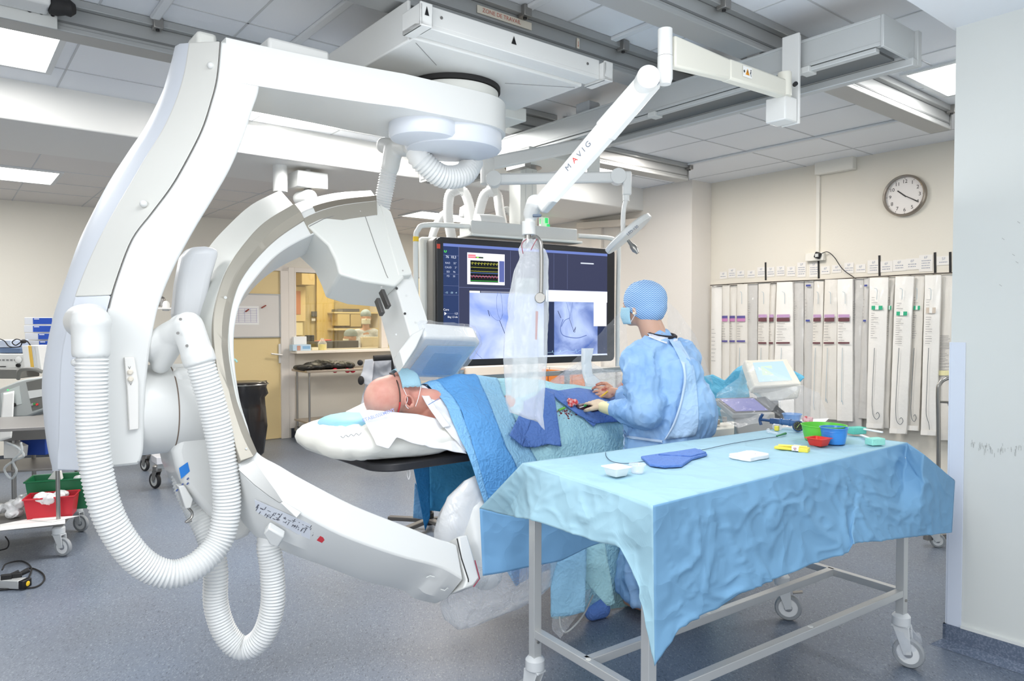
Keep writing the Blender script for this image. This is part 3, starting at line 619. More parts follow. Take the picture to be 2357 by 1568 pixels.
# rear ear of the carrier
pl = [(402, 740), (410, 655), (422, 592), (440, 568), (476, 566), (510, 572), (490, 640), (470, 740)]
obj('rear_ear', M().prism([onv(x, y, V0+.14) for x, y in pl], B*.10), mat('translucent_white', srgb(224, 226, 230), .35), G, bevel=.03, seg=4)
# elbow joints and hoses
VH = V0-.27
e1 = M(); e1.lathe(onh(209, onv(209, 822, VH).z, VH), UP, [(.052, 0), (.055, .01), (.055, .075), (.058, .10)]+[(.060*math.cos(t), .105+.060*math.sin(t)) for t in [PI/2*k/8 for k in range(8)]]+[(.001, .165)], 32)
c_ = onv(209, 740, VH); e1.cyl(c_+B*.01, c_+B*.17, .058, 24)
obj('hose_elbow', fuse(e1, .006, 4), WHITE, G)
HP = [(212, 815), (211, 900), (213, 1000), (222, 1080), (245, 1175), (285, 1250), (335, 1302), (395, 1322), (455, 1300), (503, 1248), (521, 1180), (519, 1100), (508, 1020), (488, 930), (461, 836)]
hv = [VH]*7+[VH-.01, VH-.01, VH, VH, VH, VH, VH, VH]
obj('corrugated_hose', hose([onv(x, y, v) for (x, y), v in zip(HP, hv)], .0465, .0125, .055, 22), HOSEW, G, ang=60)
e2 = M(); a = onv(433, 752, VH+.02); b = onv(462, 838, VH); e2.cap(a, .052, lerp(a, b, .8), .053, 20); e2.cyl(lerp(a, b, .7), b, .055, 24)
e2.cap(a, .05, onv(395, 775, VH+.12), .055, 20); e2.cap(onv(395, 775, VH+.12), .055, onv(350, 800, VH+.16), .05, 20); e2.cap(onv(418, 752, VH+.06), .045, onv(370, 838, VH+.16), .035)
obj('hose_elbow', fuse(e2, .006, 6), WHITE, G)
for (px, py) in ((415, 735), (409, 767), (430, 796)): q = onv(px, py, VH-.028); obj('screw', M().cyl(q, q-B*.004, .005, 10), STEELD, G)
H3 = [(418, 1050), (428, 1120), (455, 1180), (482, 1240), (496, 1310), (497, 1390), (520, 1460), (560, 1493), (604, 1465), (627, 1395), (626, 1310), (618, 1250), (632, 1222)]
YS = [2.75, 2.72, 2.70, 2.68, 2.66, 2.66, 2.67, 2.68, 2.68, 2.68, 2.68, 2.68, 2.70]
obj('corrugated_hose', hose([at(x, y, Y) for (x, y), Y in zip(H3, YS)], .043, .0115, .055, 20), HOSEW, G, ang=60)
# carrier sleeve of the arc, traced on its near face
Ro = [(678, 468), (610, 510), (564, 558), (527, 611), (506, 662), (493, 715), (490, 765), (496, 830), (513, 920), (534, 1000), (554, 1062)]
Ri = [(702, 506), (644, 545), (598, 588), (562, 634), (541, 680), (528, 744), (527, 814), (543, 910), (563, 970), (577, 1005), (592, 1040)]
Rb = [(692, 486), (632, 526), (586, 574), (549, 622), (527, 670), (513, 730), (512, 800), (528, 905), (548, 975), (566, 1020), (584, 1052)]
Of = [(645, 437), (578, 471), (521, 522), (479, 570), (457, 618), (440, 668), (430, 715), (428, 780), (440, 870), (462, 950), (490, 1010)]
ro = catmull([cw(x, y, .17) for x, y in Ro], 5); ri = catmull([cw(x, y, .145) for x, y in Ri], 5); rb = catmull([cw(x, y, .17) for x, y in Rb], 5); of = catmull([cw(x, y, -.17) for x, y in Of], 5)
sl = []
for o, b_, i, f_ in zip(ro, rb, ri, of): sl.append([o, b_, i, i-CN*.03, o-CN*.03])
obj('arc_carrier_rail', M().loft(sl), TAN, G, bevel=.003, ang=25, label='warm grey metallic side rail of the arc carrier')
sl = []
for o, b_, i, f_ in zip(ro, rb, ri, of):
    oo = o-CN*.012; dd = (ISO-o).normalized(); sl.append([oo, f_, f_+dd*.07, o+dd*.07-CN*.012])
cr_ = obj('arc_carrier', M().loft(sl), mat('carrier_white', srgb(218, 220, 215), .42), G, bevel=.008, ang=30)
obj('carrier_screw', M().cyl(cw(519, 685, .171), cw(519, 685, .174), .006, 12), GREYP, cr_)
obj('carrier_screw', M().cyl(cw(567, 1033, .171), cw(567, 1033, .174), .004, 12), GREYP, cr_)
# the C-arc itself
AR = [((866, 452), (868, 497), (855, 438)), ((775, 463), (790, 510), (770, 444)), ((705, 484), (730, 535), (690, 465)), ((650, 520), (678, 560), (630, 500)),
      ((600, 560), (634, 590), (585, 545)), ((560, 612), (592, 636), (545, 600)), ((530, 680), (558, 686), (512, 675)), ((516, 750), (541, 750), (500, 750)),
      ((516, 830), (540, 825), (500, 835)), ((526, 920), (552, 915), (508, 930)), ((540, 1010), (571, 980), (520, 1030)), ((556, 1085), (592, 1039), (545, 1130)),
      ((615, 1138), (645, 1072), (592, 1205)), ((690, 1180), (700, 1104), (650, 1244)), ((787, 1232), (815, 1163), (771, 1291)), ((912, 1277), (928, 1208), (865, 1326)), ((1000, 1301), (1003, 1238), (950, 1347)), ((1030, 1312), (1030, 1246), (980, 1367)), ((1066, 1334), (1052, 1254), (1030, 1379))]
rn = catmull([cw(*s[0], .14) for s in AR], 4); in_ = catmull([cw(*s[1], .14) for s in AR], 4); ou = catmull([cw(*s[2], .02) for s in AR], 4)
sl = []
for a, i, o in zip(rn, in_, ou): sl.append([i, a, o, o-CN*.10, i-CN*.20])
arc = obj('c_arc', M().loft(sl), WHITE, G, bevel=.006, ang=28)
rb2 = M(); rb2.loft([[p+(p-ISO).normalized()*.004+CN*.002, lerp(p, q, .22)+CN*.002, lerp(p, q, .22)-CN*.01, p-CN*.01] for p, q in zip(rn[:8], in_[:8])])
obj('upper_track', rb2, mat('track_brown_grey', srgb(146, 138, 126), .35, metal=.5), arc, ang=25)
rb3 = M(); rb3.loft([[lerp(p, q, .26)+CN*.003, lerp(p, q, .95)+CN*.003, lerp(p, q, .95)-CN*.01, lerp(p, q, .26)-CN*.01] for p, q in zip(rn[:10], in_[:10])])
obj('upper_side_band', rb3, TAN, arc, ang=25)
# metal track emerging below the carrier
tr_ = [((548, 1080), (584, 1060)), ((585, 1115), (608, 1095)), (((620, 1142)), (634, 1130)), ((643, 1157), (650, 1155))]
mm = M(); rw = [[cw(*a, .143), cw(*b, .143)] for a, b in tr_]; mm.loft([[a, b, b-CN*.004, a-CN*.004] for a, b in rw]); obj('lower_track', mm, mat('bright_track', srgb(170, 170, 168), .3, metal=.7), arc, ang=25)
obj('track_stop', M().prism([cw(x, y, .142) for x, y in ((645, 1158), (653, 1155), (693, 1180), (682, 1193))], CN*.004), WHITE, arc, bevel=.002)
# rating labels printed on the underside facet
fa, fb, fc = cw(690, 1180, .14), cw(912, 1277, .14), cw(771, 1291, .02); fn_ = (fb-fa).cross(fc-fa).normalized(); fn_ = fn_ if fn_.dot(CAM-fa) > 0 else -fn_
ff = lambda x, y, e=.003: onplane(x, y, fa+fn_*e, fn_)
ex = (ff(740, 1232)-ff(620, 1180)).normalized(); ey = fn_.cross(ex).normalized(); ey = ey if ey.z > 0 else -ey
obj('rating_plate', M().prism([ff(x, y, .004) for x, y in ((586, 1150), (700, 1200), (763, 1232), (752, 1258), (690, 1232), (590, 1178))], fn_*.0006), mat('label_grey', srgb(214, 218, 226), .5), arc, smooth=False)
lm = M(); random.seed(5)
for k in range(64):
    t = random.random(); x = 590+t*140; y = 1157+t*58+random.uniform(4, 22)
    c = ff(x, y, .0055)
    if random.random() < .5: lm.box(c, .0022, random.uniform(.006, .02), .0005, ex, ey, fn_)
    else: lm.box(c, random.uniform(.005, .014), .0018, .0005, ex, ey, fn_)
obj('printed_marks', lm, mat('print_black', srgb(92, 94, 104), .7), arc, smooth=False)
obj('red_sticker', M().prism([ff(x, y, .006) for x, y in ((737, 1234), (750, 1240), (741, 1250), (729, 1244))], fn_*.0006), mat('sticker_red', srgb(206, 60, 70), .5), arc, smooth=False)
cn = [(610, 1215), (622, 1200), (658, 1222), (645, 1246), (625, 1240)]
obj('hose_connector', M().prism([ff(x, y, .02) for x, y in cn], fn_*.035), WHITE, arc, bevel=.006)
# arc end cap with crimson trim
ec = [(1054, 1235), (1076, 1230), (1092, 1285), (1105, 1331), (1090, 1350), (1066, 1356), (1074, 1334), (1060, 1280)]
eo = obj('arc_end_cap', M().prism([cw(x, y, .145) for x, y in ec], -CN*.12), WHITE, arc, bevel=.008)
obj('end_gap', M().tube([cw(x, y, .1465) for x, y in ((1052, 1240), (1062, 1285), (1078, 1334), (1078, 1340))], .0025, 6), BLACKM, arc)
obj('crimson_trim', M().tube([cw(x, y, .147) for x, y in ((1093, 1290), (1104, 1332), (1090, 1351))], .0022, 6), mat('crimson', srgb(160, 40, 70), .5), arc)
for pts in (((982, 1330), (990, 1326), (1000, 1329)), ((1014, 1357), (1024, 1360), (1031, 1354))):
    obj('recess', M().tube([ff(x, y, .002) for x, y in pts], .003, 6), GREYP, arc)
# tube housing at the arc end
tc_ = M(); a = cw(1118, 1318, -.02); b = cw(1092, 1180, -.02); tc_.cap(a, .075, b, .085, 32)
obj('tube_housing', fuse(tc_, .01, 4), WHITE, G)
# ---- detector: own tilt
RD = .62; D2 = UP*math.cos(RD)+B*math.sin(RD); DN = UP*math.sin(RD)-B*math.cos(RD)
hf = [(697, 530), (706, 518), (742, 498), (800, 480), (868, 466), (880, 478), (900, 486), (949, 628), (935, 640), (911, 659), (836, 647), (781, 631), (768, 590), (756, 564)]
PH = cw(800, 560, .16)
hw = lambda x, y, w=0: onplane(x, y, PH+DN*w, DN)
hf = [(706, 518), (742, 498), (800, 480), (868, 466), (880, 478), (932, 640), (911, 659), (836, 647), (781, 631), (772, 596), (756, 564)]
hq = [hw(x, y) for x, y in hf]
hb = [onplane(x, y, PH-DN*.27, DN) for x, y in ((674, 579), (712, 540), (770, 520), (838, 510), (850, 520), (884, 690), (868, 708), (800, 702), (749, 686), (740, 660), (723, 624))]
dh = obj('detector_housing', M().loft([hq, hb]), WHITE2, G, bevel=.012, seg=3, ang=40)
pf = [(712, 521), (745, 504), (800, 488), (830, 483), (838, 490), (862, 560), (889, 632), (893, 640)]
obj('panel_seam', M().tube([hw(x, y, .001) for x, y in pf], .0018, 6), mat('seam', (0, 0, 0)), dh)
obj('side_cover', M().prism([hw(x, y, .004) for x, y in ((876, 470), (900, 486), (949, 628), (946, 632), (918, 634), (896, 560))], -DN*.12), WHITE2, dh, bevel=.006)
for (x, y) in ((829, 487), (878, 661), (927, 623)): obj('screw', M().cyl(hw(x, y, .003), hw(x, y, .007), .004, 10), STEELD, dh)
cf = [(905, 640), (948, 628), (986, 740), (950, 790), (945, 775)]
col_ = obj('detector_column', M().prism([onplane(x, y, PH-DN*.03, DN) for x, y in cf], -DN*.20), WHITE, G, bevel=.006)
cwf = lambda x, y, w: onplane(x, y, PH+DN*w, DN)
for (x, y) in ((913, 664), (932, 722)): obj('hole', M().cyl(cwf(x, y, -.032), cwf(x, y, -.026), .006, 10), BLACK, col_)
for (x, y) in ((935, 680), (956, 742), (912, 770)): obj('screw', M().cyl(cwf(x, y, -.032), cwf(x, y, -.026), .004, 10), GREYP, col_)
for a, b in (((878, 670), (894, 708)), ((868, 690), (880, 724))): obj('guide_rail', M().bar(cwf(*a, -.02), cwf(*b, -.02), .018, .03), mat('graphite', srgb(88, 86, 84), .4, metal=.4), col_, bevel=.003)
obj('lower_block', M().prism([cwf(x, y, -.02) for x, y in ((949, 768), (980, 752), (958, 800), (930, 842), (920, 806))], -DN*.07), WHITE, G, bevel=.006)
PD = at(1012, 815, 3.42); dw = lambda x, y, e=0: onplane(x, y, PD+D2*e, D2)
face = [dw(x, y) for x, y in ((972, 782), (980, 776), (1098, 783), (1107, 792), (1052, 866), (1042, 872), (925, 870), (918, 863))]
dt = obj('flat_detector', M().prism(face, D2*.085), WHITE, G, bevel=.016, seg=3)
wn_ = [dw(x, y, -.001) for x, y in ((984, 795), (1094, 797), (1046, 862), (932, 864))]
obj('detector_window', M().prism(wn_, -D2*.003), mat('detector_blue', srgb(170, 198, 222), .25, bump=(14, .25)), dt, bevel=.001)
fm = M(); cen = sum(face, V(0, 0, 0))/len(face); ring = lambda s, e, off=0: [cen+(p-cen)*s+D2*e for p in resample(face+[face[0]], 49)[:-1]]
fm.loft([ring(.5, -.028), ring(.9, -.02), ring(1.04, -.006), ring(1.07, .03), ring(1.06, .08), ring(.95, .10)], False)
fm = wrinkle(fm, .007, 16, 3)
FILM = film('clear_sterile_film', (.95, .97, .99), .07, sc=10, st=.6, fres=.26); FILMT = film('clear_sterile_film_thick', (.96, .98, 1), .22, .07, sc=11, st=1.0, fres=.42); FILMB = film('milky_sterile_film', (.95, .96, .97), .80, .2, sc=7, st=.5, fres=.3)
tag(obj('detector_cover', fm, FILM, ang=180), 'crinkled clear plastic cover wrapped around the flat detector', 'plastic cover')
# plastic bag over tube
bg = M(); 
bo = [((1108, 1085), (1112, 1085)), ((1075, 1105), (1118, 1100)), ((1045, 1135), (1125, 1130)), ((1022, 1175), (1135, 1170)), ((1010, 1215), (1140, 1210)), ((1012, 1245), (1140, 1245))]
def blob(rows, Y, dep, seg=24):
    rr = []
    for (a, b) in rows:
        p = at(*a, Y); q = at(*b, Y); c = (p+q)/2; x = (q-p)/2; rr.append([c+x*math.cos(2*PI*k/seg)+V(.6, 1, 0).normalized()*dep*math.sin(2*PI*k/seg)*min(1, x.length/.08) for k in range(seg)])
    return rr
q_ = M().loft(blob(bo, 3.18, .13), False); q_ = wrinkle(q_, .012, 10, 5, V(1.6, 1.6, .35)); q_ = wrinkle(q_, .004, 26, 6, V(1.6, 1.6, .4))
tag(obj('tube_bag', q_, FILMB, ang=180), 'milky plastic bag bulging over the x-ray tube below the table', 'plastic bag')
bo = [((1082, 1290), (1260, 1230)), ((1040, 1340), (1280, 1290)), ((1020, 1385), (1268, 1350)), ((1035, 1412), (1230, 1385)), ((1075, 1430), (1160, 1410)), ((1098, 1437), (1112, 1433))]
q_ = M().loft(blob(bo, 3.08, .16), False); q_ = wrinkle(q_, .012, 9, 8, V(.5, .5, 1.6)); q_ = wrinkle(q_, .004, 24, 8)
tag(obj('tube_drape_film', q_, FILMT, ang=180), 'clear plastic sack sagging beneath the arc end', 'plastic bag')
# smoke-white cable hose from the ceiling behind the detector
t = thing('supply_hose', onz(900, 330, 2.2), 'white hose elbow dropping behind the detector housing', 'hose')
obj('elbow', fuse(M().cap(at(885, 335, 3.95), .045, at(935, 340, 3.85), .05).cap(at(905, 345, 3.9), .052, at(898, 385, 3.9), .05), .008, 3), WHITE, t)
obj('corrugated_hose', hose([at(898, 380, 3.9), at(890, 420, 3.92), at(878, 480, 3.95)], .045, .014, .06), HOSEW, t, ang=60)
obj('bracket', M().bar(at(935, 338, 3.85), R(UPIV-.1, V0+.1, 2.25), .05, .05), WHITE, t, bevel=.006)
# ceiling camera box
t = thing('ceiling_camera', onz(710, 400, 2.5), 'white boxed camera with black ball joint above the arc', 'camera')
p = at(709, 418, 5.75); q = M().box(p-UP*.0, .25, .2, .125, A, B)
obj('box', q, WHITE, t, bevel=.006)
obj('ball_joint', M().cyl(p-UP*.06, p-UP*.085, .03, 16).ball(p-UP*.115, .028), BLACK, t)
obj('camera_body', fuse(M().cap(at(690, 457, 5.75), .055, at(712, 454, 5.7), .062).cap(at(712, 452, 5.7), .035, at(707, 442, 5.74), .03), .01, 2), WHITE, t)
obj('hanger', M().cyl(p+UP*.05, V(p.x, p.y, H2+.0), .02, 10), WHITE, t)
c = at(645, 442, 5.6); tag(obj('ceiling_stub_pipe', M().cyl(c-UP*.0, V(c.x, c.y, H2), .055, 20), WHITE, ang=40), 'short white pipe stub left of the boxed ceiling camera', 'pipe')
# ================================================================ PATIENT TABLE, PATIENT, DRAPES
from mathutils.bvhtree import BVHTree
def fabric(name, c, st=.35, sc=26, rough=.75):
    return mat(name, srgb(*c), rough, bump=(sc, st, 'crease'))
DARKB = fabric('mid_blue_drape', (94, 160, 220)); STRIPB = fabric('sky_blue_border', (130, 188, 234)); LIGHTB = fabric('light_blue_drape', (152, 202, 232)); TEALB = fabric('pale_teal_drape', (170, 216, 226))
ROYAL = fabric('royal_blue_cloth', (92, 128, 196)); DEEPB = fabric('deep_blue_drape', (28, 120, 182)); WHITEC = fabric('white_linen', (240, 240, 242), .25, 14); PILM = fabric('cream_pillow', (238, 237, 230), .3, 9)
pt = thing('patient_table', R(2.9, 2.89, 0), 'long patient table with black edge under the blue drapes', 'table')
ux = uv(onv(872, 1072, 2.62))[0]; ZT = .86
top = []
for s in range(0, 9): t = PI/2*s/8; top.append((ux+.12-.12*math.sin(t), 2.74-.12*math.cos(t)))
for s in range(0, 9): t = PI/2*s/8; top.append((ux+.12-.12*math.cos(t), 3.04+.12*math.sin(t)))
top += [(4.35, 3.16), (4.35, 2.62)]
obj('tabletop', M().prism([R(a, b, ZT-.035) for a, b in top], UP*.035), mat('black_table_edge', srgb(44, 44, 48), .4), pt, bevel=.006)
obj('mattress', M().prism([R(a+(.02 if a > 2 else .55), b+(.01 if b < 2.9 else -.01), ZT+.0005) for a, b in top], UP*.03), mat('beige_mattress', srgb(222, 216, 200), .6), pt, bevel=.008)
obj('pedestal', M().rbox(3.35, 3.85, 2.72, 3.06, 0.06, ZT-.036).rbox(3.0, 4.1, 2.7, 3.1, 0, .08), WHITE2, pt, bevel=.02)
obj('tie_string', M().tube(catmull([onv(942, 1078, 2.63), onv(944, 1090, 2.64), onv(941, 1104, 2.65), onv(937, 1090, 2.66), onv(940, 1078, 2.66)], 5), .0018, 6), WHITEC, pt)
# pillow
def pillow(c, ru, rv, rz, n=36, pw=.55, bot=.6, dent=None):
    rows = []; m = M()
    for j in range(1, 12):
        t = PI*j/12; r = abs(math.sin(t))**pw; z = math.cos(t)
        rows.append([c+A*(ru*r*math.copysign(abs(math.cos(2*PI*k/n))**.6, math.cos(2*PI*k/n)))+B*(rv*r*math.copysign(abs(math.sin(2*PI*k/n))**.6, math.sin(2*PI*k/n)))+UP*(rz*z*(bot if z < 0 else 1)*1) for k in range(n)])
    return m.loft(rows)
pm_ = pillow(R(1.545, 2.87, .94), .35, .285, .088, 60, .62, .9); pm_.v = [p+UP*(.02*((uv(p)[0]-1.5)*-1.6)) for p in pm_.v]; pm_ = wrinkle(pm_, .012, 7, 2)
pil = thing('pillow', R(1.545, 2.87, .89), 'large cream white pillow hanging over the head end of the table', 'pillow')
obj('pillowcase', pm_, PILM, pil, ang=180)
tx = M().tube(catmull([onv(784+k*6, 1006-k+(3 if k % 2 else -2), 2.582) for k in range(9)], 4), .0012, 5); obj('faded_print', tx, mat('grey_print', srgb(150, 152, 158), .8), pil, smooth=False)
cu = pillow(R(1.462, 2.87, 1.005), .19, .15, .044, 40, .45, .9); cu = wrinkle(cu, .004, 12, 5)
tag(obj('head_cushion', cu, mat('pale_blue_cushion', srgb(150, 206, 228), .55, bump=(20, .1)), ang=180), 'pale blue gel cushion under the patient head', 'cushion')
ct = thing('pillow_cloth', R(1.5, 2.6, .95), 'white linen cloth printed with blue letters draped over the pillow', 'cloth')
tp_ = [onv(x, y, v) for x, y, v in ((826, 946, 2.70), (850, 944, 2.70), (900, 949, 2.69), (960, 954, 2.68), (1015, 966, 2.66), (1048, 992, 2.62))]
bt_ = [onv(x, y, v) for x, y, v in ((866, 1026, 2.565), (894, 1034, 2.56), (912, 1008, 2.565), (950, 1020, 2.56), (985, 1028, 2.565), (1074, 1046, 2.57))]
obj('linen', cloth(tp_, bt_, 60, 22, .008, 9, 4), WHITEC, ct, solid=.002, ang=180)
bt2 = [onv(x, y, v) for x, y, v in ((895, 1030, 2.555), (915, 1010, 2.55), (930, 1030, 2.56), (985, 1040, 2.565), (1030, 1050, 2.565), (1076, 1055, 2.565))]
q = onv(866, 955, 2.665); ex = (onv(900, 944, 2.665)-onv(840, 964, 2.665)).normalized(); ey = (UP*.8+B*.55).normalized()
tb_ = textmesh('ETABLISSEMENT', .021, onv(872, 956, 2.635), ex, (ey-ex*ey.dot(ex)).normalized(), .0, bold=.0003); obj('blue_lettering', tb_, mat('blue_letters', srgb(150, 162, 214), .8), ct, smooth=False)
tag(obj('cloth_corner', cloth([onv(x, y, 2.98) for x, y in ((796, 948), (812, 940), (843, 925))], [onv(x, y, 2.86) for x, y in ((800, 962), (820, 962), (846, 952))], 12, 8, .005, 12), WHITEC, solid=.002, ang=180), 'white cloth corner sticking up beside the bald head', 'cloth')
# ---- patient body
Hc = onv(902, 915, 2.86); hl = -A; hr = -B
SKIN = mat('flushed_skin', srgb(222, 168, 152), .5, sss=.15, vary=(11, srgb(206, 136, 122), .38, .7))
m = M()
X = lambda a, b, c: Hc+A*a+B*b+UP*c
m.ball(X(-.035, 0, .0), .098, .078, .096, A, B, UP, 32, 20); m.ball(X(.015, 0, .012), .085, .074, .086, A, B, UP, 28, 18)
m.ball(X(.055, 0, .035), .066, .058, .062, A, B, UP, 24, 16); m.ball(X(.10, 0, .035), .036, .038, .036, A, B, UP)
m.cap(X(.045, 0, .02), .055, X(.105, 0, .03), .035); m.ball(X(.0, 0, .075), .05, .055, .028, A, B, UP)
m.cap(X(.012, 0, .095), .010, X(.05, 0, .118), .014); m.ball(X(.052, 0, .112), .016, .018, .014, A, B, UP)
for s in (-1, 1):
    m.ball(X(.02, s*.032, .088), .012, .016, .012, A, B, UP); m.ball(X(.05, s*.04, .07), .03, .024, .026, A, B, UP)
    m.ball(X(.038, s*.074, -.012), .024, .008, .034, (A*.85+UP*.3).normalized(), B, (UP*.9-A*.4).normalized())
    m.ball(X(.058, s*.074, -.012+.0), .012, .008, .012)
m.ball(X(.08, 0, .098), .012, .022, .008, A, B, UP)
m.cap(X(.04, 0, -.02), .058, X(.17, 0, -.035), .062, 20); m.cap(X(.10, -.02, .0), .045, X(.19, -.04, -.02), .05)
BZ = .985
m.cap(R(1.80, 2.74, BZ), .075, R(1.80, 3.04, BZ), .075, 20)
m.ball(R(1.99, 2.89, BZ+.005), .26, .185, .115, A, B, UP, 28, 16); m.ball(R(2.32, 2.89, BZ), .26, .17, .115, A, B, UP, 28, 16); m.ball(R(2.52, 2.89, BZ-.01), .16, .175, .095, A, B, UP)
for s in (-1, 1):
    v = 2.89+s*.165; m.cap(R(1.80, 2.89+s*.17, BZ), .065, R(2.08, v, BZ-.035), .048); m.cap(R(2.08, v, BZ-.035), .046, R(2.34, v, BZ-.055), .034); m.ball(R(2.42, v+s*-.01, BZ-.06), .06, .02, .032, A, B, UP)
    m.cap(R(2.56, 2.89+s*.085, BZ-.015), .085, R(2.92, 2.89+s*.10, BZ-.035), .062); m.cap(R(2.92, 2.89+s*.10, BZ-.035), .058, R(3.24, 2.89+s*.10, BZ-.055), .04); m.cap(R(3.25, 2.89+s*.10, BZ-.05), .04, R(3.27, 2.89+s*.12, BZ+.06), .034)
pb = fuse(m, .0075, 3)
P = thing('person', R(1.5, 2.89, .9), 'bald patient lying on the table with glasses and a blue mask', 'person')
obj('body', pb, SKIN, P, ang=180)
# ear detail
em = M(); ec_ = X(.040, -.083, -.014); ea = (A*.85+UP*.45).normalized(); eb = (UP*.88-A*.45).normalized()
em.tube([ec_+ea*(.019*math.cos(t))+eb*(.028*math.sin(t)) for t in [2*PI*k/20 for k in range(20)]], .0055, 8, closed=True); em.ball(ec_-eb*.024+ea*.004, .010, .008, .011)
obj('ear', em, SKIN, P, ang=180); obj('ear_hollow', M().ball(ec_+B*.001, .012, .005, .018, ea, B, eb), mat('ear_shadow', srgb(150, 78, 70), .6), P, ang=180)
# surgical mask on the face
mr = []
def fsurf(a, th, k=1.0):      # point on a shell round the face, a along A, th from near side over the top
    r1 = .079; return X(a, -r1*math.cos(th)*k, .012+.088*math.sin(th)*k+.010*math.sin(th))
for i in range(9):
    a = .012+.105*i/8; row = []
    for jx in range(17): th = PI*(.12+.76*jx/16); k = 1.0+.05*math.sin(PI*i/8)-.30*max(0, i/8-.62); row.append(fsurf(a, th, k)+UP*(.016*math.sin(PI*jx/16)*(1-i/8*.3)+.0018*(1 if i % 2 else -1)))
    mr.append(row)
mk = obj('surgical_mask', M().grid(mr), fabric('mask_pale_blue', (172, 214, 232), .3, 60), P, solid=.0015, ang=60)
le = M(); e0 = fsurf(.014, PI*.12)+hr*.003; e1_ = fsurf(.112, PI*.14, .9)+hr*.003; tp = X(.044, -.088, .012); lp = X(.062, -.086, -.03)
le.tube(catmull([e0, X(.03, -.087, .0), X(.022, -.086, -.03), X(.034, -.087, -.045)], 5), .0016, 6); le.tube(catmull([e1_, X(.088, -.084, -.0), X(.07, -.088, -.038)], 4), .0016, 6)
obj('ear_loop', le, WHITEC, mk)
gm = M(); gx = -.004
gm.tube([X(gx, -.080*math.cos(t)*1.01, .002+.098*math.sin(t)*1.02) for t in [PI*(-.05+.40*k/12) for k in range(13)]], .0026, 8)
gm.tube(catmull([X(gx, -.035, .094), X(gx+.005, -.015, .106), X(gx+.004, .02, .108)], 5), .003, 8)
gl = obj('glasses', gm, mat('dark_glasses', srgb(60, 44, 40), .35), P)
obj('temple_tip', M().tube([X(gx, -.080*math.cos(t)*1.015, .002+.098*math.sin(t)*1.02) for t in [PI*(-.28+.23*k/8) for k in range(9)]], .0036, 8), mat('red_glasses_tip', srgb(206, 62, 62), .4), gl)
# gown at the shoulder
gt = [onv(x, y, v) for x, y, v in ((962, 892, 2.86), (974, 912, 2.80), (984, 930, 2.74), (998, 950, 2.68), (1010, 966, 2.64), (1024, 985, 2.61), (1040, 1005, 2.59))]
gb = [onv(x, y, v) for x, y, v in ((972, 887, 2.86), (1010, 905, 2.80), (1034, 936, 2.72), (1046, 968, 2.64), (1056, 995, 2.60), (1068, 1020, 2.58), (1082, 1052, 2.565))]
gw = obj('hospital_gown', cloth(gt, gb, 40, 14, .008, 12, 6), WHITEC, P, solid=.003, ang=180)
obj('collar', cloth([p-A*.012+UP*.004-B*.006 for p in gt[1:6]], [p+A*.025+UP*.004-B*.006 for p in gt[1:6]], 20, 6, .003, 15, 2), WHITEC, gw, solid=.004, ang=180)
obj('blue_piping', M().tube(catmull([onv(x, y, 2.66) for x, y in ((986, 932), (998, 925), (1010, 918))], 4), .0018, 6), mat('piping_blue', srgb(120, 150, 200), .7), gw)
# ---- drapes over the patient
VL = [3.22, 3.14, 2.92, 2.82, 2.72, 2.64, 2.59, 2.54, 2.50]
def bcurve(pts, farz=.98):
    out = []; r0 = onv(*pts[0], VL[2]); u0 = uv(r0)[0]
    out.append(R(u0+.02, VL[0], .72)); out.append(R(u0+.01, VL[1], farz))
    for (x, y), v in zip(pts, VL[2:]): out.append(onv(x, y, v))
    return catmull(out, 5)
b0 = bcurve([(965, 889), (1000, 908), (1024, 938), (1037, 968), (1054, 1008), (1082, 1075), (1160, 1312)])
b1 = bcurve([(990, 881), (1025, 902), (1050, 933), (1066, 970), (1082, 1020), (1100, 1085), (1184, 1352)])
bm = bcurve([(1040, 870), (1060, 895), (1085, 930), (1102, 970), (1122, 1020), (1148, 1090), (1222, 1330)])
b2 = bcurve([(1085, 869), (1106, 896), (1124, 935), (1140, 975), (1160, 1028), (1190, 1090), (1262, 1312)])
b3 = bcurve([(1135, 871), (1158, 915), (1178, 955), (1200, 1000), (1222, 1040), (1250, 1110), (1300, 1330)])
def gcurve(px, py, hx, hy):
    r0 = onv(px, py, 2.90); u = uv(r0)[0]; zr = max(r0.z, 1.055); h = onv(hx, hy, 2.46); uh = uv(h)[0]
    q = [R(u+.02, 3.22, .72), R(u+.01, 3.14, .97), R(u, 2.92, zr), R(u-.01, 2.80, zr-.012), R(u-.02, 2.70, zr-.05), R(u-.03, 2.635, .985), R(u-.035, 2.59, .90), R(lerp(u-.04, uh, .3), 2.55, .78), h]
    return catmull(q, 5)
b4 = gcurve(1205, 876, 1268, 1420); b5 = gcurve(1270, 884, 1330, 1412); b6 = gcurve(1340, 891, 1385, 1405); b7 = gcurve(1420, 898, 1455, 1395); b8 = gcurve(1500, 905, 1535, 1380); b9 = gcurve(1640, 915, 1680, 1350)
def sheet(cs, nsub, amp, seed):
    n = len(cs[0]); cols = [catmull([c[i] for c in cs], nsub) for i in range(n)]
    m = M().grid([[cols[i][k] for i in range(n)] for k in range(len(cols[0]))]); return wrinkle(m, amp, 6, seed)
ALLD = []
dr = thing('patient_drape', R(2.6, 2.6, .8), 'layered pale blue surgical drape covering the patient from the chest down', 'drape')
d1 = sheet([b2, b3, b4, b5, b6, b7, b8, b9], 6, .010, 1); ALLD.append(d1)
obj('main_sheet', d1, TEALB, dr, solid=.003, ang=180)
o1 = [[q-B*.006+UP*.004 for q in c] for c in (b2, b3, b4)]
d2 = sheet([o1[0], o1[1]], 8, .008, 4); ALLD.append(d2); obj('blue_panel', d2, LIGHTB, dr, solid=.003, ang=180)
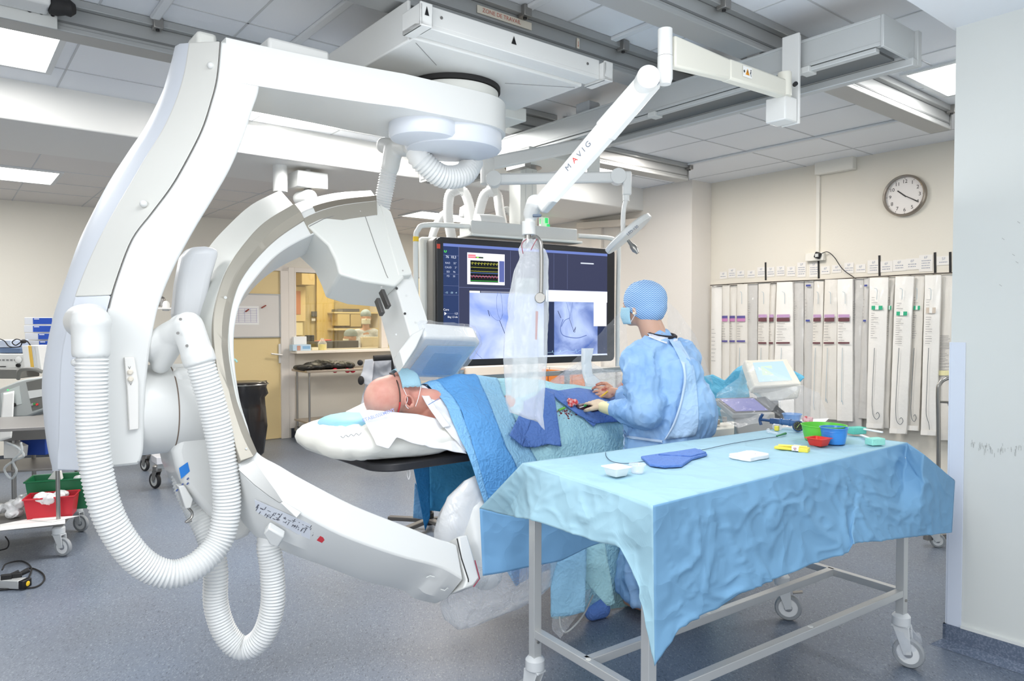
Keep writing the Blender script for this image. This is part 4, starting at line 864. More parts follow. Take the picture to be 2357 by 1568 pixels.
db = thing('head_drape', R(1.95, 2.6, .8), 'brighter blue drape band with folded border across the patient chest', 'drape')
o2 = [[q-B*.012+UP*.008 for q in c] for c in (b0, b1, bm, b2)]
d3 = sheet([o2[1], o2[2], o2[3]], 8, .006, 9); ALLD.append(d3); obj('band', d3, DARKB, db, solid=.003, ang=180)
d4 = sheet([o2[0], o2[1]], 6, .005, 12); ALLD.append(d4); obj('folded_border', d4, STRIPB, db, solid=.003, ang=180)
allv = M()
for q in ALLD: allv.add(q.v, q.f)
BV = BVHTree.FromPolygons([tuple(p) for p in allv.v], allv.f)
def ond(px, py, off=.006):
    d = ray(px, py).normalized(); h = BV.ray_cast(CAM, d)
    return (h[0]-d*off) if h[0] is not None else onv(px, py, 2.6)-d*off
def patch(name, pts_top, pts_bot, nx, ny, m_, lab, off=.016, amp=.004, sc=14, seed=0, th=.004, par=None, cat='cloth'):
    n = max(len(pts_top), len(pts_bot)); a = resample([V(x, y, 0) for x, y in pts_top], nx); b = resample([V(x, y, 0) for x, y in pts_bot], nx); rows = []
    for k in range(ny):
        t = k/(ny-1); rows.append([ond(*(lerp(p, q, t)).xy, off) for p, q in zip(a, b)])
    # relax so the sheet hangs smoothly
    for it in range(6):
        nr = [r[:] for r in rows]
        for k in range(1, ny-1):
            for i in range(1, nx-1): nr[k][i] = (rows[k-1][i]+rows[k+1][i]+rows[k][i-1]+rows[k][i+1]+rows[k][i]*2)/6
        rows = nr
    g = M().grid(rows); dd = -ray(1200, 950).normalized()
    g.v = [p+dd*(abs(noise.noise(p*sc+V(seed, 0, 0)))*amp*2+.002) for p in g.v]
    o = obj(name, g, m_, par, solid=th, ang=180)
    if par is None: tag(o, lab, cat)
    return o
patch('surgical_towel', [(1254, 893), (1285, 900), (1330, 893), (1390, 903), (1428, 915)], [(1290, 925), (1330, 955), (1370, 975), (1400, 972), (1440, 970)], 30, 12, ROYAL, 'royal blue surgical towel spread around the gloved hands', .024, .006)
patch('surgical_towel', [(1205, 925), (1232, 912), (1250, 893), (1275, 905)], [(1204, 1028), (1232, 1030), (1262, 1022), (1292, 1028)], 26, 26, ROYAL, 'royal blue towel hanging down the drape right of the plastic shield bag', .028, .006, seed=4)
patch('surgical_towel', [(1200, 945), (1225, 960)], [(1173, 1002), (1203, 1027)], 10, 12, ROYAL, 'folded royal blue towel corner under the tip of the shield bag', .03, .004, seed=7)
patch('surgical_towel', [(1335, 955), (1360, 950), (1400, 955)], [(1350, 968), (1366, 982), (1372, 975)], 12, 8, ROYAL, 'small royal blue towel flap hanging below the bloodied gauze', .02, .004, seed=2)
BLOOD = mat('blood_stain', srgb(112, 34, 40), .5, vary=(60, srgb(150, 70, 70), .4, .6))
patch('blood_patch', [(1325, 932), (1360, 926), (1392, 934)], [(1330, 940), (1365, 948), (1395, 942)], 12, 6, mat('dark_blood', srgb(64, 28, 44), .4), 'dark blood soaked pad beside the gloved hand', .036, .003, cat='pad')
bs = M(); random.seed(11)
for k in range(46):
    x = 1302+random.gauss(0, 9); y = 950+random.gauss(0, 6); c = ond(x, y, .004); bs.ball(c, random.uniform(.001, .006), None, .001, A, UP, B, 8, 5)
tag(obj('blood_spatter', bs, BLOOD), 'dark red blood spatter on the pale drape below the towel', 'blood', kind='stuff')
random.seed(4); c = ond(1318, 929, .042); gm = M()
for k in range(9): gm.ball(c+V(random.uniform(-.018, .018), random.uniform(-.012, .012), random.uniform(-.008, .014)), random.uniform(.010, .016))
gz = fuse(gm, .003, 2); gz = wrinkle(gz, .005, 90, 2)
tag(obj('bloody_gauze', gz, mat('bloody_gauze', srgb(216, 70, 72), .7, vary=(60, srgb(240, 190, 186), .45, .6))), 'crumpled bright red gauze lying on the royal blue towel', 'gauze')
t = thing('catheter_sheath', ond(1350, 932, .03), 'green hubbed sheath lying between gauze and gloved hand', 'sheath')
a = ond(1356, 928, .054); b = ond(1345, 935, .054); obj('hub', M().cap(a, .007, b, .006), mat('hub_green', srgb(50, 150, 84), .4), t); obj('tube', M().tube([b, ond(1334, 939, .048)], .002, 8), WHITEC, t)
t = thing('catheter_sheath', ond(1295, 941, .02), 'lime green hub lying above the blood spatter', 'sheath')
a = ond(1299, 939, .018); b = ond(1287, 944, .018); obj('hub', M().cap(a, .006, b, .005), mat('hub_lime', srgb(120, 196, 70), .4), t); obj('tube', M().tube([b, ond(1280, 950, .02)], .002, 8), mat('tube_brown', srgb(140, 80, 70), .5), t)
# hanging drapes under the far side of the table
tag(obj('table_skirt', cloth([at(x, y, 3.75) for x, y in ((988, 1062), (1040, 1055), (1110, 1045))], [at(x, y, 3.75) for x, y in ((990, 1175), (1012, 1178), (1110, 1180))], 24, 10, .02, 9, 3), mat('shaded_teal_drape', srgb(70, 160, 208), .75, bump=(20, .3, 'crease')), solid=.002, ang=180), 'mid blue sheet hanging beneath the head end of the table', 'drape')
tag(obj('pointed_drape', cloth([at(x, y, 3.6) for x, y in ((951, 1075), (988, 1072))], [at(x, y, 3.6) for x, y in ((979, 1222), (990, 1190))], 10, 14, .01, 9, 5), DEEPB, solid=.002, ang=180), 'deep blue pointed drape corner hanging under the table', 'drape')
tag(obj('blue_flap', cloth([at(x, y, 3.68) for x, y in ((955, 1110), (972, 1140))], [at(x, y, 3.68) for x, y in ((951, 1192), (976, 1196))], 8, 8, .006, 9, 5), STRIPB, solid=.002, ang=180), 'light blue drape flap behind the pointed drape corner', 'drape')
tag(obj('floor_drape', cloth([at(x, y, 3.15) for x, y in ((1266, 1235), (1320, 1230), (1352, 1225))], [at(x, y, 3.05) for x, y in ((1268, 1420), (1310, 1418), (1346, 1408))], 16, 16, .012, 7, 8), LIGHTB, solid=.002, ang=180), 'light blue drape panel hanging near the floor behind the table leg', 'drape')
tag(obj('drape_tail', cloth([at(x, y, 3.2) for x, y in ((1345, 1260), (1392, 1250))], [at(x, y, 3.15) for x, y in ((1338, 1330), (1398, 1395), (1415, 1388))], 16, 14, .02, 7, 2), TEALB, solid=.002, ang=180), 'teal drape tail twisted beside the gown hem', 'drape')
tag(obj('clear_bag', wrinkle(cloth([at(x, y, 3.25) for x, y in ((1272, 1400), (1370, 1350))], [at(x, y, 3.2) for x, y in ((1270, 1450), (1290, 1470), (1355, 1380))], 16, 12, .012, 8, 2), .006, 20), FILMT, ang=180), 'clear plastic drape hem trailing on the floor by the table leg', 'plastic')
pc = M().tube(catmull([at(x, y, 3.22) for x, y in ((1288, 1400), (1290, 1440), (1305, 1455), (1340, 1420), (1365, 1370))], 6), .004, 8); tag(obj('grey_cable', pc, GREYP), 'grey cable coiled inside the clear plastic near the floor', 'cable')
# star base of a stool beyond the table
sb = thing('rolling_stool_base', onz(985, 1218, .0), 'dark five-star wheeled base on the floor behind the table', 'stool')
c = onz(987, 1197, .07)
obj('hub', M().cyl(c-UP*.03, c+UP*.05, .035, 20).cyl(c+UP*.05, c+UP*.45, .022, 16), BLACKM, sb)
for k in range(5):
    t = 2*PI*k/5+2.9; e = c+V(math.cos(t), math.sin(t), 0)*.30
    obj('leg', M().bar(c, e-UP*.005, .045, .03), mat('stool_leg', srgb(92, 88, 84), .45), sb, bevel=.006)
    obj('caster', M().cyl(V(e.x-.012, e.y, .027), V(e.x+.012, e.y, .027), .027, 16).cyl(e-UP*.03, e, .008, 8), BLACK, sb)
# ================================================================ INSTRUMENT TABLE (foreground)
LBL = V(.085, 2.61, 0); TD = V(.82, .572, 0).normalized(); TS = V(TD.y, -TD.x, 0)
it = thing('instrument_table', LBL+TD*.75+TS*.285, 'steel-legged rolling instrument table under a blue sterile sheet', 'table')
LL, LW, TZ = 1.50, .572, .925
legs = [LBL, LBL+TD*LL, LBL+TS*LW, LBL+TD*LL+TS*LW]
obj('tabletop', M().box(LBL+TD*(LL/2)+TS*(LW/2)+UP*(TZ-.02), LL-.04, LW-.02, .035, TD, TS), STEEL, it, bevel=.004)
SQ = mat('square_steel_tube', srgb(206, 207, 206), .34, metal=.4)
for q in legs:
    lg = obj('leg', M().box(q+UP*(.22+(TZ-.26)/2), .034, .034, TZ-.26, TD, TS), SQ, it, bevel=.002)
    obj('bolt', M().cyl(q-TS*-.017+UP*.28, q-TS*-.022+UP*.28, .006, 10), STEEL, lg)
zb = .31
for a, b in ((legs[0], legs[2]), (legs[1], legs[3]), (legs[2], legs[3])): obj('stretcher', M().bar(a+UP*zb, b+UP*zb, .03, .03), SQ, it, bevel=.002)
a = lerp(legs[0], legs[2], .5)+UP*zb; b = lerp(legs[1], legs[3], .45)+UP*zb; obj('stretcher', M().bar(a, b, .03, .03), SQ, it, bevel=.002)
for p in (lerp(legs[2], legs[3], .56), lerp(legs[0], legs[2], .52), lerp(lerp(legs[0], legs[2], .5), lerp(legs[1], legs[3], .45), .42)): obj('cap_plug', M().lathe(p+UP*(zb+.015)+TS*0, UP, [(.010, 0), (.010, .0015), (.006, .003)], 14), mat('plug_white', srgb(228, 228, 224), .5), it)
CG = mat('caster_grey', srgb(216, 219, 221), .4); CT = mat('caster_tyre', srgb(158, 162, 166), .55)
def caster(par, q, r=.062, w=.026, ang=0, zt=.22, dark=False, brake=False):
    d = V(math.cos(ang), math.sin(ang), 0); s = V(-d.y, d.x, 0); c = V(q.x, q.y, r)+d*.03
    k = obj('caster', M().lathe(V(q.x, q.y, zt-.055), UP, [(.030, 0), (.036, .006), (.036, .04), (.028, .05), (.012, .055)], 24).add([], []), CG if not dark else STEELD, par, bevel=.002)
    fk = M()
    for sg in (-1, 1): fk.prism([V(q.x, q.y, zt-.05)+s*sg*(w/2+.006)-d*.03, V(q.x, q.y, zt-.05)+s*sg*(w/2+.006)+d*.035, c+s*sg*(w/2+.006)+d*.016+UP*.0, c+s*sg*(w/2+.006)-d*.014-UP*.008], s*sg*.004)
    fk.box(V(q.x, q.y, zt-.056), .066, w+.02, .008, d, s); obj('fork', fk, CG if not dark else STEELD, k, bevel=.002)
    obj('tyre', M().lathe(c-s*(w/2), s, [(r*.72, 0), (r*.93, 0), (r, w*.25), (r, w*.75), (r*.93, w), (r*.72, w), (r*.72, 0)], 36, False), CT if not dark else mat('black_tyre', srgb(40, 40, 42), .5), k)
    obj('wheel_rim', M().lathe(c-s*(w/2-.003), s, [(r*.30, 0), (r*.73, .001), (r*.73, w-.007), (r*.30, w-.006)], 32), mat('rim_white', srgb(240, 242, 243), .4) if not dark else GREYP, k)
    obj('hub', M().lathe(c-s*(w/2+.004), s, [(r*.1, 0), (r*.3, .003), (r*.3, w+.005), (r*.1, w+.008)], 24), mat('hub_grey', srgb(150, 154, 160), .4), k)
    if brake: obj('brake_pedal', M().bar(c+d*.02+UP*(r+.012), c+d*.065+UP*(r+.022), .03, .006), STEEL, k, bevel=.002)
    return k
caster(it, legs[0], ang=2.4, zt=.225); caster(it, legs[1], ang=-.35, zt=.225, brake=True); caster(it, legs[2], ang=.5, zt=.225); caster(it, legs[3], ang=-.75, zt=.225)
cfilm = M().ball(V(legs[3].x+.02, legs[3].y, .10), .06, .05, .07); tag(obj('plastic_wrap', wrinkle(cfilm, .02, 30, 2), FILM, ang=180), 'scrap of clear plastic wrap caught on the nearest right caster', 'plastic')
# sterile sheet
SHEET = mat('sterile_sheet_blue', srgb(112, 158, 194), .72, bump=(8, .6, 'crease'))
SHEETT = mat('sterile_sheet_top', srgb(158, 196, 212), .7, bump=(9, .5, 'crease'))  # same cloth; top and left fall coloured lighter as if lit
sh_ = thing('sterile_sheet', LBL+TD*.75+TS*.285+UP*.3, 'large light blue sterile sheet draped over the instrument table', 'sheet')
zt = TZ+.012
cBL, cFL, cFR, cBR = onz(1203, 1066, zt), onz(1503, 1164, zt), onz(2088, 1019, zt), onz(1810, 984, zt)
rows = []
NXX, NYY = 70, 30
for k in range(NYY):
    t = k/(NYY-1); rows.append([lerp(lerp(cBL, cBR, i/(NXX-1)), lerp(cFL, cFR, i/(NXX-1)), t) for i in range(NXX)])
def crumple(p, amp=.004, s=0):
    q = p*9+V(s, s, s); w = V(noise.noise(q*.6), noise.noise(q*.6+V(5, 5, 5)), 0); h = max(0, 1-abs(noise.noise(q+w)*4.5))**1.5*.8+noise.noise(q*.45)*.5
    return h*amp
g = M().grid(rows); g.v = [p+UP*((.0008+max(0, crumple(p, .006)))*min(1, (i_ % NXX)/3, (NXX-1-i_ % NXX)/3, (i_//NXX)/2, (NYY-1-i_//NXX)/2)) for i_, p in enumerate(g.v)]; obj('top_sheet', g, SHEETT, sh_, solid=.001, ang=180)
TOPB = BVHTree.FromPolygons([tuple(p) for p in g.v], g.f)
nf = TS*1.0
pf = lambda x, y, e=0: onplane(x, y, cFL+TS*e, TS)
top_ = [cFL, lerp(cFL, cFR, .25), lerp(cFL, cFR, .5), lerp(cFL, cFR, .75), cFR]
hem = [(1507, 1534), (1512, 1520), (1548, 1468), (1560, 1443), (1618, 1414), (1656, 1398), (1700, 1362), (1790, 1326), (1862, 1300), (1955, 1272), (1958, 1252), (2060, 1241), (2110, 1236)]
def hang(top_, bot, nx, ny, nrm, amp, seed, ends=True):
    a = resample(top_, nx); b = resample(bot, nx); rows = []
    for k in range(ny):
        t = k/(ny-1); row = []
        for i in range(nx):
            p = lerp(a[i], b[i], t); q = p*5+V(seed, seed, 0); w = V(noise.noise(q*.7+V(3, 1, 2)), noise.noise(q*.7), noise.noise(q*.7+V(7, 7, 7)))*1.1
            h = max(0, 1-abs(noise.noise(q+w)*5))**1.3*.9+noise.noise(q*.5)*1.6+max(0, 1-abs(noise.noise((q+w)*2.3+V(4, 4, 4))*5))**1.3*.45
            ed = max(0, min(1, i/(nx*.06), (nx-1-i)/(nx*.06))) if ends else 1; row.append(p+nrm*(h*amp*min(1, t*5)*ed))
        rows.append(row)
    return M().grid(rows)
top2 = top_+[pf(2125, 1045, .01), pf(2160, 1074, .01), pf(2198, 1108, .0)]
hem2 = hem[:-1]+[(2110, 1236), (2150, 1231), (2191, 1226)]
f1 = hang(top2, [pf(x, y, .03) for x, y in hem2], 150, 60, TS, .011, 1)
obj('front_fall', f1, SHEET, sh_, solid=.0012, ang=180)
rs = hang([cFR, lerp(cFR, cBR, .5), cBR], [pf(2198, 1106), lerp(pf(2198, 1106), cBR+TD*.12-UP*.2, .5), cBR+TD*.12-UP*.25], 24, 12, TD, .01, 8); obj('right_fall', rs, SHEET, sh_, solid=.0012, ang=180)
pL = lambda x, y, e=0: onplane(x, y, cFL-TD*e, TD)
hemL = [(1104, 1170), (1165, 1186), (1226, 1196), (1310, 1226), (1385, 1250), (1424, 1258), (1446, 1300), (1470, 1350), (1488, 1430), (1507, 1534)]
hL = [pL(x, y, .02) for x, y in hemL]; hL[-1] = pf(1507, 1534, .03); hL[0] = at(1104, 1170, 2.78); hL[1] = at(1165, 1186, 2.72)
topL = [cBL, lerp(cBL, cFL, .33), lerp(cBL, cFL, .66), cFL]
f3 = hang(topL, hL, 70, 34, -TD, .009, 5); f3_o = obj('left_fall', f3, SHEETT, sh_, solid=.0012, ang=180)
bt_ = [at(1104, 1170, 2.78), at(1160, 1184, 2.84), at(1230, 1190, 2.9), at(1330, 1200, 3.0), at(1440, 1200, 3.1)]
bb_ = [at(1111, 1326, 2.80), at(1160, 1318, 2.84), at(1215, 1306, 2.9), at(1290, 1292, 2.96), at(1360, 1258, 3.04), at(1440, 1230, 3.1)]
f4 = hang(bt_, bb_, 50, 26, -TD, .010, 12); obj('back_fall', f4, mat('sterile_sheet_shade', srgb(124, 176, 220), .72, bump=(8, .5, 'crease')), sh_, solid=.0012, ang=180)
# ---- items on the table
ZI = zt+.006
def onT(px, py, e=0):
    d = ray(px, py).normalized(); h = TOPB.ray_cast(CAM, d); p = h[0] if h[0] is not None else onz(px, py, ZI)
    return V(p.x, p.y, p.z+.002+e)
CLR = film('clear_cup_plastic', (.95, .96, .97), .25, .08, 5, .1)
def squarecup(px, py, s0, s1, h, m_, lab, name='square_cup', fill=None):
    c = onT(px, py); c.z = ZI+.001; t = thing(name, c, lab, 'cup')
    def sq(s, z, r=.25, n=5):
        o = []; 
        for (sx, sy) in ((1, 1), (-1, 1), (-1, -1), (1, -1)):
            cx, cy = sx*s*(1-r), sy*s*(1-r); a0 = {(1, 1): 0, (-1, 1): PI/2, (-1, -1): PI, (1, -1): 1.5*PI}[(sx, sy)]
            for k in range(n): t_ = a0+PI/2*k/(n-1); o.append(c+TD*(cx+s*r*math.cos(t_))+TS*-1*(-(cy+s*r*math.sin(t_)))+UP*z)
        return o
    m_b = M().loft([sq(s0*.9, .0), sq(s0, .003), sq(s1, h), sq(s1+.006, h), sq(s1+.006, h+.002), sq(s1-.002, h+.002), sq(s0-.002, .005), sq(s0*.5, .005)])
    obj('bowl_wall', m_b, m_, t, ang=50)
    return t
squarecup(1419, 1098, .026, .033, .028, mat('white_cup_plastic', srgb(238, 238, 236), .4), 'small square white cup at the near left of the sterile sheet')
def cup(px, py, r0, r1, h, m_, lab, name='bowl', rings=(), cat='bowl'):
    c = onT(px, py); c.z = ZI; t = thing(name, c, lab, cat)
    prof = [(r0*.9, 0), (r0, .002)]+[(r0+(r1-r0)*k/6, h*k/6) for k in range(1, 7)]+[(r1+.003, h), (r1+.003, h+.003), (r1-.001, h+.003)]+[(r0+(r1-r0)*k/6-.002, h*k/6) for k in range(6, 0, -1)]+[(r0-.003, .004), (.001, .004)]
    obj('bowl_wall', M().lathe(c, UP, prof, 40), m_, t, ang=50)
    for z in rings: rr = r0+(r1-r0)*z; obj('rim_ring', M().tube([c+V(math.cos(k*PI/16)*rr, math.sin(k*PI/16)*rr, h*z) for k in range(32)], .0012, 6, closed=True), m_, t)
    return t
cup(1467, 1090, .020, .026, .028, CLR, 'small clear round cup next to the square white cup', 'clear_cup', cat='cup')
GRN = mat('green_bowl_plastic', srgb(104, 206, 66), .35); BLU = mat('blue_bowl_plastic', srgb(56, 136, 216), .3, coat=.3); 
cup(1896, 1016, .076, .090, .064, GRN, 'large lime green plastic bowl at the far right of the sheet')
cup(1919, 1024, .044, .054, .066, BLU, 'blue plastic bowl standing in front of the lime green bowl', rings=(.8,))
squarecup(1884, 1029, .028, .036, .030, mat('red_cup_plastic', srgb(222, 56, 44), .35), 'small square red cup in front of the blue bowl')
cup(1823, 972, .034, .046, .040, film('blue_clear_plastic', srgb(150, 190, 236), .55, .1, 5, .1), 'translucent pale blue bowl behind the inflation device')
# white gauze stack
c = onT(1725, 1056); g = M(); rr = []
for (s, z) in ((1, .0), (1.03, .004), (1.0, .010), (1.02, .013), (.97, .017)): rr.append([c+TD*(.066*s*x)+TS*(-.046*s*y)+UP*z for x, y in ((-1, -.7), (-.85, -1), (0, -.95), (.7, -1), (1, -.8), (.95, .4), (1, .9), (.4, 1), (-.3, .9), (-.9, 1), (-1, .6))])
g.loft(rr); g.ball(c+UP*.018-TD*.008, .034, .022, .010, TD, TS, UP, 16, 8)
tag(obj('gauze_stack', wrinkle(g, .002, 40), WHITEC, bevel=.003), 'folded white gauze stack lying in the middle of the table', 'gauze')
# blue towel folded
tw = [(1475, 1058), (1540, 1048), (1612, 1041), (1628, 1052), (1592, 1062), (1570, 1078), (1530, 1080), (1495, 1076)]
g = M(); g.prism([onT(x, y, .001) for x, y in tw], UP*.010); o = obj('folded_towel', g, ROYAL, bevel=.003); tag(o, 'folded royal blue towel lying flat near the left end of the sheet', 'towel')
obj('towel_fold', M().prism([onT(x, y, .010) for x, y in ((1515, 1056), (1600, 1042), (1626, 1051), (1590, 1060))], UP*.006), ROYAL, o, bevel=.002)
# guidewires
gw_ = [(1394, 1045), (1396, 1055), (1410, 1066), (1440, 1070), (1490, 1064), (1560, 1048), (1620, 1038), (1680, 1025), (1740, 1015), (1790, 1008)]
t = thing('guidewire', onT(1600, 1040), 'thin dark guidewire with a green tip crossing the sheet', 'wire')
obj('wire', M().tube(catmull([onT(x, y, .003) for x, y in gw_], 8), .0014, 6), mat('dark_wire', srgb(44, 70, 96), .4), t)
obj('green_tip', M().cap(onT(1788, 1008, .006), .0035, onT(1808, 1003, .008), .0055), mat('tip_green', srgb(44, 130, 82), .4), t)
obj('clear_valve', M().cap(onT(1767, 998, .008), .006, onT(1790, 1003, .008), .004).ball(onT(1768, 996, .01), .008), CLR, t)
# needle counter
t = thing('needle_counter', onT(1822, 1040), 'yellow needle counter box with biohazard sticker', 'box')
a = onT(1784, 1034, .006); b = onT(1862, 1041, .006); q = (b-a).normalized(); s_ = UP.cross(q)
obj('yellow_tray', M().bar(a, lerp(a, b, .55), .035, .010).bar(lerp(a, b, .72), b, .045, .016), mat('needle_yellow', srgb(236, 220, 84), .45), t, bevel=.002)
obj('syringe_bars', M().bar(lerp(a, b, .1)+UP*.010, lerp(a, b, .95)+UP*.012, .006, .006).bar(lerp(a, b, .2)+UP*.008+s_*.012, lerp(a, b, .5)+UP*.009+s_*.012, .006, .006), mat('needle_yellow2', srgb(246, 232, 120), .45), t)
c = lerp(a, b, .63)+UP*.004; lb = obj('sticker', M().box(c, .026, .046, .018, q, s_), PAPER, t, bevel=.001)
fr_ = -s_ if (-s_).dot(CAM-c) > 0 else s_
bh = M(); cc = c+fr_*.0236
for k in range(3): tt_ = PI/2+k*2*PI/3; o_ = cc+q*(.0035*math.cos(tt_))+UP*(.0035*math.sin(tt_)); bh.tube([o_+q*(.0032*math.cos(z))+UP*(.0032*math.sin(z)) for z in [tt_+PI*.25+2*PI*.75*j_/12 for j_ in range(13)]], .0007, 5)
obj('biohazard_mark', bh, mat('biohazard_red', srgb(180, 50, 90), .6), lb)
# sponge brushes
t = thing('sponge_brush', onT(1976, 1003), 'teal sponge with a white handle, farther of two by the green bowl', 'sponge', 'scrub sponges')
a = onT(1971, 1001, .018); q = (TD*.9+TS*.3).normalized(); obj('sponge', M().box(a, .072, .045, .030, q, UP.cross(q)), mat('sponge_teal_dark', srgb(110, 204, 186), .9, bump=(200, .3)), t, bevel=.003)
obj('handle', M().bar(onT(1975, 1000, .026), onT(2031, 1012, .030), .012, .007), WHITEC, t, bevel=.002)
t = thing('sponge_brush', onT(2014, 1022), 'pale mint sponge nearest the right end of the sheet', 'sponge', 'scrub sponges')
a = onT(2014, 1026, .016); obj('sponge', M().box(a, .066, .042, .028, q, UP.cross(q)), mat('sponge_mint', srgb(158, 228, 214), .9, bump=(200, .3)), t, bevel=.003)
obj('handle', M().bar(onT(1982, 1008, .010), onT(2002, 1018, .014), .014, .006), WHITEC, t, bevel=.002)
# inflation device
NAVY = mat('navy_plastic', srgb(44, 78, 124), .35, coat=.3)
t = thing('inflation_syringe', onT(1800, 990), 'navy blue inflation syringe with round pressure gauge', 'syringe')
a = onT(1750, 981, .03); b = onT(1846, 992, .03); q = (b-a).normalized()
obj('barrel', M().cyl(lerp(a, b, .35), lerp(a, b, .9), .014, 20).cyl(lerp(a, b, .5), lerp(a, b, .54), .017, 20).cyl(lerp(a, b, .7), lerp(a, b, .74), .017, 20), mat('barrel_blue', srgb(70, 108, 156), .25), t)
obj('plunger', M().cyl(a, lerp(a, b, .4), .007, 14).box(lerp(a, b, .38), .05, .03, .026, q, UP.cross(q)), NAVY, t, bevel=.003)
obj('handle', M().tube(catmull([a-UP*.026+q*.004, a-q*.002, a+UP*.028+q*.012], 6), .007, 10), NAVY, t)
gp = onT(1837, 996, .028); gn = (CAM-gp); gn.z = .3; gn.normalize()
gg = obj('gauge', M().lathe(gp-gn*.012, gn, [(.022, 0), (.026, .004), (.026, .02), (.022, .022), (.021, .018), (.0, .018)], 32), NAVY, t)
ex = UP.cross(gn).normalized(); ey = gn.cross(ex)
obj('gauge_face', M().lathe(gp+gn*.0085, gn, [(.0195, 0), (.0195, .001)], 28), BLACK, gg)
gt_ = M()
for k in range(12): th = 2*PI*k/12; o_ = gp+gn*.0102+ex*(.015*math.cos(th))+ey*(.015*math.sin(th)); gt_.bar(o_, o_+ex*(.003*math.cos(th))+ey*(.003*math.sin(th)), .001, .0006, gn)
gt_.bar(gp+gn*.0102-ex*.006-ey*.008, gp+gn*.0102+ex*.006+ey*.010, .0016, .0006, gn)
obj('gauge_marks', gt_, mat('gauge_lime', srgb(196, 226, 120), .5), gg, smooth=False)
obj('clear_chamber', M().cyl(onT(1782, 990, .014), onT(1796, 992, .014), .014, 16), CLR, t); obj('yellow_label', M().box(onT(1788, 993, .012), .018, .018, .022, q, UP.cross(q)), MATS['needle_yellow'], t, bevel=.002)
g = M(); random.seed(9); c = onT(1862, 975, .008)
for k in range(8): g.ball(c+V(random.uniform(-.025, .025), random.uniform(-.012, .012), random.uniform(0, .018)), random.uniform(.008, .016))
tag(obj('stained_gauze', wrinkle(fuse(g, .003, 2), .005, 80), mat('pink_gauze', srgb(232, 190, 190), .8, vary=(50, srgb(206, 90, 90), .5, .62))), 'pink stained gauze crumpled behind the lime green bowl', 'gauze')
tag(obj('paper_wrapper', M().prism([onT(x, y, .004) for x, y in ((1835, 970), (1908, 966), (1900, 974), (1838, 980))], UP*.001), PAPER), 'white paper wrapper lying behind the lime green bowl', 'wrapper')
# ================================================================ STANDING CLINICIAN
GOWN = mat('surgical_gown_blue', srgb(138, 180, 228), .62, bump=(12, .6, 'crease'), vary=(5, srgb(160, 198, 238), .4, .6))
GOWN2 = mat('surgical_gown_edge', srgb(176, 208, 242), .6, bump=(20, .3, 'crease'))
SKIN2 = mat('skin', srgb(206, 164, 142), .5, sss=.12); GLOVE = mat('latex_glove', srgb(226, 202, 172), .45, bump=(60, .2), sss=.05)
D = at(1530, 900, 3.55); D.z = 0; Lf = -A
W = thing('person', D, 'clinician in blue gown and knitted-look cap working over the patient', 'person')
Hd = at(1476, 700, 3.62); HDz = Hd.z
fb = (B*.95-A*.25).normalized(); fs = V(fb.y, -fb.x, 0)       # head forward / head right
fs = -fs if fs.dot(A) < 0 else fs
body = M()
body.ball(Hd+UP*.012-fb*.01, .074, .093, .095, fs, fb, UP, 28, 18); body.ball(Hd+fb*.03-UP*.035, .058, .06, .075, fs, fb, UP, 24, 14); body.ball(Hd+fb*.055-UP*.085, .032, .03, .026, fs, fb, UP)
body.cap(Hd+fb*.088-UP*.005, .009, Hd+fb*.102-UP*.035, .013); body.cap(Hd-fb*.03-UP*.06, .058, V(D.x, D.y, 1.33)+B*.04, .066, 20)
for s in (-1, 1): body.ball(Hd+fs*s*.074-fb*.005-UP*.028, .009, .020, .030, fs, fb, UP); body.ball(Hd+fb*.078+fs*s*.03+UP*.004, .013, .010, .008, fs, fb, UP)
body.cap(V(D.x, D.y, 1.30)+Lf*.14, .06, V(D.x, D.y, 1.30)-Lf*.14, .06); body.ball(V(D.x, D.y, 1.15), .16, .11, .2, A, B, UP); body.ball(V(D.x, D.y, .95), .16, .12, .14, A, B, UP)
for s in (-1, 1):
    h = V(D.x, D.y, .88)+Lf*s*.09; body.cap(h, .085, V(h.x, h.y, .48)+B*.02, .06); body.cap(V(h.x, h.y, .48)+B*.02, .056, V(h.x, h.y, .10), .04); body.cap(V(h.x, h.y, .05)-B*.03, .035, V(h.x, h.y, .04)+B*.15, .032)
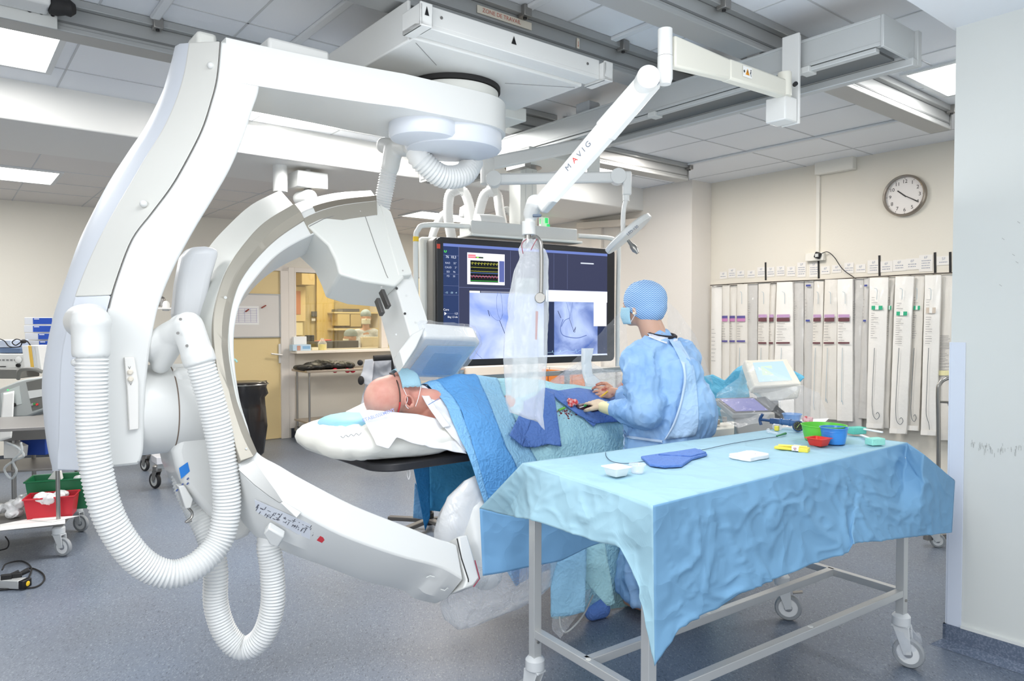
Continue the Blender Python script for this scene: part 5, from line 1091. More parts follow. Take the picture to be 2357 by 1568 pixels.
# arms
SL = at(1468, 838, 3.42); EL = at(1492, 955, 3.36); WL = at(1398, 937, 3.58); SRr = V(D.x, D.y, 1.275)-Lf*.135; ER = at(1478, 935, 3.86); WR = at(1420, 905, 3.86)
body.cap(SL, .048, EL, .042); body.cap(EL, .042, WL, .028); body.cap(SRr, .048, ER, .042); body.cap(ER, .042, WR, .028)
def hand(w, pal, nrm, spread, curl, lens=(.072, .08, .075, .062), thumb=1, k=1.0):
    """palm + five separate bent fingers; w wrist, pal finger direction, nrm back of hand"""
    d = pal.normalized(); n = (nrm-d*nrm.dot(d)).normalized(); s = d.cross(n)*thumb; m = M()
    m.cap(w, .025*k, w+d*.03*k, .027*k, 16)
    m.ball(w+d*.052*k, .046*k, .040*k, .017*k, d, s, n, 20, 12)
    for i in range(4):
        base = w+d*.085*k+s*((1.5-i)*.019*k)-n*.002; a = curl[i]; p = base; ang = a*.35; L = lens[i]*k; r = .0088*k
        m.cap(w+d*.045*k+s*((1.5-i)*.015*k), .011*k, base, r*1.05, 10)
        for j in range(3):
            q = p+(d*math.cos(ang)-n*math.sin(ang)+s*((1.5-i)*spread))*(L*(.44, .31, .25)[j]); m.cap(p, r, q, r*.92, 10); p = q; r *= .93; ang += a*(.75, .6, 0)[j]
    b = w+d*.028*k+s*.028*k; p1 = b+(d*.55+s*.75-n*.25).normalized()*.036*k; p2 = p1+(d*.85+s*.25-n*.5).normalized()*.030*k; p3 = p2+(d*.9-s*.15-n*.55).normalized()*.024*k
    m.cap(b, .014*k, p1, .012*k, 12); m.cap(p1, .0115*k, p2, .0105*k, 12); m.cap(p2, .0105*k, p3, .0088*k, 12); return m
hL = hand(at(1394, 938, 3.59), at(1352, 916, 3.70)-at(1394, 938, 3.59), V(.1, -.6, 1), .10, (.9, 1.0, 1.1, 1.2), thumb=-1, k=.97)
hR = hand(at(1418, 903, 3.86), at(1378, 902, 3.84)-at(1418, 903, 3.86), V(-.2, -.9, .5), .10, (1.1, 1.2, 1.3, 1.3), thumb=1, k=.95)
obj('body', fuse(body, .008, 3), SKIN2, W, ang=180)
gl_ = obj('glove', fuse(hL, .0024, 2), GLOVE, W, ang=180, label='pale latex glove on the nearer hand'); 
obj('glove_cuff', fuse(M().cap(at(1388, 937, 3.60), .029, at(1408, 941, 3.56), .036, 20), .004, 1), mat('cream_cuff', srgb(236, 226, 178), .5), gl_, ang=180)
obj('glove', fuse(hR, .0024, 2), mat('bloodied_glove', srgb(216, 164, 136), .45, vary=(30, srgb(178, 84, 70), .52, .66)), W, ang=180, label='blood-smeared latex glove on the farther hand')
obj('needle_holder', M().cap(at(1385, 912, 3.78), .004, at(1398, 902, 3.80), .005), mat('yellow_hub', srgb(240, 190, 60), .4), W)
# gown
g = M(); C0 = lambda z, f=0, l=0: V(D.x, D.y, z)+B*f+Lf*l
g.cap(C0(1.285, .0, .11), .085, C0(1.265, -.02, -.115), .095, 24); g.cap(C0(1.33, .02, 0), .075, C0(1.2, -.03, 0), .15, 24); g.ball(C0(1.0, -.05, -.04), .19, .17, .22, A, B, UP, 24, 14); g.ball(C0(1.16, -.02), .19, .15, .20, A, B, UP, 30, 18); g.ball(C0(1.0, -.03), .185, .165, .2, A, B, UP, 30, 18)
g.cap(C0(1.0, -.03), .165, C0(.55, -.02), .19, 30); g.lathe(C0(.09, -.0), UP, [(.10, .0), (.232, .0), (.225, .3), (.205, .6), (.18, .9), (.05, 1.0)], 36)
g.cap(SL+UP*.02, .075, lerp(SL, EL, .5)-B*.0, .082, 20); g.cap(lerp(SL, EL, .5), .082, EL+UP*.0, .076, 20); g.cap(EL, .074, lerp(EL, WL, .6), .058, 20); g.cap(lerp(EL, WL, .55), .056, at(1410, 941, 3.56), .040, 18)
g.ball(at(1508, 925, 3.36), .06, .05, .05)
g.cap(SRr-UP*.0, .072, ER, .066, 20); g.cap(ER, .07, at(1426, 906, 3.86), .042, 18)
gm_ = fuse(g, .0105, 5)
def damp(p): return 1.0 if (p-WL).length > .12 else .35
gm_ = wrinkle(gm_, .024, 6, 3, V(1, 1, .5), damp); gm_ = wrinkle(gm_, .010, 15, 8, V(1, 1, .6), damp)
go_ = obj('surgical_gown', gm_, GOWN, W, ang=180)
GB = BVHTree.FromPolygons([tuple(p) for p in gm_.v], gm_.f)
def ong(px, py, off=.006, Y=3.45):
    d = ray(px, py).normalized(); h = GB.ray_cast(CAM, d); return (h[0]-d*off) if h[0] is not None else at(px, py, Y)
def gsheet(name, Lp, Rp, nx, ny, m_, par, off=.008, amp=.004, th=.003):
    a = resample([V(x, y, 0) for x, y in Lp], ny); b = resample([V(x, y, 0) for x, y in Rp], ny)
    rows = [[ong(*(lerp(p, q, i/(nx-1))).xy, off) for i in range(nx)] for p, q in zip(a, b)]
    for it in range(8):
        nr = [r[:] for r in rows]
        for k in range(1, ny-1):
            for i in range(nx):
                l_ = rows[k][max(i-1, 0)]; r_ = rows[k][min(i+1, nx-1)]; nr[k][i] = (rows[k-1][i]+rows[k+1][i]+l_+r_+rows[k][i]*2)/6
        rows = nr
    return obj(name, M().grid(rows), m_, par, solid=th, ang=180)
gsheet('gown_back_panel', [(1540, 782), (1566, 830), (1574, 872), (1562, 930), (1546, 978), (1530, 1012)], [(1566, 786), (1598, 838), (1606, 900), (1612, 960), (1610, 998), (1600, 1004)], 18, 26, GOWN2, go_, .012)
gsheet('panel_edge', [(1566, 830), (1574, 872), (1562, 930), (1546, 978), (1528, 1014)], [(1578, 836), (1584, 874), (1572, 932), (1556, 980), (1532, 1012)], 4, 26, mat('gown_edge_pale', srgb(206, 226, 248), .6), go_, .022)
gsheet('waist_tie', [(1436, 1002), (1438, 1008)], [(1526, 1014), (1526, 1020)], 24, 4, mat('tie_pale', srgb(196, 216, 240), .6), go_, .014)
obj('tie_knot', M().tube(catmull([ong(1438, 1004, .02), ong(1434, 990, .024), ong(1440, 998, .02), ong(1436, 1020, .02), ong(1440, 1035, .02)], 5), .003, 6).ball(ong(1438, 1003, .016), .010), MATS['tie_pale'], go_)
gsheet('neck_tape', [(1490, 768), (1492, 775)], [(1540, 776), (1536, 792)], 12, 5, mat('velcro_white', srgb(228, 232, 246), .7), go_, .010)
obj('neck_tape', M().box(at(1555, 783, 3.42), .03, .004, .012, (A+UP*.1).normalized()), MATS['velcro_white'], go_, bevel=.002)
cl = M().tube([C0(1.385, .02+.062*math.cos(t), .072*math.sin(t))+UP*(.012*math.cos(t)) for t in [2*PI*k/24 for k in range(24)]], .010, 8, closed=True)
obj('black_collar', cl, mat('black_knit', srgb(34, 34, 44), .8), W, ang=180)
# cap
CAPM = bpy.data.materials.new('cap_zigzag'); CAPM.use_nodes = True; nt = CAPM.node_tree; b_ = nt.nodes['Principled BSDF']; tc = nt.nodes.new('ShaderNodeTexCoord')
wv = nt.nodes.new('ShaderNodeTexWave'); wv.bands_direction = 'Z'; wv.inputs['Scale'].default_value = 32; wv.inputs['Distortion'].default_value = 0
mp = nt.nodes.new('ShaderNodeMapping'); zz = nt.nodes.new('ShaderNodeSeparateXYZ'); cb = nt.nodes.new('ShaderNodeCombineXYZ'); pp = nt.nodes.new('ShaderNodeMath'); pp.operation = 'PINGPONG'; pp.inputs[1].default_value = .007
ad = nt.nodes.new('ShaderNodeMath'); ad.operation = 'ADD'; L = nt.links.new
L(tc.outputs['Object'], zz.inputs[0]); L(zz.outputs['X'], pp.inputs[0]); L(pp.outputs[0], ad.inputs[0]); L(zz.outputs['Z'], ad.inputs[1]); L(ad.outputs[0], cb.inputs['Z']); L(cb.outputs[0], wv.inputs['Vector'])
rp = nt.nodes.new('ShaderNodeValToRGB'); rp.color_ramp.elements[0].color = srgb(92, 146, 206)+(1,); rp.color_ramp.elements[1].color = srgb(182, 210, 238)+(1,); rp.color_ramp.elements[0].position = .3; rp.color_ramp.elements[1].position = .6
L(wv.outputs['Fac'], rp.inputs[0]); L(rp.outputs[0], b_.inputs['Base Color']); b_.inputs['Roughness'].default_value = .8
c = M(); c.ball(Hd+UP*.022-fb*.022, .093, .112, .100, fs, fb, UP, 36, 24); c.ball(Hd-fb*.035-UP*.012, .086, .098, .09, fs, fb, UP, 36, 20)
cm_ = fuse(c, .006, 3)
def clampc(p):
    d = (p-Hd); f = d.dot(fb); zl = -.090+.75*max(0, f+.04) if f > -.04 else -.090
    return V(p.x, p.y, max(p.z, Hd.z+zl))
cm_.v = [clampc(p) for p in cm_.v]; cm_ = wrinkle(cm_, .004, 14, 4)
obj('surgical_cap', cm_, CAPM, W, ang=180)
obj('hair', fuse(M().cap(Hd-fb*.075-UP*.065, .022, Hd-fb*.05-UP*.10, .016).ball(Hd-fb*.055+fs*-.01-UP*.075, .04).ball(Hd-fb*.06+fs*.03-UP*.075, .03).ball(Hd-fb*.03-fs*.058-UP*.05, .016), .004, 2), mat('brown_hair', srgb(112, 76, 56), .6, bump=(160, .5)), W, ang=180)
mr = []
for i in range(8):
    t = i/7; z = -.018-.085*t; row = []
    for jx in range(15): a = PI*(.06+.88*jx/14); r = (.074, .105-.015*abs(t-.4)); row.append(Hd-fs*(r[0]*math.cos(a))*(1-.25*max(0, t-.6))+fb*(r[1]*math.sin(a)*(1-.25*max(0, t-.6))+.006)+UP*(z+.002*(i % 2)))
    mr.append(row)
mk = obj('surgical_mask', M().grid(mr), MATS['mask_pale_blue'], W, solid=.0015, ang=60)
obj('ear_loop', M().tube(catmull([mr[0][0], Hd-fs*.080+fb*.01-UP*.02, Hd-fs*.082-fb*.01-UP*.045, mr[6][0]], 5), .0016, 6), WHITEC, mk)
obj('earring', M().ball(Hd-fs*.083-fb*.002-UP*.048, .007), mat('pearl', srgb(240, 226, 200), .3), W)
t = thing('shoe_cover', onz(1372, 1408, 0), 'royal blue fabric overshoe on the floor beyond the table leg', 'overshoe')
obj('overshoe', fuse(M().cap(onz(1362, 1412, .035), .035, onz(1384, 1402, .04), .045), .006, 2), ROYAL, t, ang=180)
# ================================================================ BACKGROUND STAFF behind the window
SCRUB = mat('white_blue_scrubs', srgb(206, 214, 226), .8, bump=(20, .3, 'crease')); CAPG = mat('grey_blue_cap', srgb(160, 178, 188), .8, bump=(40, .3)); MASKW = mat('white_mask', srgb(232, 236, 226), .7)
def staff(px, py, v, lab, turn=0, drop=.2):
    h = onv(px, py, v); t = thing('person', V(h.x, h.y, WINB), lab, 'person'); fwd = V(math.sin(turn), -math.cos(turn), 0); sd = V(math.cos(turn), math.sin(turn), 0)
    b = M(); b.ball(h, .072, .09, .11, sd, fwd, UP); b.ball(h+fwd*.03-UP*.05, .05, .05, .06, sd, fwd, UP); b.cap(h+fwd*.088-UP*.0, .01, h+fwd*.1-UP*.03, .013); b.cap(h-UP*.06, .05, h-UP*.18, .055)
    for s in (-1, 1): b.ball(h+sd*s*.074-UP*.01, .008, .02, .03, sd, fwd, UP); b.ball(h+sd*s*.03+fwd*.082+UP*.015, .012, .008, .006, sd, fwd, UP)
    b.cap(h-UP*.22+sd*.12, .055, h-UP*.22-sd*.12, .055); b.ball(h-UP*.4, .15, .1, .25, sd, fwd, UP)
    obj('body', fuse(b, .011, 2), SKIN2, t, ang=180)
    g = M(); g.cap(h-UP*.235+sd*.13, .07, h-UP*.235-sd*.13, .07, 20); g.ball(h-UP*.45, .19, .13, .26, sd, fwd, UP)
    for s in (-1, 1): g.cap(h-UP*.25+sd*s*.17, .065, h-UP*.45+sd*s*.24+fwd*.04, .06); g.cap(h-UP*.45+sd*s*.24+fwd*.04, .055, h-UP*.50+sd*s*.10+fwd*.24, .045)
    gg = fuse(g, .012, 3); obj('scrubs', wrinkle(gg, .008, 9, 2), SCRUB, t, ang=180)
    c = M(); c.ball(h+UP*.05-fwd*.008, .084, .1, .085, sd, fwd, UP); cc = fuse(c, .008, 2); cc.v = [V(p.x, p.y, max(p.z, h.z+.025)) for p in cc.v]; obj('surgical_cap', cc, CAPG, t, ang=180)
    rows = []
    for i in range(6):
        z = -.012-.085*i/5; rows.append([h+sd*(-.07*math.cos(PI*(.08+.84*j_/10)))+fwd*(.1*math.sin(PI*(.08+.84*j_/10))+.004)+UP*z for j_ in range(11)])
    obj('surgical_mask', M().grid(rows), MASKW, t, solid=.002, ang=60); return t
staff(842, 732, 9.75+.35, 'seated technician in cap and white mask facing out of the control window', .25)
staff(806, 778, 9.62, 'bent-over colleague low behind the control window, only grey-blue cap showing', -1.2)
# ================================================================ WALL MONITOR
P0 = at(1021, 562, 4.38); P1 = at(1401, 583, 5.07); SX = V(P1.x-P0.x, P1.y-P0.y, 0).normalized(); SN = V(SX.y, -SX.x, 0)
sp = lambda x, y, e=0: onplane(x, y, P0+SN*e, SN)
def emi(name, c, s=1.0): return mat(name, (0, 0, 0), .3, emit=s, ecol=srgb(*c), spec=.2)
mo = thing('monitor', V(P0.x, P0.y, sp(1157, 826).z), 'huge black-framed medical display showing heart x-rays and traces', 'monitor')
xl, xr = (sp(1021, 700)-P0).dot(SX), (sp(1398, 700)-P0).dot(SX); zt_, zb_ = sp(1200, 571.5).z, sp(1300, 820.5).z
S = lambda x, z, e=0: V(P0.x, P0.y, 0)+SX*x+UP*z+SN*e
def srect(m, x0, x1, z0, z1, e, th=.001): m.box(S((x0+x1)/2, (z0+z1)/2, e), x1-x0, th, z1-z0, SX, SN, UP); return m
bx0, bx1 = (sp(1006, 700)-P0).dot(SX), (sp(1416, 700)-P0).dot(SX); bz0, bz1 = sp(1280, 836).z, sp(1200, 558).z
fp = [(bx0+.03, bz0), (bx1-.03, bz0), (bx1-.008, bz0+.01), (bx1, bz0+.03), (bx1, bz1-.03), (bx1-.008, bz1-.01), (bx1-.03, bz1), (bx0+.03, bz1), (bx0+.008, bz1-.01), (bx0, bz1-.03), (bx0, bz0+.03), (bx0+.008, bz0+.01)]
obj('casing', M().prism([S(x, z, -.004) for x, z in fp], -SN*.09), mat('monitor_casing', srgb(38, 38, 42), .3), mo, bevel=.006)
obj('side_shell', M().prism([S(x-.014, z, -.02) for x, z in fp], -SN*.10), mat('grey_shell', srgb(120, 116, 110), .4), mo, bevel=.008)
sc_ = obj('screen', srect(M(), xl, xr, zb_, zt_, -.0035), emi('screen_navy', (54, 58, 84)), mo, smooth=False)
def part(name, rects, m_, e=.0): 
    q = M()
    for (x0, y0, x1, y1) in rects:
        a, b = sp(x0, y0), sp(x1, y1); srect(q, (a-P0).dot(SX), (b-P0).dot(SX), b.z, a.z, -.0025+e, .0006)
    return obj(name, q, m_, sc_, smooth=False)
dx = xr-xl; dz_ = zt_-zb_
def prt(name, rects, m_, e=0):     # rectangles in screen fractions (x right, y down)
    q = M()
    for (x0, y0, x1, y1) in rects: srect(q, xl+dx*x0, xl+dx*x1, zt_-dz_*y1, zt_-dz_*y0, -.0025+e, .0006)
    return obj(name, q, m_, sc_, smooth=False)
fx = lambda px, py=700: ((sp(px, py)-P0).dot(SX)-xl)/dx
def fy(px, py): return (zt_-sp(px, py).z)/dz_
prt('top_bar', [(0, 0, 1, .024)], emi('bar_blue', (104, 122, 186)))
prt('side_panel', [(0, .024, fx(1056), 1)], emi('panel_blue', (40, 56, 96)))
prt('divider_lines', [(fx(1056), .024, fx(1056)+.002, 1), (fx(1056), fy(1057, 661), 1, fy(1057, 661)+.003), (fx(1306), .03, fx(1306)+.001, .36), (fx(1275), .03, fx(1275)+.001, .36), (.0, .10, fx(1056), .103), (0, .26, fx(1056), .262), (0, .36, fx(1056), .362), (0, .44, fx(1056), .442), (0, .60, fx(1056), .602), (fx(1175), .03, fx(1175)+.001, .36)], emi('line_grey', (104, 112, 150)), .0004)
e0, e1v = fx(1076), fx(1162); ey0, ey1 = fy(1076, 581), fy(1162, 657)
prt('trace_window', [(e0, ey0, e1v, ey1)], emi('window_white', (240, 240, 252)), .0004)
ww, hh = e1v-e0, ey1-ey0
prt('trace_black', [(e0+ww*.08, ey0+hh*.24, e0+ww*.82, ey0+hh*.92)], emi('trace_black', (16, 22, 26)), .0008)
prt('trace_side', [(e0+ww*.85, ey0+hh*.22, e0+ww*.99, ey0+hh*.90)], emi('trace_side', (88, 100, 160)), .0008)
prt('trace_header', [(e0+ww*.02, ey0+hh*.06, e0+ww*.22, ey0+hh*.11), (e0+ww*.02, ey0+hh*.12, e0+ww*.22, ey0+hh*.17)], emi('hdr_pink', (230, 120, 130)), .0008)
prt('trace_header_dark', [(e0+ww*.20, ey0+hh*.12, e0+ww*.42, ey0+hh*.165)], emi('hdr_dark', (30, 50, 30)), .0006)
prt('trace_header_green', [(e0+ww*.24, ey0+hh*.125, e0+ww*.30, ey0+hh*.16)], emi('hdr_green', (140, 220, 60)), .0010)
def trace(name, yc, amp, col, kind, n=9):
    pts = []
    for i in range(n*10):
        t = i/(n*10-1); ph = (i % 10)
        y = {0: [0, 0, .2, 0, 0, -1, .7, 0, .25, .1], 1: [0, .1, 0, -.2, .1, .3, 0, .1, 0, 0], 2: [.9, .5, .1, -.3, -.6, -.8, -.2, .3, .0, .9]}[kind][ph]
        x = e0+ww*(.085+.73*t); z = ey0+hh*(yc-y*amp); pts.append(S(xl+dx*x, zt_-dz_*z, .0))
    obj(name, M().tube(pts, .0007, 4), col, sc_, smooth=False)
YEL = emi('trace_yellow', (232, 232, 90)); 
trace('trace_line', .33, .05, YEL, 0); trace('trace_line', .46, .03, YEL, 1); trace('trace_line', .58, .03, YEL, 1); trace('trace_line', .75, .05, emi('trace_red', (230, 70, 110)), 2); trace('trace_line', .74, .028, emi('trace_white', (230, 220, 250)), 1)
prt('trace_green_bar', [(e0+ww*.08, ey0+hh*.875, e0+ww*.82, ey0+hh*.89)], emi('trace_green', (60, 190, 70)), .0012); prt('trace_blue_bar', [(e0+ww*.08, ey0+hh*.625, e0+ww*.82, ey0+hh*.635)], emi('trace_blue', (120, 160, 240)), .0012)
def xray(name, x0, y0, x1, y1, cA, cB, sc):
    m_ = bpy.data.materials.new(name+'_image'); m_.use_nodes = True; nt = m_.node_tree; b_ = nt.nodes['Principled BSDF']; b_.inputs['Base Color'].default_value = (0, 0, 0, 1)
    tc = nt.nodes.new('ShaderNodeTexCoord'); n = nt.nodes.new('ShaderNodeTexNoise'); n.inputs['Scale'].default_value = sc; n.inputs['Detail'].default_value = 4; n.inputs['Distortion'].default_value = .6
    r = nt.nodes.new('ShaderNodeValToRGB'); r.color_ramp.elements[0].color = srgb(*cA)+(1,); r.color_ramp.elements[1].color = srgb(*cB)+(1,); r.color_ramp.elements[0].position = .32; r.color_ramp.elements[1].position = .66
    L = nt.links.new; L(tc.outputs['Object'], n.inputs['Vector']); L(n.outputs['Fac'], r.inputs[0]); L(r.outputs[0], b_.inputs['Emission Color']); b_.inputs['Emission Strength'].default_value = 1
    return prt(name, [(x0, y0, x1, y1)], m_, .0004)
yb1 = .985; ym = fy(1090, 670)
xray('xray_image', fx(1081), ym+.015, fx(1252), 1, (120, 146, 216), (214, 224, 250), 3.2)
prt('image_tab', [(fx(1081), ym-.002, fx(1105), ym+.015)], emi('tab_cream', (250, 250, 226)), .0008); prt('image_tab_grey', [(fx(1107), ym-.002, fx(1252), ym+.013)], emi('tab_grey', (130, 134, 150)), .0008)
prt('white_header', [(fx(1257), fy(1300, 669), 1, fy(1300, 695))], emi('hdr_white', (240, 243, 255)), .0004)
prt('dark_strip', [(fx(1252), fy(1300, 694), fx(1276), 1)], emi('strip_dark', (38, 48, 78)), .0003); prt('dark_strip', [(fx(1366), fy(1380, 752), 1, 1)], emi('strip_dark', (38, 48, 78)), .0003)
prt('white_panel', [(fx(1367), fy(1380, 674), .995, fy(1380, 751))], emi('panel_white', (250, 250, 244)), .0010)
xray('xray_image', fx(1276), fy(1300, 694), fx(1376), .985, (70, 98, 168), (176, 194, 236), 4.5)
prt('bottom_edge', [(fx(1250), .985, 1, 1)], emi('edge_pale', (214, 224, 250)), .0012)
def sline(name, pts, r, m_): obj(name, M().tube(catmull([sp(x, y, -.0015) for x, y in pts], 5), r*.5, 5), m_, sc_, smooth=False)
DK = emi('wire_dark', (58, 64, 96)); MD = emi('vessel_mid', (92, 112, 168))
sline('catheter_shadow', [(1146, 672), (1143, 690), (1145, 718), (1152, 735), (1158, 722)], .0022, MD); sline('catheter_shadow', [(1152, 672), (1156, 700), (1155, 730), (1146, 738), (1132, 728), (1126, 716)], .0022, MD)
sline('electrode_shadow', [(1123, 714), (1127, 728)], .0045, DK); sline('electrode_shadow', [(1150, 738), (1162, 768)], .004, DK); sline('vessel_shadow', [(1085, 790), (1096, 812), (1110, 826)], .002, MD)
sline('vessel_shadow', [(1296, 735), (1290, 755), (1294, 770), (1308, 776), (1330, 778), (1350, 772)], .006, MD); sline('vessel_shadow', [(1292, 752), (1300, 738), (1312, 732)], .005, MD)
sline('catheter_shadow', [(1304, 696), (1310, 720), (1312, 733)], .0022, MD); sline('catheter_shadow', [(1318, 696), (1314, 720), (1310, 735)], .0022, MD); sline('electrode_shadow', [(1284, 716), (1291, 732)], .0045, DK); sline('electrode_shadow', [(1311, 735), (1322, 765), (1325, 752)], .003, DK); sline('electrode_shadow', [(1320, 764), (1325, 754)], .0055, DK)
sline('cyan_trace', [(1258, 812), (1270, 811), (1272, 807), (1274, 813), (1288, 811), (1290, 806), (1292, 811), (1306, 806), (1309, 808), (1322, 809), (1326, 804), (1327, 812), (1336, 806), (1344, 808)], .0013, emi('cyan', (180, 226, 250)))
for txt, x, y, s, col in (('76  10,3', 1038, 592, .022, (220, 226, 240)), ('RAO     32°', 1038, 606, .016, (190, 198, 220)), ('CAUD     2°', 1038, 616, .016, (190, 198, 220)), ('SID     96', 1038, 626, .016, (190, 198, 220)), ('FD     30', 1038, 636, .016, (190, 198, 220)), ('-15   -30   -4', 1038, 674, .016, (170, 200, 220)), ('Core', 1027, 713, .018, (236, 238, 244)), ('1,5', 1050, 722, .018, (236, 238, 244)), ('Bkg 1,5 dis', 1042, 730, .016, (236, 238, 244))):
    obj('screen_text', textmesh(txt, s, sp(x, y, -.0012), SX, UP, .0), emi('txt%d' % col[0], col), sc_, smooth=False)
obj('screen_icon', M().tube([sp(1025, 578, -.001)+SX*(.007*math.cos(t))+UP*(.007*math.sin(t)) for t in [PI*.75+1.5*PI*k/10 for k in range(11)]], .0018, 5), emi('icon_green', (90, 240, 70)), sc_, smooth=False)
obj('screen_icon', M().add([sp(1023, 718, -.001), sp(1023, 726, -.001), sp(1028, 722, -.001)], [(0, 1, 2)]), emi('txt236', (236, 238, 244)), sc_, smooth=False)
prt('small_bars', [(fx(1337, 595), .10, fx(1367, 595), .112)], emi('bar_pale', (206, 214, 224)), .0008)
prt('red_badge', [], BLACK) if False else None
obj('red_badge', M().box(S(bx0+.012, sp(1010, 563).z-.01, -.002), .022, .002, .028, SX, SN), mat('badge_orange', srgb(214, 70, 52), .4), mo, smooth=False)
# white tube handle frame round the display
FRW = mat('frame_white_tube', srgb(228, 229, 225), .35)
hf_ = catmull([sp(958, 700, -.05)-UP*.6, sp(958, 700, -.05), sp(957, 560, -.05), sp(962, 530, -.05), sp(985, 518, -.05), sp(1090, 522, -.05)], 6)
obj('handle_tube', M().tube(hf_, .016, 14), FRW, mo); obj('yellow_band', M().cyl(sp(957, 556, -.05), sp(957, 545, -.05), .0175, 16), mat('band_yellow', srgb(248, 206, 50), .4), mo)
hf_ = catmull([sp(1422, 700, -.05)-UP*.45, sp(1422, 700, -.05), sp(1424, 570, -.05), sp(1419, 556, -.05), sp(1400, 548, -.05), sp(1330, 543, -.05)], 6)
obj('handle_tube', M().tube(hf_, .016, 14), FRW, mo)
obj('rear_panel', M().prism([sp(x, y, -.12) for x, y in ((968, 545), (1010, 545), (1010, 850), (975, 850))], -SN*.05), WHITE2, mo, bevel=.02)
tb0, tb1 = (sp(1085, 540, -.02)-P0).dot(SX), (sp(1329, 548, -.02)-P0).dot(SX); zz0 = sp(1210, 552, -.03).z
obj('top_box', M().box(S((tb0+tb1)/2, zz0+.055, -.10), tb1-tb0, .16, .085, SX, SN), GREYP, mo, bevel=.006); obj('top_box_lip', M().box(S((tb0+tb1)/2, zz0+.004, -.08), tb1-tb0+.03, .2, .016, SX, SN), WHITE2, mo, bevel=.004)
obj('speaker_dome', M().lathe(S(tb0+.17, zz0+.095, -.09), SX, [(.0, -.10), (.055, -.09), (.06, 0), (.055, .09), (0, .10)], 24), WHITE, mo)
# suspension column to the bridge
cc = at(1204, 450, 5.05); cx, cy = cc.x, cc.y
cu_ = uv(cc); t = thing('monitor_column', V(cx, cy, zz0+.1), 'square white telescopic column carrying the large display', 'column')
zc0 = zz0+.12; zc1 = at(1204, 388, 5.05).z
obj('column', M().box(V(cx, cy, (zc0+zc1)/2), .15, .13, zc1-zc0), WHITE2, t, bevel=.006); obj('column_foot', M().box(V(cx, cy, zc0-.005)-B*.0, .2, .16, .025), BLACKM, t, bevel=.004)
for k in (-.03, .03): obj('groove', M().box(V(cx, cy, (zc0+zc1)/2)+A*k-B*.0655, .004, .002, zc1-zc0-.04), GREYP, t, smooth=False)
obj('swivel_ring', M().lathe(V(cx, cy, zc1-.01), UP, [(.10, 0), (.13, .01), (.13, .03), (.10, .045)], 32), STEELD, t); obj('swivel_ring', M().lathe(V(cx, cy, zc1+.03), UP, [(.11, 0), (.115, .03)], 32), BLACKM, t)
bu0 = R(3.27, cu_[1], 2.57); obj('trolley_plate', M().rbox(2.98, 3.46, cu_[1]-.35, cu_[1]+.35, ZB0-.075, ZB0-.022), WHITE2, t, bevel=.008)
obj('trolley_block', M().rbox(3.0, 3.05, cu_[1]-.28, cu_[1]-.08, ZB0-.14, ZB0-.07), STEELD, t, bevel=.004)
for k, (x0, x1, yb_) in enumerate(((1040, 1072, 545), (1090, 1150, 512), (1125, 1172, 500))):
    pass
HS = [[(1054, 436), (1035, 450), (1032, 500), (1040, 550)], [(1054, 436), (1070, 445), (1082, 480), (1092, 545)], [(1133, 440), (1115, 450), (1103, 490), (1098, 520)], [(1133, 440), (1145, 450), (1150, 480), (1158, 520)], [(1065, 500), (1068, 480), (1076, 520), (1076, 550)], [(1180, 492), (1165, 484), (1155, 495), (1152, 515)], [(1028, 490), (1015, 500), (1000, 530), (992, 560)]]
t = thing('hose_bundle', at(1090, 430, 5.2), 'looped white corrugated hoses rising behind the large display', 'hoses')
for k, h in enumerate(HS):
    Y = (4.95, 5.1, 5.0, 5.15, 5.3, 5.2, 5.25)[k]; obj('corrugated_hose', hose([at(x, y, Y) for x, y in h], .034 if k < 4 else .028, .013, .05, 14), HOSEW, t, ang=60)
for (x, y, Y) in ((1054, 433, 5.0), (1133, 438, 5.05)):
    p = at(x, y, Y); obj('hose_clamp', M().box(p+UP*.0, .07, .05, .07, SX, SN).cyl(p+UP*.03, V(p.x, p.y, ZB0-.08), .015, 12), WHITE, t, bevel=.008)
# ---- lamp boom
LB = thing('examination_lamp', at(1350, 300, 4.6), 'slim flat white lamp on a jointed double arm in front of the display', 'lamp')
pz = at(1352, 300, 4.62)
obj('mount_post', M().box(V(pz.x, pz.y, (at(1352, 238, 4.62).z+at(1352, 300, 4.62).z)/2), .09, .12, at(1352, 238, 4.62).z-at(1352, 300, 4.62).z), mat('post_grey', srgb(196, 200, 204), .45), LB, bevel=.006)
obj('back_post', M().bar(at(1366, 240, 4.75), at(1366, 398, 4.75), .05, .08), WHITE2, LB, bevel=.006)
cbm = M()
for k in range(4): cbm.tube(catmull([at(1343+k*5, 300, 4.6), at(1345+k*4, 308, 4.56), at(1352, 318, 4.6)], 4), .006, 6)
obj('yellow_cable', cbm, mat('cable_yellow', srgb(226, 210, 60), .5), LB); 
a0, a1 = at(1345, 333, 4.6), at(1122, 378, 4.25); obj('upper_arm', M().bar(a0, a1, .06, .078), WHITE, LB, bevel=.012)
obj('arm_cap', M().cyl(at(1343, 345, 4.6), at(1343, 318, 4.6), .045, 24), WHITE, LB, bevel=.004); obj('elbow_joint', M().cyl(at(1122, 365, 4.25), at(1122, 425, 4.25), .042, 24), WHITE, LB, bevel=.006)
a0, a1 = at(1138, 413, 4.15), at(1418, 408, 4.2); obj('lower_arm', M().bar(a0, a1, .05, .062), WHITE, LB, bevel=.012)
for (x, y, Y, r) in ((1137, 413, 4.15, .045), (1422, 407, 4.2, .046)): c = at(x, y, Y); obj('joint_disc', M().cyl(c+V(0, -.035, 0), c+V(0, .04, 0), r, 28), WHITE, LB, bevel=.003)
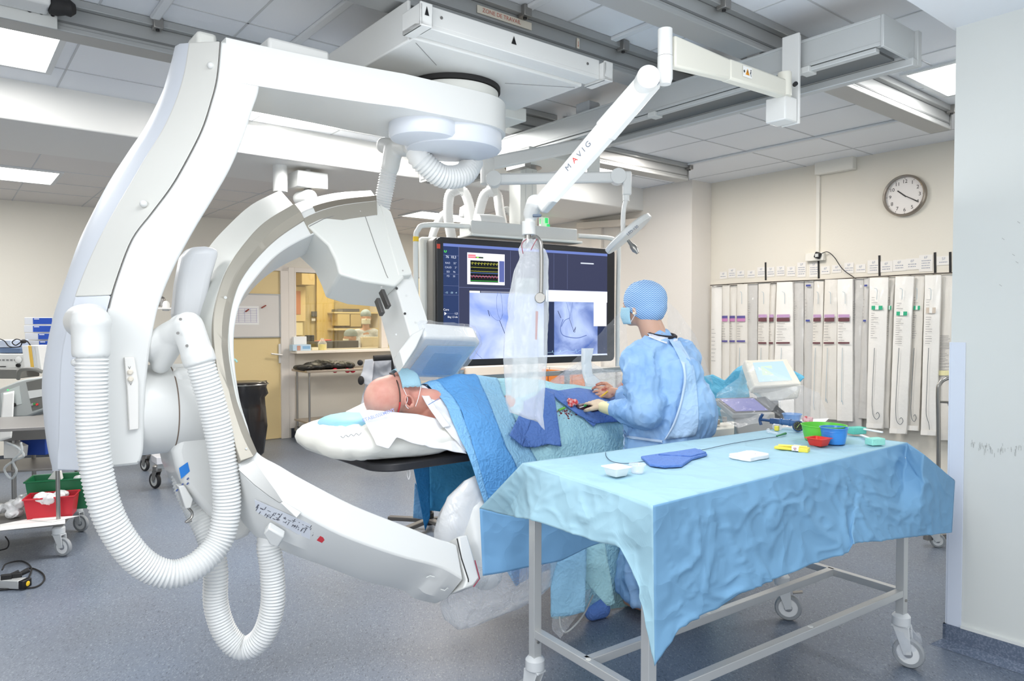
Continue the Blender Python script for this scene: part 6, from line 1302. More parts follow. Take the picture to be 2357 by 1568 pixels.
obj('drop_joint', M().bar(at(1443, 395, 4.2), at(1443, 450, 4.2), .05, .05), WHITE, LB, bevel=.01); obj('drop_collar', M().cyl(at(1441, 450, 4.2), at(1441, 463, 4.2), .02, 18), WHITE, LB)
obj('gooseneck', M().tube(catmull([at(1441, 460, 4.2), at(1436, 480, 4.2), at(1434, 510, 4.2), at(1435, 545, 4.2)], 5), .014, 12), WHITE, LB)
hA, hB = at(1392, 575, 4.2), at(1492, 492, 4.2); hx = (hB-hA).normalized(); hc = (hA+hB)/2; hn = V(hx.z, 0, -hx.x).normalized(); hn = (hn+V(0, -.12, 0)).normalized(); hy = hx.cross(hn).normalized()
def disc(c, r1, r2, th, nrm, n=36): 
    return M().prism([c+hx*(r1*math.cos(2*PI*k/n))+hy*(r2*math.sin(2*PI*k/n)) for k in range(n)], nrm*th)
obj('lamp_head', disc(hc, (hB-hA).length/2, .15, .032, hn), WHITE, LB, bevel=.006); obj('lamp_rim', disc(hc-hn*.006, (hB-hA).length/2-.02, .13, .006, hn), GREYP, LB)
md = textmesh('LED-130', .022, hc+hn*.016+V(0, -.152, 0), hx, -hn, .002); obj('model_text', md, mat('blue_text', srgb(70, 80, 110), .6), LB, smooth=False)
obj('handle', M().lathe(at(1446, 553, 4.12), at(1466, 580, 4.1)-at(1446, 553, 4.12), [(.010, 0), (.012, .03), (.018, .045), (.020, .07), (.012, .085), (.010, .095)], 18), STEEL, LB)
# ---- shield boom
TP = at(1820, 190, 3.33)
SB = thing('shield_boom', TP, 'white spring-arm boom reaching from the bridge to the hanging radiation shield', 'boom')
zA, zB_ = at(1820, 285, 3.3).z, at(1820, 75, 3.3).z; pc_ = R(3.10, uv(at(1825, 200, 3.33))[1], 0)
pc_ = V(TP.x, TP.y, 0); obj('post', M().box(V(pc_.x, pc_.y, (zA+zB_)/2), .012, .085, zB_-zA).box(V(pc_.x, pc_.y, (zA+zB_)/2)+A*.01, .03, .07, zB_-zA-.01), WHITE, SB, bevel=.003)
obj('end_box', M().box(V(pc_.x, pc_.y, zA+.058)-A*.06+B*.01, .10, .10, .11), WHITE, SB, bevel=.006)
q = at(1829, 195, 3.26); obj('black_knob', M().cyl(q, q-A*.01-B*.012, .010, 16), BLACK, SB)
ja, jb = at(1800, 205, 3.25), at(1545, 120, 2.80)
arm2 = M(); 
def tap(a, b, w0, h0, w1, h1): 
    d = (b-a).normalized(); x = d.cross(UP).normalized(); y = x.cross(d); r = lambda c, w, h: [c+x*w/2+y*h/2, c-x*w/2+y*h/2, c-x*w/2-y*h/2, c+x*w/2-y*h/2]; return M().loft([r(a, w0, h0), r(b, w1, h1)])
ba = obj('bracket_arm', tap(ja, lerp(ja, jb, .55), .055, .075, .05, .085), mat('arm_cream', srgb(222, 220, 208), .4), SB, bevel=.01); obj('bracket_arm', tap(lerp(ja, jb, .52), jb, .045, .08, .04, .12), MATS['arm_cream'], SB, bevel=.008)
obj('hinge_barrel', M().cyl(at(1806, 168, 3.25), at(1806, 222, 3.25), .030, 20), MATS['arm_cream'], SB)
lc = at(1694, 152, 3.03); ln_ = V(.62, -.78, 0); dd = (jb-ja).normalized(); sgn = dd.cross(UP).normalized(); sgn = sgn if sgn.dot(CAM-lc) > 0 else -sgn
lb_c = lerp(ja, jb, .40)+sgn*.0285+UP*.006; ex_ = -dd if (-dd).x > 0 else dd; ey_ = (UP-ex_*UP.dot(ex_)).normalized()
lbo = obj('warning_label', M().box(lb_c, .062, .0008, .044, ex_, sgn, ey_), PAPER, ba, smooth=False)
tri = M().add([lb_c+sgn*.001-ex_*.014-ey_*.012, lb_c+sgn*.001+ex_*.014-ey_*.012, lb_c+sgn*.001+ey_*.015], [(0, 1, 2)]); obj('orange_triangle', tri, mat('warn_orange', srgb(232, 156, 40), .5), lbo, smooth=False)
mk_ = M(); mk_.box(lb_c+sgn*.0016+ey_*.001, .003, .0006, .012, ex_, sgn, ey_).box(lb_c+sgn*.0016-ey_*.009, .003, .0006, .003, ex_, sgn, ey_)
for k in range(5): t_ = k*PI/5; v_ = ex_*math.cos(t_)+ey_*math.sin(t_); mk_.bar(lb_c+sgn*.0012-ex_*.023-v_*.006, lb_c+sgn*.0012-ex_*.023+v_*.006, .0012, .0004, sgn)
mk_.box(lb_c+sgn*.0012+ex_*.023+ey_*.011, .005, .0005, .005, ex_, sgn, ey_); mk_.bar(lb_c+sgn*.0012+ex_*.023+ey_*.007, lb_c+sgn*.0012+ex_*.021-ey_*.004, .004, .0005, sgn); mk_.bar(lb_c+sgn*.0012+ex_*.021-ey_*.004, lb_c+sgn*.0012+ex_*.026-ey_*.014, .002, .0005, sgn); mk_.bar(lb_c+sgn*.0012+ex_*.023+ey_*.005, lb_c+sgn*.0012+ex_*.017-ey_*.002, .0018, .0005, sgn)
obj('pictograms', mk_, BLACK, lbo, smooth=False)
vt, vb = at(1531, 68, 2.78), at(1531, 190, 2.78)
vm = M().cyl(at(1531, 130, 2.78), vt, .028, 28); obj('vertical_barrel', vm.lathe(at(1531, 131, 2.78), V(0, 0, -1), [(.029, 0), (.029, .085), (.022, .105)], 28), WHITE, SB)
s0, s1 = at(1502, 178, 2.74), at(1242, 478, 3.06)
sd = (s1-s0).normalized()
obj('spring_arm', tap(s0, lerp(s0, s1, .40), .055, .088, .055, .096), WHITE, SB, bevel=.012); lowp = obj('spring_arm', tap(lerp(s0, s1, .38), s1, .05, .086, .048, .076), WHITE, SB, bevel=.010)
q = at(1490, 182, 2.70); obj('joint_disc', M().cyl(q+V(0, -.03, 0), q+V(0, .05, 0), .043, 32), WHITE, SB, bevel=.003)
obj('dark_plug', M().bar(at(1503, 196, 2.715), at(1515, 190, 2.715), .03, .012), mat('dark_blue_plug', srgb(96, 110, 128), .4), SB, bevel=.002); obj('dark_plug', M().bar(at(1226, 497, 3.03), at(1246, 496, 3.03), .03, .010), MATS['dark_blue_plug'], SB, bevel=.002)
# brand lettering along the arm
mid = lerp(s0, s1, .57); sx_ = -sd if (-sd).x > 0 else sd; sn = sx_.cross(UP).normalized(); sn = sn if sn.dot(CAM-mid) > 0 else -sn; sy_ = sn.cross(sx_).normalized(); sy_ = sy_ if sy_.z > 0 else -sy_
for ch, off, col in (('M', -.062, 'mav_grey'), ('A', -.030, 'mav_red'), ('V', -.006, 'mav_grey'), ('I', .014, 'mav_grey'), ('G', .036, 'mav_grey')):
    obj('brand_letter', textmesh(ch, .034, mid+sx_*off*1.25+sn*.0265+sy_*.006, sx_, sy_, .0), mat(col, srgb(104, 112, 126) if col == 'mav_grey' else srgb(206, 60, 60), .5), lowp, smooth=False)
jm = M().cap(at(1232, 468, 3.07), .038, at(1222, 492, 3.1), .034).cyl(at(1219, 490, 3.1), at(1219, 512, 3.1), .022, 20); obj('lower_knuckle', fuse(jm, .004, 3), WHITE, SB)
obj('swivel_collar', M().cyl(at(1217, 510, 3.1), at(1217, 541, 3.1), .029, 28), WHITE, SB, bevel=.003); obj('steel_neck', M().cyl(at(1215, 541, 3.1), at(1215, 560, 3.1), .015, 20), STEEL, SB)
sr = catmull([at(1222, 551, 3.09), at(1232, 545, 3.08), at(1243, 556, 3.06), at(1246, 580, 3.05), at(1246, 640, 3.05), at(1245, 690, 3.05)], 5); obj('steel_rod', M().tube(sr, .0085, 12), STEEL, SB)
q = at(1243, 686, 3.04); obj('round_knob', M().lathe(q+V(0, .01, 0), V(0, -1, 0), [(.021, 0), (.023, .004), (.023, .018), (.02, .022)], 28), STEEL, SB); obj('blue_clip', M().box(at(1218, 562, 3.1), .03, .03, .02), MATS['dark_blue_plug'], SB, bevel=.003)
SHD = thing('shield_bag', at(1210, 990, 3.08), 'long milky plastic bag covering the hanging radiation shield', 'plastic bag')
bo = [((1205, 548), (1236, 550)), ((1194, 575), (1256, 572)), ((1195, 592), (1262, 598)), ((1184, 622), (1262, 650)), ((1172, 690), (1262, 700)), ((1166, 760), (1258, 760)), ((1159, 830), (1254, 830)), ((1160, 880), (1252, 880)), ((1165, 920), (1250, 925)), ((1176, 948), (1251, 958)), ((1226, 966), (1252, 976)), ((1248, 984), (1254, 990))]
bo2 = []
for a, b in zip(bo, bo[1:]):
    for k in range(5): t_ = k/5; bo2.append(((a[0][0]*(1-t_)+b[0][0]*t_, a[0][1]*(1-t_)+b[0][1]*t_), (a[1][0]*(1-t_)+b[1][0]*t_, a[1][1]*(1-t_)+b[1][1]*t_)))
bo2.append(bo[-1])
q_ = M().loft(blob(bo2, 3.08, .045, 48), False); q_ = wrinkle(q_, .012, 7, 5, V(2.2, 2.2, .35)); q_ = wrinkle(q_, .004, 22, 9, V(1.6, 1.6, .4))
obj('bag', q_, film('shield_bag_film', (.93, .95, .96), .30, .16, 6, .5, .34), SHD, ang=180)
obj('red_drawstring', M().tube(catmull([at(1212, 550, 3.07), at(1201, 562, 3.06), at(1204, 584, 3.05)], 5), .0015, 6).tube(catmull([at(1236, 550, 3.06), at(1229, 562, 3.05), at(1222, 576, 3.04)], 5), .0015, 6), mat('string_red', srgb(150, 50, 70), .6), SHD)
obj('shield_panel', M().prism([at(x, y, 3.09) for x, y in ((1186, 640), (1236, 640), (1240, 900), (1176, 920))], V(.0, .012, 0)), mat('lead_acrylic', srgb(200, 208, 206), .15, alpha=.35), SHD, bevel=.002)
obj('red_strip', M().prism([at(x, y, 3.07) for x, y in ((1233, 716), (1239, 717), (1236, 782), (1232, 782))], V(0, .004, 0)), mat('strip_red', srgb(176, 92, 84), .5), SHD)
# clear films round the far side of the patient
def filmsheet(name, T, Bt, lab, m_=None, amp=.012, sc=6, seed=0, nx=40, ny=24):
    q = cloth([at(*p) for p in T], [at(*p) for p in Bt], nx, ny, amp, sc, seed); tag(obj(name, q, m_ or FILM, ang=180), lab, 'plastic sheet')
filmsheet('clear_film', [(1436, 704, 4.3), (1445, 790, 4.2), (1440, 850, 4.1)], [(1430, 712, 4.35), (1350, 800, 4.4), (1262, 888, 4.4)], 'clear plastic film stretched from the cap down beside the display', None, .012, 5, 3)
filmsheet('clear_film', [(1268, 876, 4.45), (1310, 848, 4.4), (1345, 825, 4.4), (1390, 850, 4.35), (1430, 852, 4.3)], [(1258, 896, 4.3), (1310, 900, 4.25), (1360, 902, 4.2), (1430, 900, 4.15)], 'crinkled clear film over the control panel on the far table side', FILMT, .015, 8, 6)
cr = M().loft(blob([((1336, 802), (1366, 802)), ((1338, 830), (1362, 830)), ((1340, 860), (1366, 860)), ((1346, 880), (1388, 884)), ((1350, 898), (1400, 900))], 4.25, .03, 20), False)
tag(obj('film_column', wrinkle(cr, .012, 14, 3, V(1, 1, .5)), FILMB, ang=180), 'twisted upright roll of plastic film in front of the display corner', 'plastic')
filmsheet('clear_film', [(1532, 690, 3.9), (1560, 715, 3.95), (1600, 770, 4.0), (1640, 880, 4.0)], [(1535, 760, 3.85), (1560, 800, 3.9), (1600, 850, 3.95), (1640, 885, 4.0)], 'clear film hanging behind the shoulder of the gowned clinician', None, .012, 6, 9)
filmsheet('clear_film', [(1600, 840, 3.75), (1616, 900, 3.7), (1626, 990, 3.65)], [(1570, 850, 3.6), (1590, 930, 3.55), (1606, 1006, 3.5)], 'clear plastic gown overlay along the back of the clinician', None, .008, 9, 2)
# far control panel and rail
t = thing('side_rail', at(1200, 870, 4.5), 'silver horizontal rail with posts beyond the patient', 'rail')
ra, rb_ = at(1010, 876, 4.1), at(1430, 850, 4.75); obj('rail_bar', M().bar(ra, rb_, .02, .03), STEEL, t, bevel=.003)
for x in (1062, 1305): p = at(x, 868, 4.2 if x < 1200 else 4.5); obj('rail_post', M().cyl(V(p.x, p.y, .5), p+UP*.04, .018, 14), STEEL, t)
cp = thing('table_console', at(1330, 900, 4.3), 'flat pale console with dark keys under clear film', 'console')
a = at(1270, 894, 4.35); obj('panel', M().bar(at(1265, 902, 4.3), at(1350, 898, 4.45), .14, .03), WHITE2, cp, bevel=.004)
for x in (1285, 1300, 1318): obj('key', M().box(at(x, 892, 4.36), .03, .03, .008), BLACKM, cp, bevel=.002)
# orange cabinet
for k, (x0, x1, lab) in enumerate(((1246, 1261, 'narrow orange cupboard door left of the shield bag gap below the display'), (1262, 1345, 'wide orange cupboard below the display and behind the plastic film'))):
    a = onu(x0, 840, 5.5); b = onu(x1, 840, 5.5); va, vb_ = uv(a)[1], uv(b)[1]; t = thing('cupboard', R(5.75, (va+vb_)/2, 0), lab, 'cupboard')
    obj('carcass', M().rbox(5.52, 6.0, vb_+.006, va-.006, .08, .93), WHITE2, t, bevel=.003)
    n_ = 1 if k == 0 else 3
    for j_ in range(n_):
        q0 = va+(vb_-va)*j_/n_; q1 = va+(vb_-va)*(j_+1)/n_; dq = obj('door', M().rbox(5.5, 5.52, q1+.008, q0-.008, .62 if j_ % 2 == 0 else .1, .90), mat('orange_laminate', srgb(232, 136, 62), .5), t, bevel=.002); obj('door_edge', M().rbox(5.505, 5.52, q1+.008, q0-.008, .1, .60), MATS['orange_laminate'], t, bevel=.002)
tb_ = thing('storage_cart', at(1120, 880, 6.5), 'pale cart with wooden edge visible under the display', 'cart')
obj('cart_body', M().prism([at(x, y, 6.3) for x, y in ((1068, 846), (1168, 842), (1168, 900), (1068, 900))], V(0, .4, 0)), mat('cart_cream', srgb(236, 222, 206), .6), tb_, bevel=.006); obj('cart_leg', M().cyl(V(at(1072, 870, 6.35).x, 6.35, 0), V(at(1072, 870, 6.35).x, 6.35, .9), .02, 8), GREYP, tb_); obj('cart_leg', M().cyl(V(at(1160, 870, 6.35).x, 6.35, 0), V(at(1160, 870, 6.35).x, 6.35, .9), .02, 8), GREYP, tb_); obj('wood_edge', M().prism([at(x, y, 6.28) for x, y in ((1060, 848), (1069, 848), (1069, 900), (1060, 900))], V(0, .04, 0)), mat('wood_edge', srgb(206, 160, 116), .6), tb_, bevel=.002)
# exit sign
p = at(1252, 516, 8.3); t = thing('exit_sign', p, 'green and white illuminated exit sign above the large display', 'sign')
obj('housing', M().box(p, .12, .04, .15, A, B), mat('sign_white', srgb(232, 240, 232), .4, emit=.3), t, bevel=.004)
for k, (x, y) in enumerate(((1246, 510), (1262, 522), (1258, 508))): q = at(x, y, 8.27); obj('green_panel', M().box(q, .04, .01, .06, A, B), mat('sign_green', srgb(40, 180, 90), .4, emit=.8, ecol=srgb(60, 200, 110)), t, smooth=False)
obj('sign_bracket', M().cyl(p+UP*.07, V(p.x, p.y, H2), .008, 8), GREYP, t)
tag(obj('cable_trunking', M().bar(onu(1333, 520, 5.975), onu(1480, 510, 5.975), .09, .07), mat('trunk_cream', srgb(228, 218, 206), .6), bevel=.004), 'cream trunking box running along the wall right of the exit sign', 'trunking')
w0 = onu(1366, 515, UR2); w1 = onu(1388, 515, UR2); struct('trim_14', M().rbox(UR2-.03, UR2, uv(w1)[1], uv(w0)[1], 0, w0.z), FRAMEM, smooth=False)
# ================================================================ RIGHT WALL: clock, trunking, catheter pouches
onw = lambda x, y, e=0: onu(x, y, UR-e)
EXR = -B      # to the viewer's right along the east wall
ck = thing('wall_clock', onw(2085, 498), 'round steel-rimmed wall clock reading twenty past ten', 'clock')
cc = onw(2084, 451); rr = .172
obj('rim', M().lathe(cc, -A, [(rr-.016, .002), (rr, .002), (rr, .035), (rr-.008, .045), (rr-.018, .040), (rr-.018, .012)], 56, False), mat('clock_steel', srgb(168, 158, 146), .3, metal=.85), ck)
obj('dial', M().lathe(cc, -A, [(.0001, .004), (rr-.012, .004), (rr-.012, .012), (.0001, .012)], 56), mat('dial_white', srgb(236, 232, 228), .5), ck)
CI = mat('clock_ink', srgb(26, 26, 26), .5)
for h in range(1, 13):
    a = PI/2-h*PI/6; obj('numeral', textmesh(str(h), .042, cc-A*.0135+EXR*(.118*math.cos(a))+UP*(.118*math.sin(a)), EXR, UP, .0), CI, ck, smooth=False)
tm = M()
for k in range(12): a = k*PI/6; v_ = EXR*math.cos(a)+UP*math.sin(a); tm.bar(cc-A*.0132+v_*.140, cc-A*.0132+v_*.149, .003, .0006, A)
obj('tick_marks', tm, CI, ck, smooth=False)
def chand(ang, L, w, e): v_ = EXR*math.cos(ang)+UP*math.sin(ang); return M().bar(cc-A*e-v_*.015, cc-A*e+v_*L, w, .001, A)
obj('hour_hand', chand(PI/2-(10.33)*PI/6, .075, .010, .016), CI, ck, smooth=False); obj('minute_hand', chand(PI/2-20*PI/30, .118, .007, .018), CI, ck, smooth=False); obj('second_hand', chand(PI/2-20.4*PI/30, .12, .002, .020), CI, ck, smooth=False)
TRK = mat('trunking_white', srgb(232, 229, 220), .5)
t = thing('cable_trunking', onw(1886, 590), 'white vertical trunking dropping to the socket left of the clock', 'trunking')
a, b = onw(1886, 392), onw(1886, 584); obj('conduit', M().box(V(a.x, a.y, (a.z+b.z)/2)-A*.012, .024, .032, a.z-b.z), TRK, t, bevel=.002)
a, b = onw(1884, 378), onw(1972, 386); va, vb = uv(a)[1], uv(b)[1]; obj('junction_box', M().rbox(UR-.075, UR, vb, va, onw(1930, 398).z, onw(1930, 360).z+.0), TRK, t, bevel=.006)
t = thing('socket_box', onw(1880, 602), 'white wall socket box with black plug beside the trunking foot', 'socket')
a, b = onw(1859, 590), onw(1901, 590); obj('socket', M().rbox(UR-.045, UR, uv(b)[1], uv(a)[1], onw(1880, 601).z, onw(1880, 583).z), TRK, t, bevel=.004)
q = onw(1883, 588, .05); obj('plug', M().box(q, .04, .055, .055, A, (B+UP*.4).normalized(), (UP-B*.4).normalized()), BLACK, t, bevel=.006); obj('plug_pin', M().box(onw(1880, 588, .075), .012, .03, .03), GREYP, t, bevel=.002)
tag(obj('black_cable', M().tube(catmull([onw(1892, 583, .05), onw(1905, 580, .03), onw(1920, 592, .02), onw(1940, 620, .015), onw(1972, 643, .02)], 6), .0035, 8), BLACK), 'thin black cable curving from the plug down to the pouch rack', 'cable')
# strips of black tape
for k, (x, y0, y1, w, ref) in enumerate(((1762, 604, 645, 3, 'leftmost black tape strip above the catheter pouches'), (1884, 600, 641, 3.5, 'black tape strip directly below the white wall socket'), (2024, 588, 636, 4, 'black tape strip in the middle, directly below and left of the clock'), (2152, 581, 628, 4.5, 'black tape strip on the left of the pair nearest the partition'), (2187, 580, 627, 4.5, 'black tape strip on the right of the pair nearest the partition'))):
    a, b = onw(x, y0, .003), onw(x+.5, y1, .003); tag(obj('tape_strip', M().bar(a, b, .018, .002, A), BLACKM, smooth=False), ref, 'tape', 'black tape strips over the pouches')
# little paper size labels
LBX = [(1665, 634, '4F', 1), (1685, 629, '4F', 2), (1705, 631, '4F', 1), (1729, 631, '4F', 1), (1752, 626, '4F', 2), (1774, 626, '5F', 2), (1797, 624, '5F', 2), (1821, 625, '5F', 2), (1845, 621, '5F', 4), (1873, 621, '5F', 4), (1900, 622, '6F', 1), (1926, 619, '6F', 1), (1954, 617, '6F', 2), (1981, 618, '6F', 1), (2011, 614, '6F', 3), (2040, 614, '6F', 2), (2070, 611, '6F', 2), (2100, 608, '6F', 2), (2131, 606, '6F', 4), (2172, 600, '5F', 1)]
ORD = ['first', 'second', 'third', 'fourth', 'fifth', 'sixth', 'seventh', 'eighth', 'ninth', 'tenth', 'eleventh', 'twelfth', 'thirteenth', 'fourteenth', 'fifteenth', 'sixteenth', 'seventeenth', 'eighteenth', 'nineteenth', 'twentieth', 'twenty-first', 'twenty-second', 'twenty-third', 'twenty-fourth']
LBP = mat('label_paper', srgb(232, 229, 224), .8); LBI = mat('label_ink', srgb(150, 156, 172), .8)
for k, (x, y, s_, n_) in enumerate(LBX):
    c = onw(x, y, .003); h = .05+.022*n_; w = .085+(.02 if k > 13 else 0)
    o = obj('paper_label', M().box(c, .0012, w, h), LBP, smooth=False); tag(o, 'small %s paper label above the pouches, %s from the left' % (s_, ORD[k]), 'label', 'paper size labels above the pouches')
    t_ = textmesh(s_, .030, c-A*.0012+UP*(h/2-.022), EXR, UP, .0)
    for j_ in range(n_):
        z = h/2-.048-j_*.020; x_ = -.032
        random.seed(k*7+j_)
        while x_ < .03: L_ = random.uniform(.004, .012); t_.box(c-A*.0013+EXR*(x_+L_/2)+UP*z, .0004, L_, .007); x_ += L_+.004
    obj('lettering', t_, LBI, o, smooth=False)
# rack wire and pouches
rk = thing('hook_rack', onw(1900, 650), 'wire hook rail holding the long sterile pouches on the wall', 'rack')
rp_ = [onw(x, y, .06) for x, y in ((1636, 657), (1700, 653), (1800, 648), (1900, 644), (2000, 638), (2100, 632), (2198, 628))]
obj('rail', M().tube(rp_, .005, 8), mat('rack_dark', srgb(96, 90, 84), .4, metal=.6), rk)
obj('rail', M().tube([p+A*.03-UP*.012 for p in rp_], .004, 8), MATS['rack_dark'], rk)
for p in resample(rp_, 14): obj('hook', M().cyl(p+A*.055, p-A*.01, .004, 8), MATS['rack_dark'], rk)
PCH = mat('pouch_paper', srgb(226, 222, 214), .42, coat=.35, bump=(9, .35)); PCH2 = mat('pouch_clear_grey', srgb(202, 200, 196), .35, coat=.5, bump=(11, .4)); PCH3 = mat('pouch_bright', srgb(238, 236, 231), .4, coat=.4, bump=(8, .35))
TBL = mat('tube_pale_blue', srgb(168, 186, 196), .5); TDK = mat('tube_dark', srgb(96, 104, 110), .5)
MAR = mat('band_maroon', srgb(104, 62, 68), .6); LIL = mat('band_lilac', srgb(188, 152, 192), .6); PUR = mat('band_violet', srgb(92, 86, 150), .6); PNK = mat('band_pink', srgb(196, 132, 178), .6); GRB = mat('band_green', srgb(44, 172, 128), .6); BGE = mat('band_beige', srgb(206, 194, 180), .6); NVB = mat('band_navy', srgb(60, 72, 150), .6); PINK = mat('pouch_print', srgb(150, 148, 148), .8)
PO = [ # x0 x1 at top, x0 x1 at bottom, y top, y bottom, kind, depth, label
 (1638, 1662, 1638, 1662, 656, 985, 'plain', .03, 'wide plain silvery pouch at the far left end of the rack'),
 (1663, 1679, 1663, 1680, 657, 985, 'violet', .05, 'narrow pouch with violet and pink band, first after the wide silvery one'),
 (1681, 1696, 1680, 1697, 656, 985, 'violet', .03, 'narrow violet-banded pouch, middle of the three at the left of the rack'),
 (1697, 1720, 1696, 1722, 655, 985, 'violet', .06, 'wider violet-banded pouch, rightmost of the three at the left of the rack'),
 (1721, 1744, 1720, 1744, 654, 985, 'clear', .04, 'narrow clear pouch without coloured band left of the first maroon-banded one'),
 (1746, 1772, 1745, 1768, 650, 985, 'maroon', .05, 'maroon-banded pouch, leftmost of its colour'),
 (1773, 1786, 1768, 1782, 651, 985, 'maroon', .03, 'narrow maroon-banded pouch, second of its colour from the left'),
 (1788, 1824, 1781, 1830, 650, 985, 'maroon', .07, 'wide bright pouch with maroon band hanging behind the small console'),
 (1827, 1850, 1830, 1852, 648, 985, 'clear', .04, 'clear grey pouch right of the wide maroon-banded one behind the console'),
 (1852, 1873, 1852, 1872, 647, 985, 'bluebits', .04, 'clear pouch with small navy prints between the maroon-banded groups'),
 (1874, 1896, 1868, 1892, 645, 980, 'maroon', .05, 'maroon-banded pouch right below the tape strip under the socket'),
 (1899, 1927, 1891, 1928, 644, 964, 'maroon', .07, 'maroon-banded pouch, second from the right of its colour'),
 (1928, 1962, 1929, 1964, 643, 968, 'maroon', .08, 'rightmost maroon-banded pouch with pale tube'),
 (1964, 1988, 1955, 1985, 642, 984, 'clear', .04, 'clear pouch between the last maroon and the first green-banded pouches'),
 (1989, 2002, 1978, 1998, 641, 962, 'bluebits', .05, 'narrow pouch with navy oval print left of the first green-banded one'),
 (2002, 2045, 1997, 2034, 640, 985, 'green', .08, 'leftmost green-banded pouch with curled tube at its foot'),
 (2046, 2060, 2033, 2048, 639, 984, 'green', .04, 'narrow green-banded pouch half hidden between two wide ones'),
 (2061, 2103, 2050, 2088, 637, 997, 'green', .09, 'wide bright green-banded pouch hanging lowest in the middle of the greens'),
 (2104, 2128, 2089, 2117, 636, 990, 'green', .05, 'rightmost green-banded pouch with a looped tube tip'),
 (2129, 2166, 2122, 2157, 634, 1001, 'beige', .08, 'beige-banded pouch next to the trolley frame'),
 (2167, 2198, 2157, 2198, 632, 1012, 'printed', .04, 'grey printed pouch nearest the partition, behind the trolley hoop')]
for k, (a0, a1, b0_, b1_, yt, yb, kind, dep, lab) in enumerate(PO):
    tl, tr, bl, br = onw(a0, yt, dep), onw(a1, yt-1, dep), onw(b0_, yb, dep), onw(b1_, yb+2, dep)
    bl, br = bl-A*.02, br-A*.02
    t = thing('catheter_pouch', bl, lab, 'pouch', 'sterile catheter pouches on the wall rack')
    rows = []
    for j_ in range(25):
        s_ = j_/24; l_, r_ = lerp(tl, bl, s_), lerp(tr, br, s_); row = []
        for i_ in range(9):
            x_ = i_/8; bulge = .014*math.sin(PI*x_)*(min(1, s_*8)*min(1, (1-s_)*10)); row.append(lerp(l_, r_, x_)-A*(bulge+.006*noise.noise(V(k*3+x_*1.5, s_*6, k))))
        rows.append(row)
    back = [[p+A*.022 for p in r] for r in rows]; m_ = M().grid(rows); o_ = len(m_.v); m_.grid(back)
    nW = 9; 
    for j_ in range(24):
        for e in (0, 8): m_.f.append((j_*nW+e, (j_+1)*nW+e, o_+(j_+1)*nW+e, o_+j_*nW+e))
    for e in (0, 24):
        for i_ in range(8): m_.f.append((e*nW+i_, e*nW+i_+1, o_+e*nW+i_+1, o_+e*nW+i_))
    bright = kind in ('beige', 'plain') or (a1-a0) > 33
    obj('pouch_body', m_, PCH3 if bright else (PCH2 if kind in ('clear', 'bluebits') else PCH), t, ang=60)
    W_ = (tr-tl).length
    def P(x_, y, e=.004):        # point on the pouch face: fraction across, image row
        s_ = (y-yt)/(yb-yt); return lerp(lerp(tl, bl, s_), lerp(tr, br, s_), x_)-A*(.014*math.sin(PI*x_)*.9+.010+e)
    def band(nm, x0, x1, y0, y1, m2): 
        q = M().grid([[P(lerp(x0, x1, i_/6), lerp(y0, y1, j_/2)) for i_ in range(7)] for j_ in range(3)]); obj(nm, q, m2, t, smooth=False)
    def prt_(y0, y1, n_, x0=.15, x1=.85, m2=PINK):
        q = M(); random.seed(k+int(y0))
        for j_ in range(n_):
            y = lerp(y0, y1, j_/max(1, n_-1)); xe = random.uniform(.5, 1)*x1+ (1-1)*0; a = P(x0, y, .006); b = P(max(x0+.1, xe*x1), y, .006); q.bar(a, b, .0035, .0004, A)
        obj('printed_lines', q, m2, t, smooth=False)
    if kind == 'violet': band('colour_band', .1, .9, 727, 733, PUR); band('colour_band', .1, .9, 733, 740, PNK); band('foot_band', .1, .9, 783, 787, PUR); prt_(745, 780, 7)
    if kind == 'maroon': band('colour_band', .12, .88, 724, 731, LIL); band('colour_band', .12, .88, 732, 740, MAR); band('foot_band', .12, .88, 787, 791, MAR); prt_(744, 783, 7)
    if kind == 'green': y0 = 709 if k != 17 else 722; band('colour_band', .2, .8, y0-5, y0+4, GRB); band('size_patch', .42, .6, y0-5, y0+4, PAPER); prt_(y0-24, y0-12, 3, .2, .8); prt_(y0+12, y0+68, 12, .2, .8)
    if kind == 'beige': band('colour_band', .2, .8, 708, 721, BGE); band('size_patch', .42, .6, 708, 721, PAPER); prt_(690, 702, 3, .2, .8); prt_(730, 790, 12, .2, .8)
    if kind == 'bluebits': band('colour_band', .3, .8, 656, 660, NVB); band('navy_oval', .3, .75, 736, 740, NVB); prt_(690, 730, 6, .2, .7)
    if kind == 'clear': prt_(695, 735, 9, .2, .7)
    if kind == 'plain': prt_(758, 830, 9, .15, .8)
    if kind == 'printed': prt_(772, 850, 22, .1, .95); band('yellow_note', .05, .95, 852, 863, mat('note_yellow', srgb(232, 226, 176), .7))
    if kind in ('maroon', 'violet', 'beige', 'green') and a1-a0 > 20:
        ye = yb-38
        cps = [(.45, 672), (.6, 676), (.62, 700)] if kind != 'green' and kind != 'beige' else [(.35, 664), (.5, 668), (.5, 690)]
        obj('catheter_tip', M().tube(catmull([P(x_, y, .006) for x_, y in cps], 5), .002, 6), TBL, t)
        cps = [(.45, 800), (.42, 860), (.40, 920), (.42, ye-10)]
        if kind == 'green' or kind == 'beige': cps += [(.5, ye+8), (.7, ye+16), (.85, ye+8), (.75, ye), (.65, ye+4)] if kind == 'green' else [(.6, ye+10), (.65, ye+24)]
        else: cps += [(.5, ye)]
        obj('catheter_tube', M().tube(catmull([P(x_, y, .006) for x_, y in cps], 6), .0022, 6), TDK if kind in ('green', 'beige') else TBL, t)
        if kind in ('green', 'beige'): obj('end_seal', M().grid([[P(x_, y, .001) for x_ in (.02, .5, .98)] for y in (yb-12, yb-1)]), PCH3, t, smooth=False)
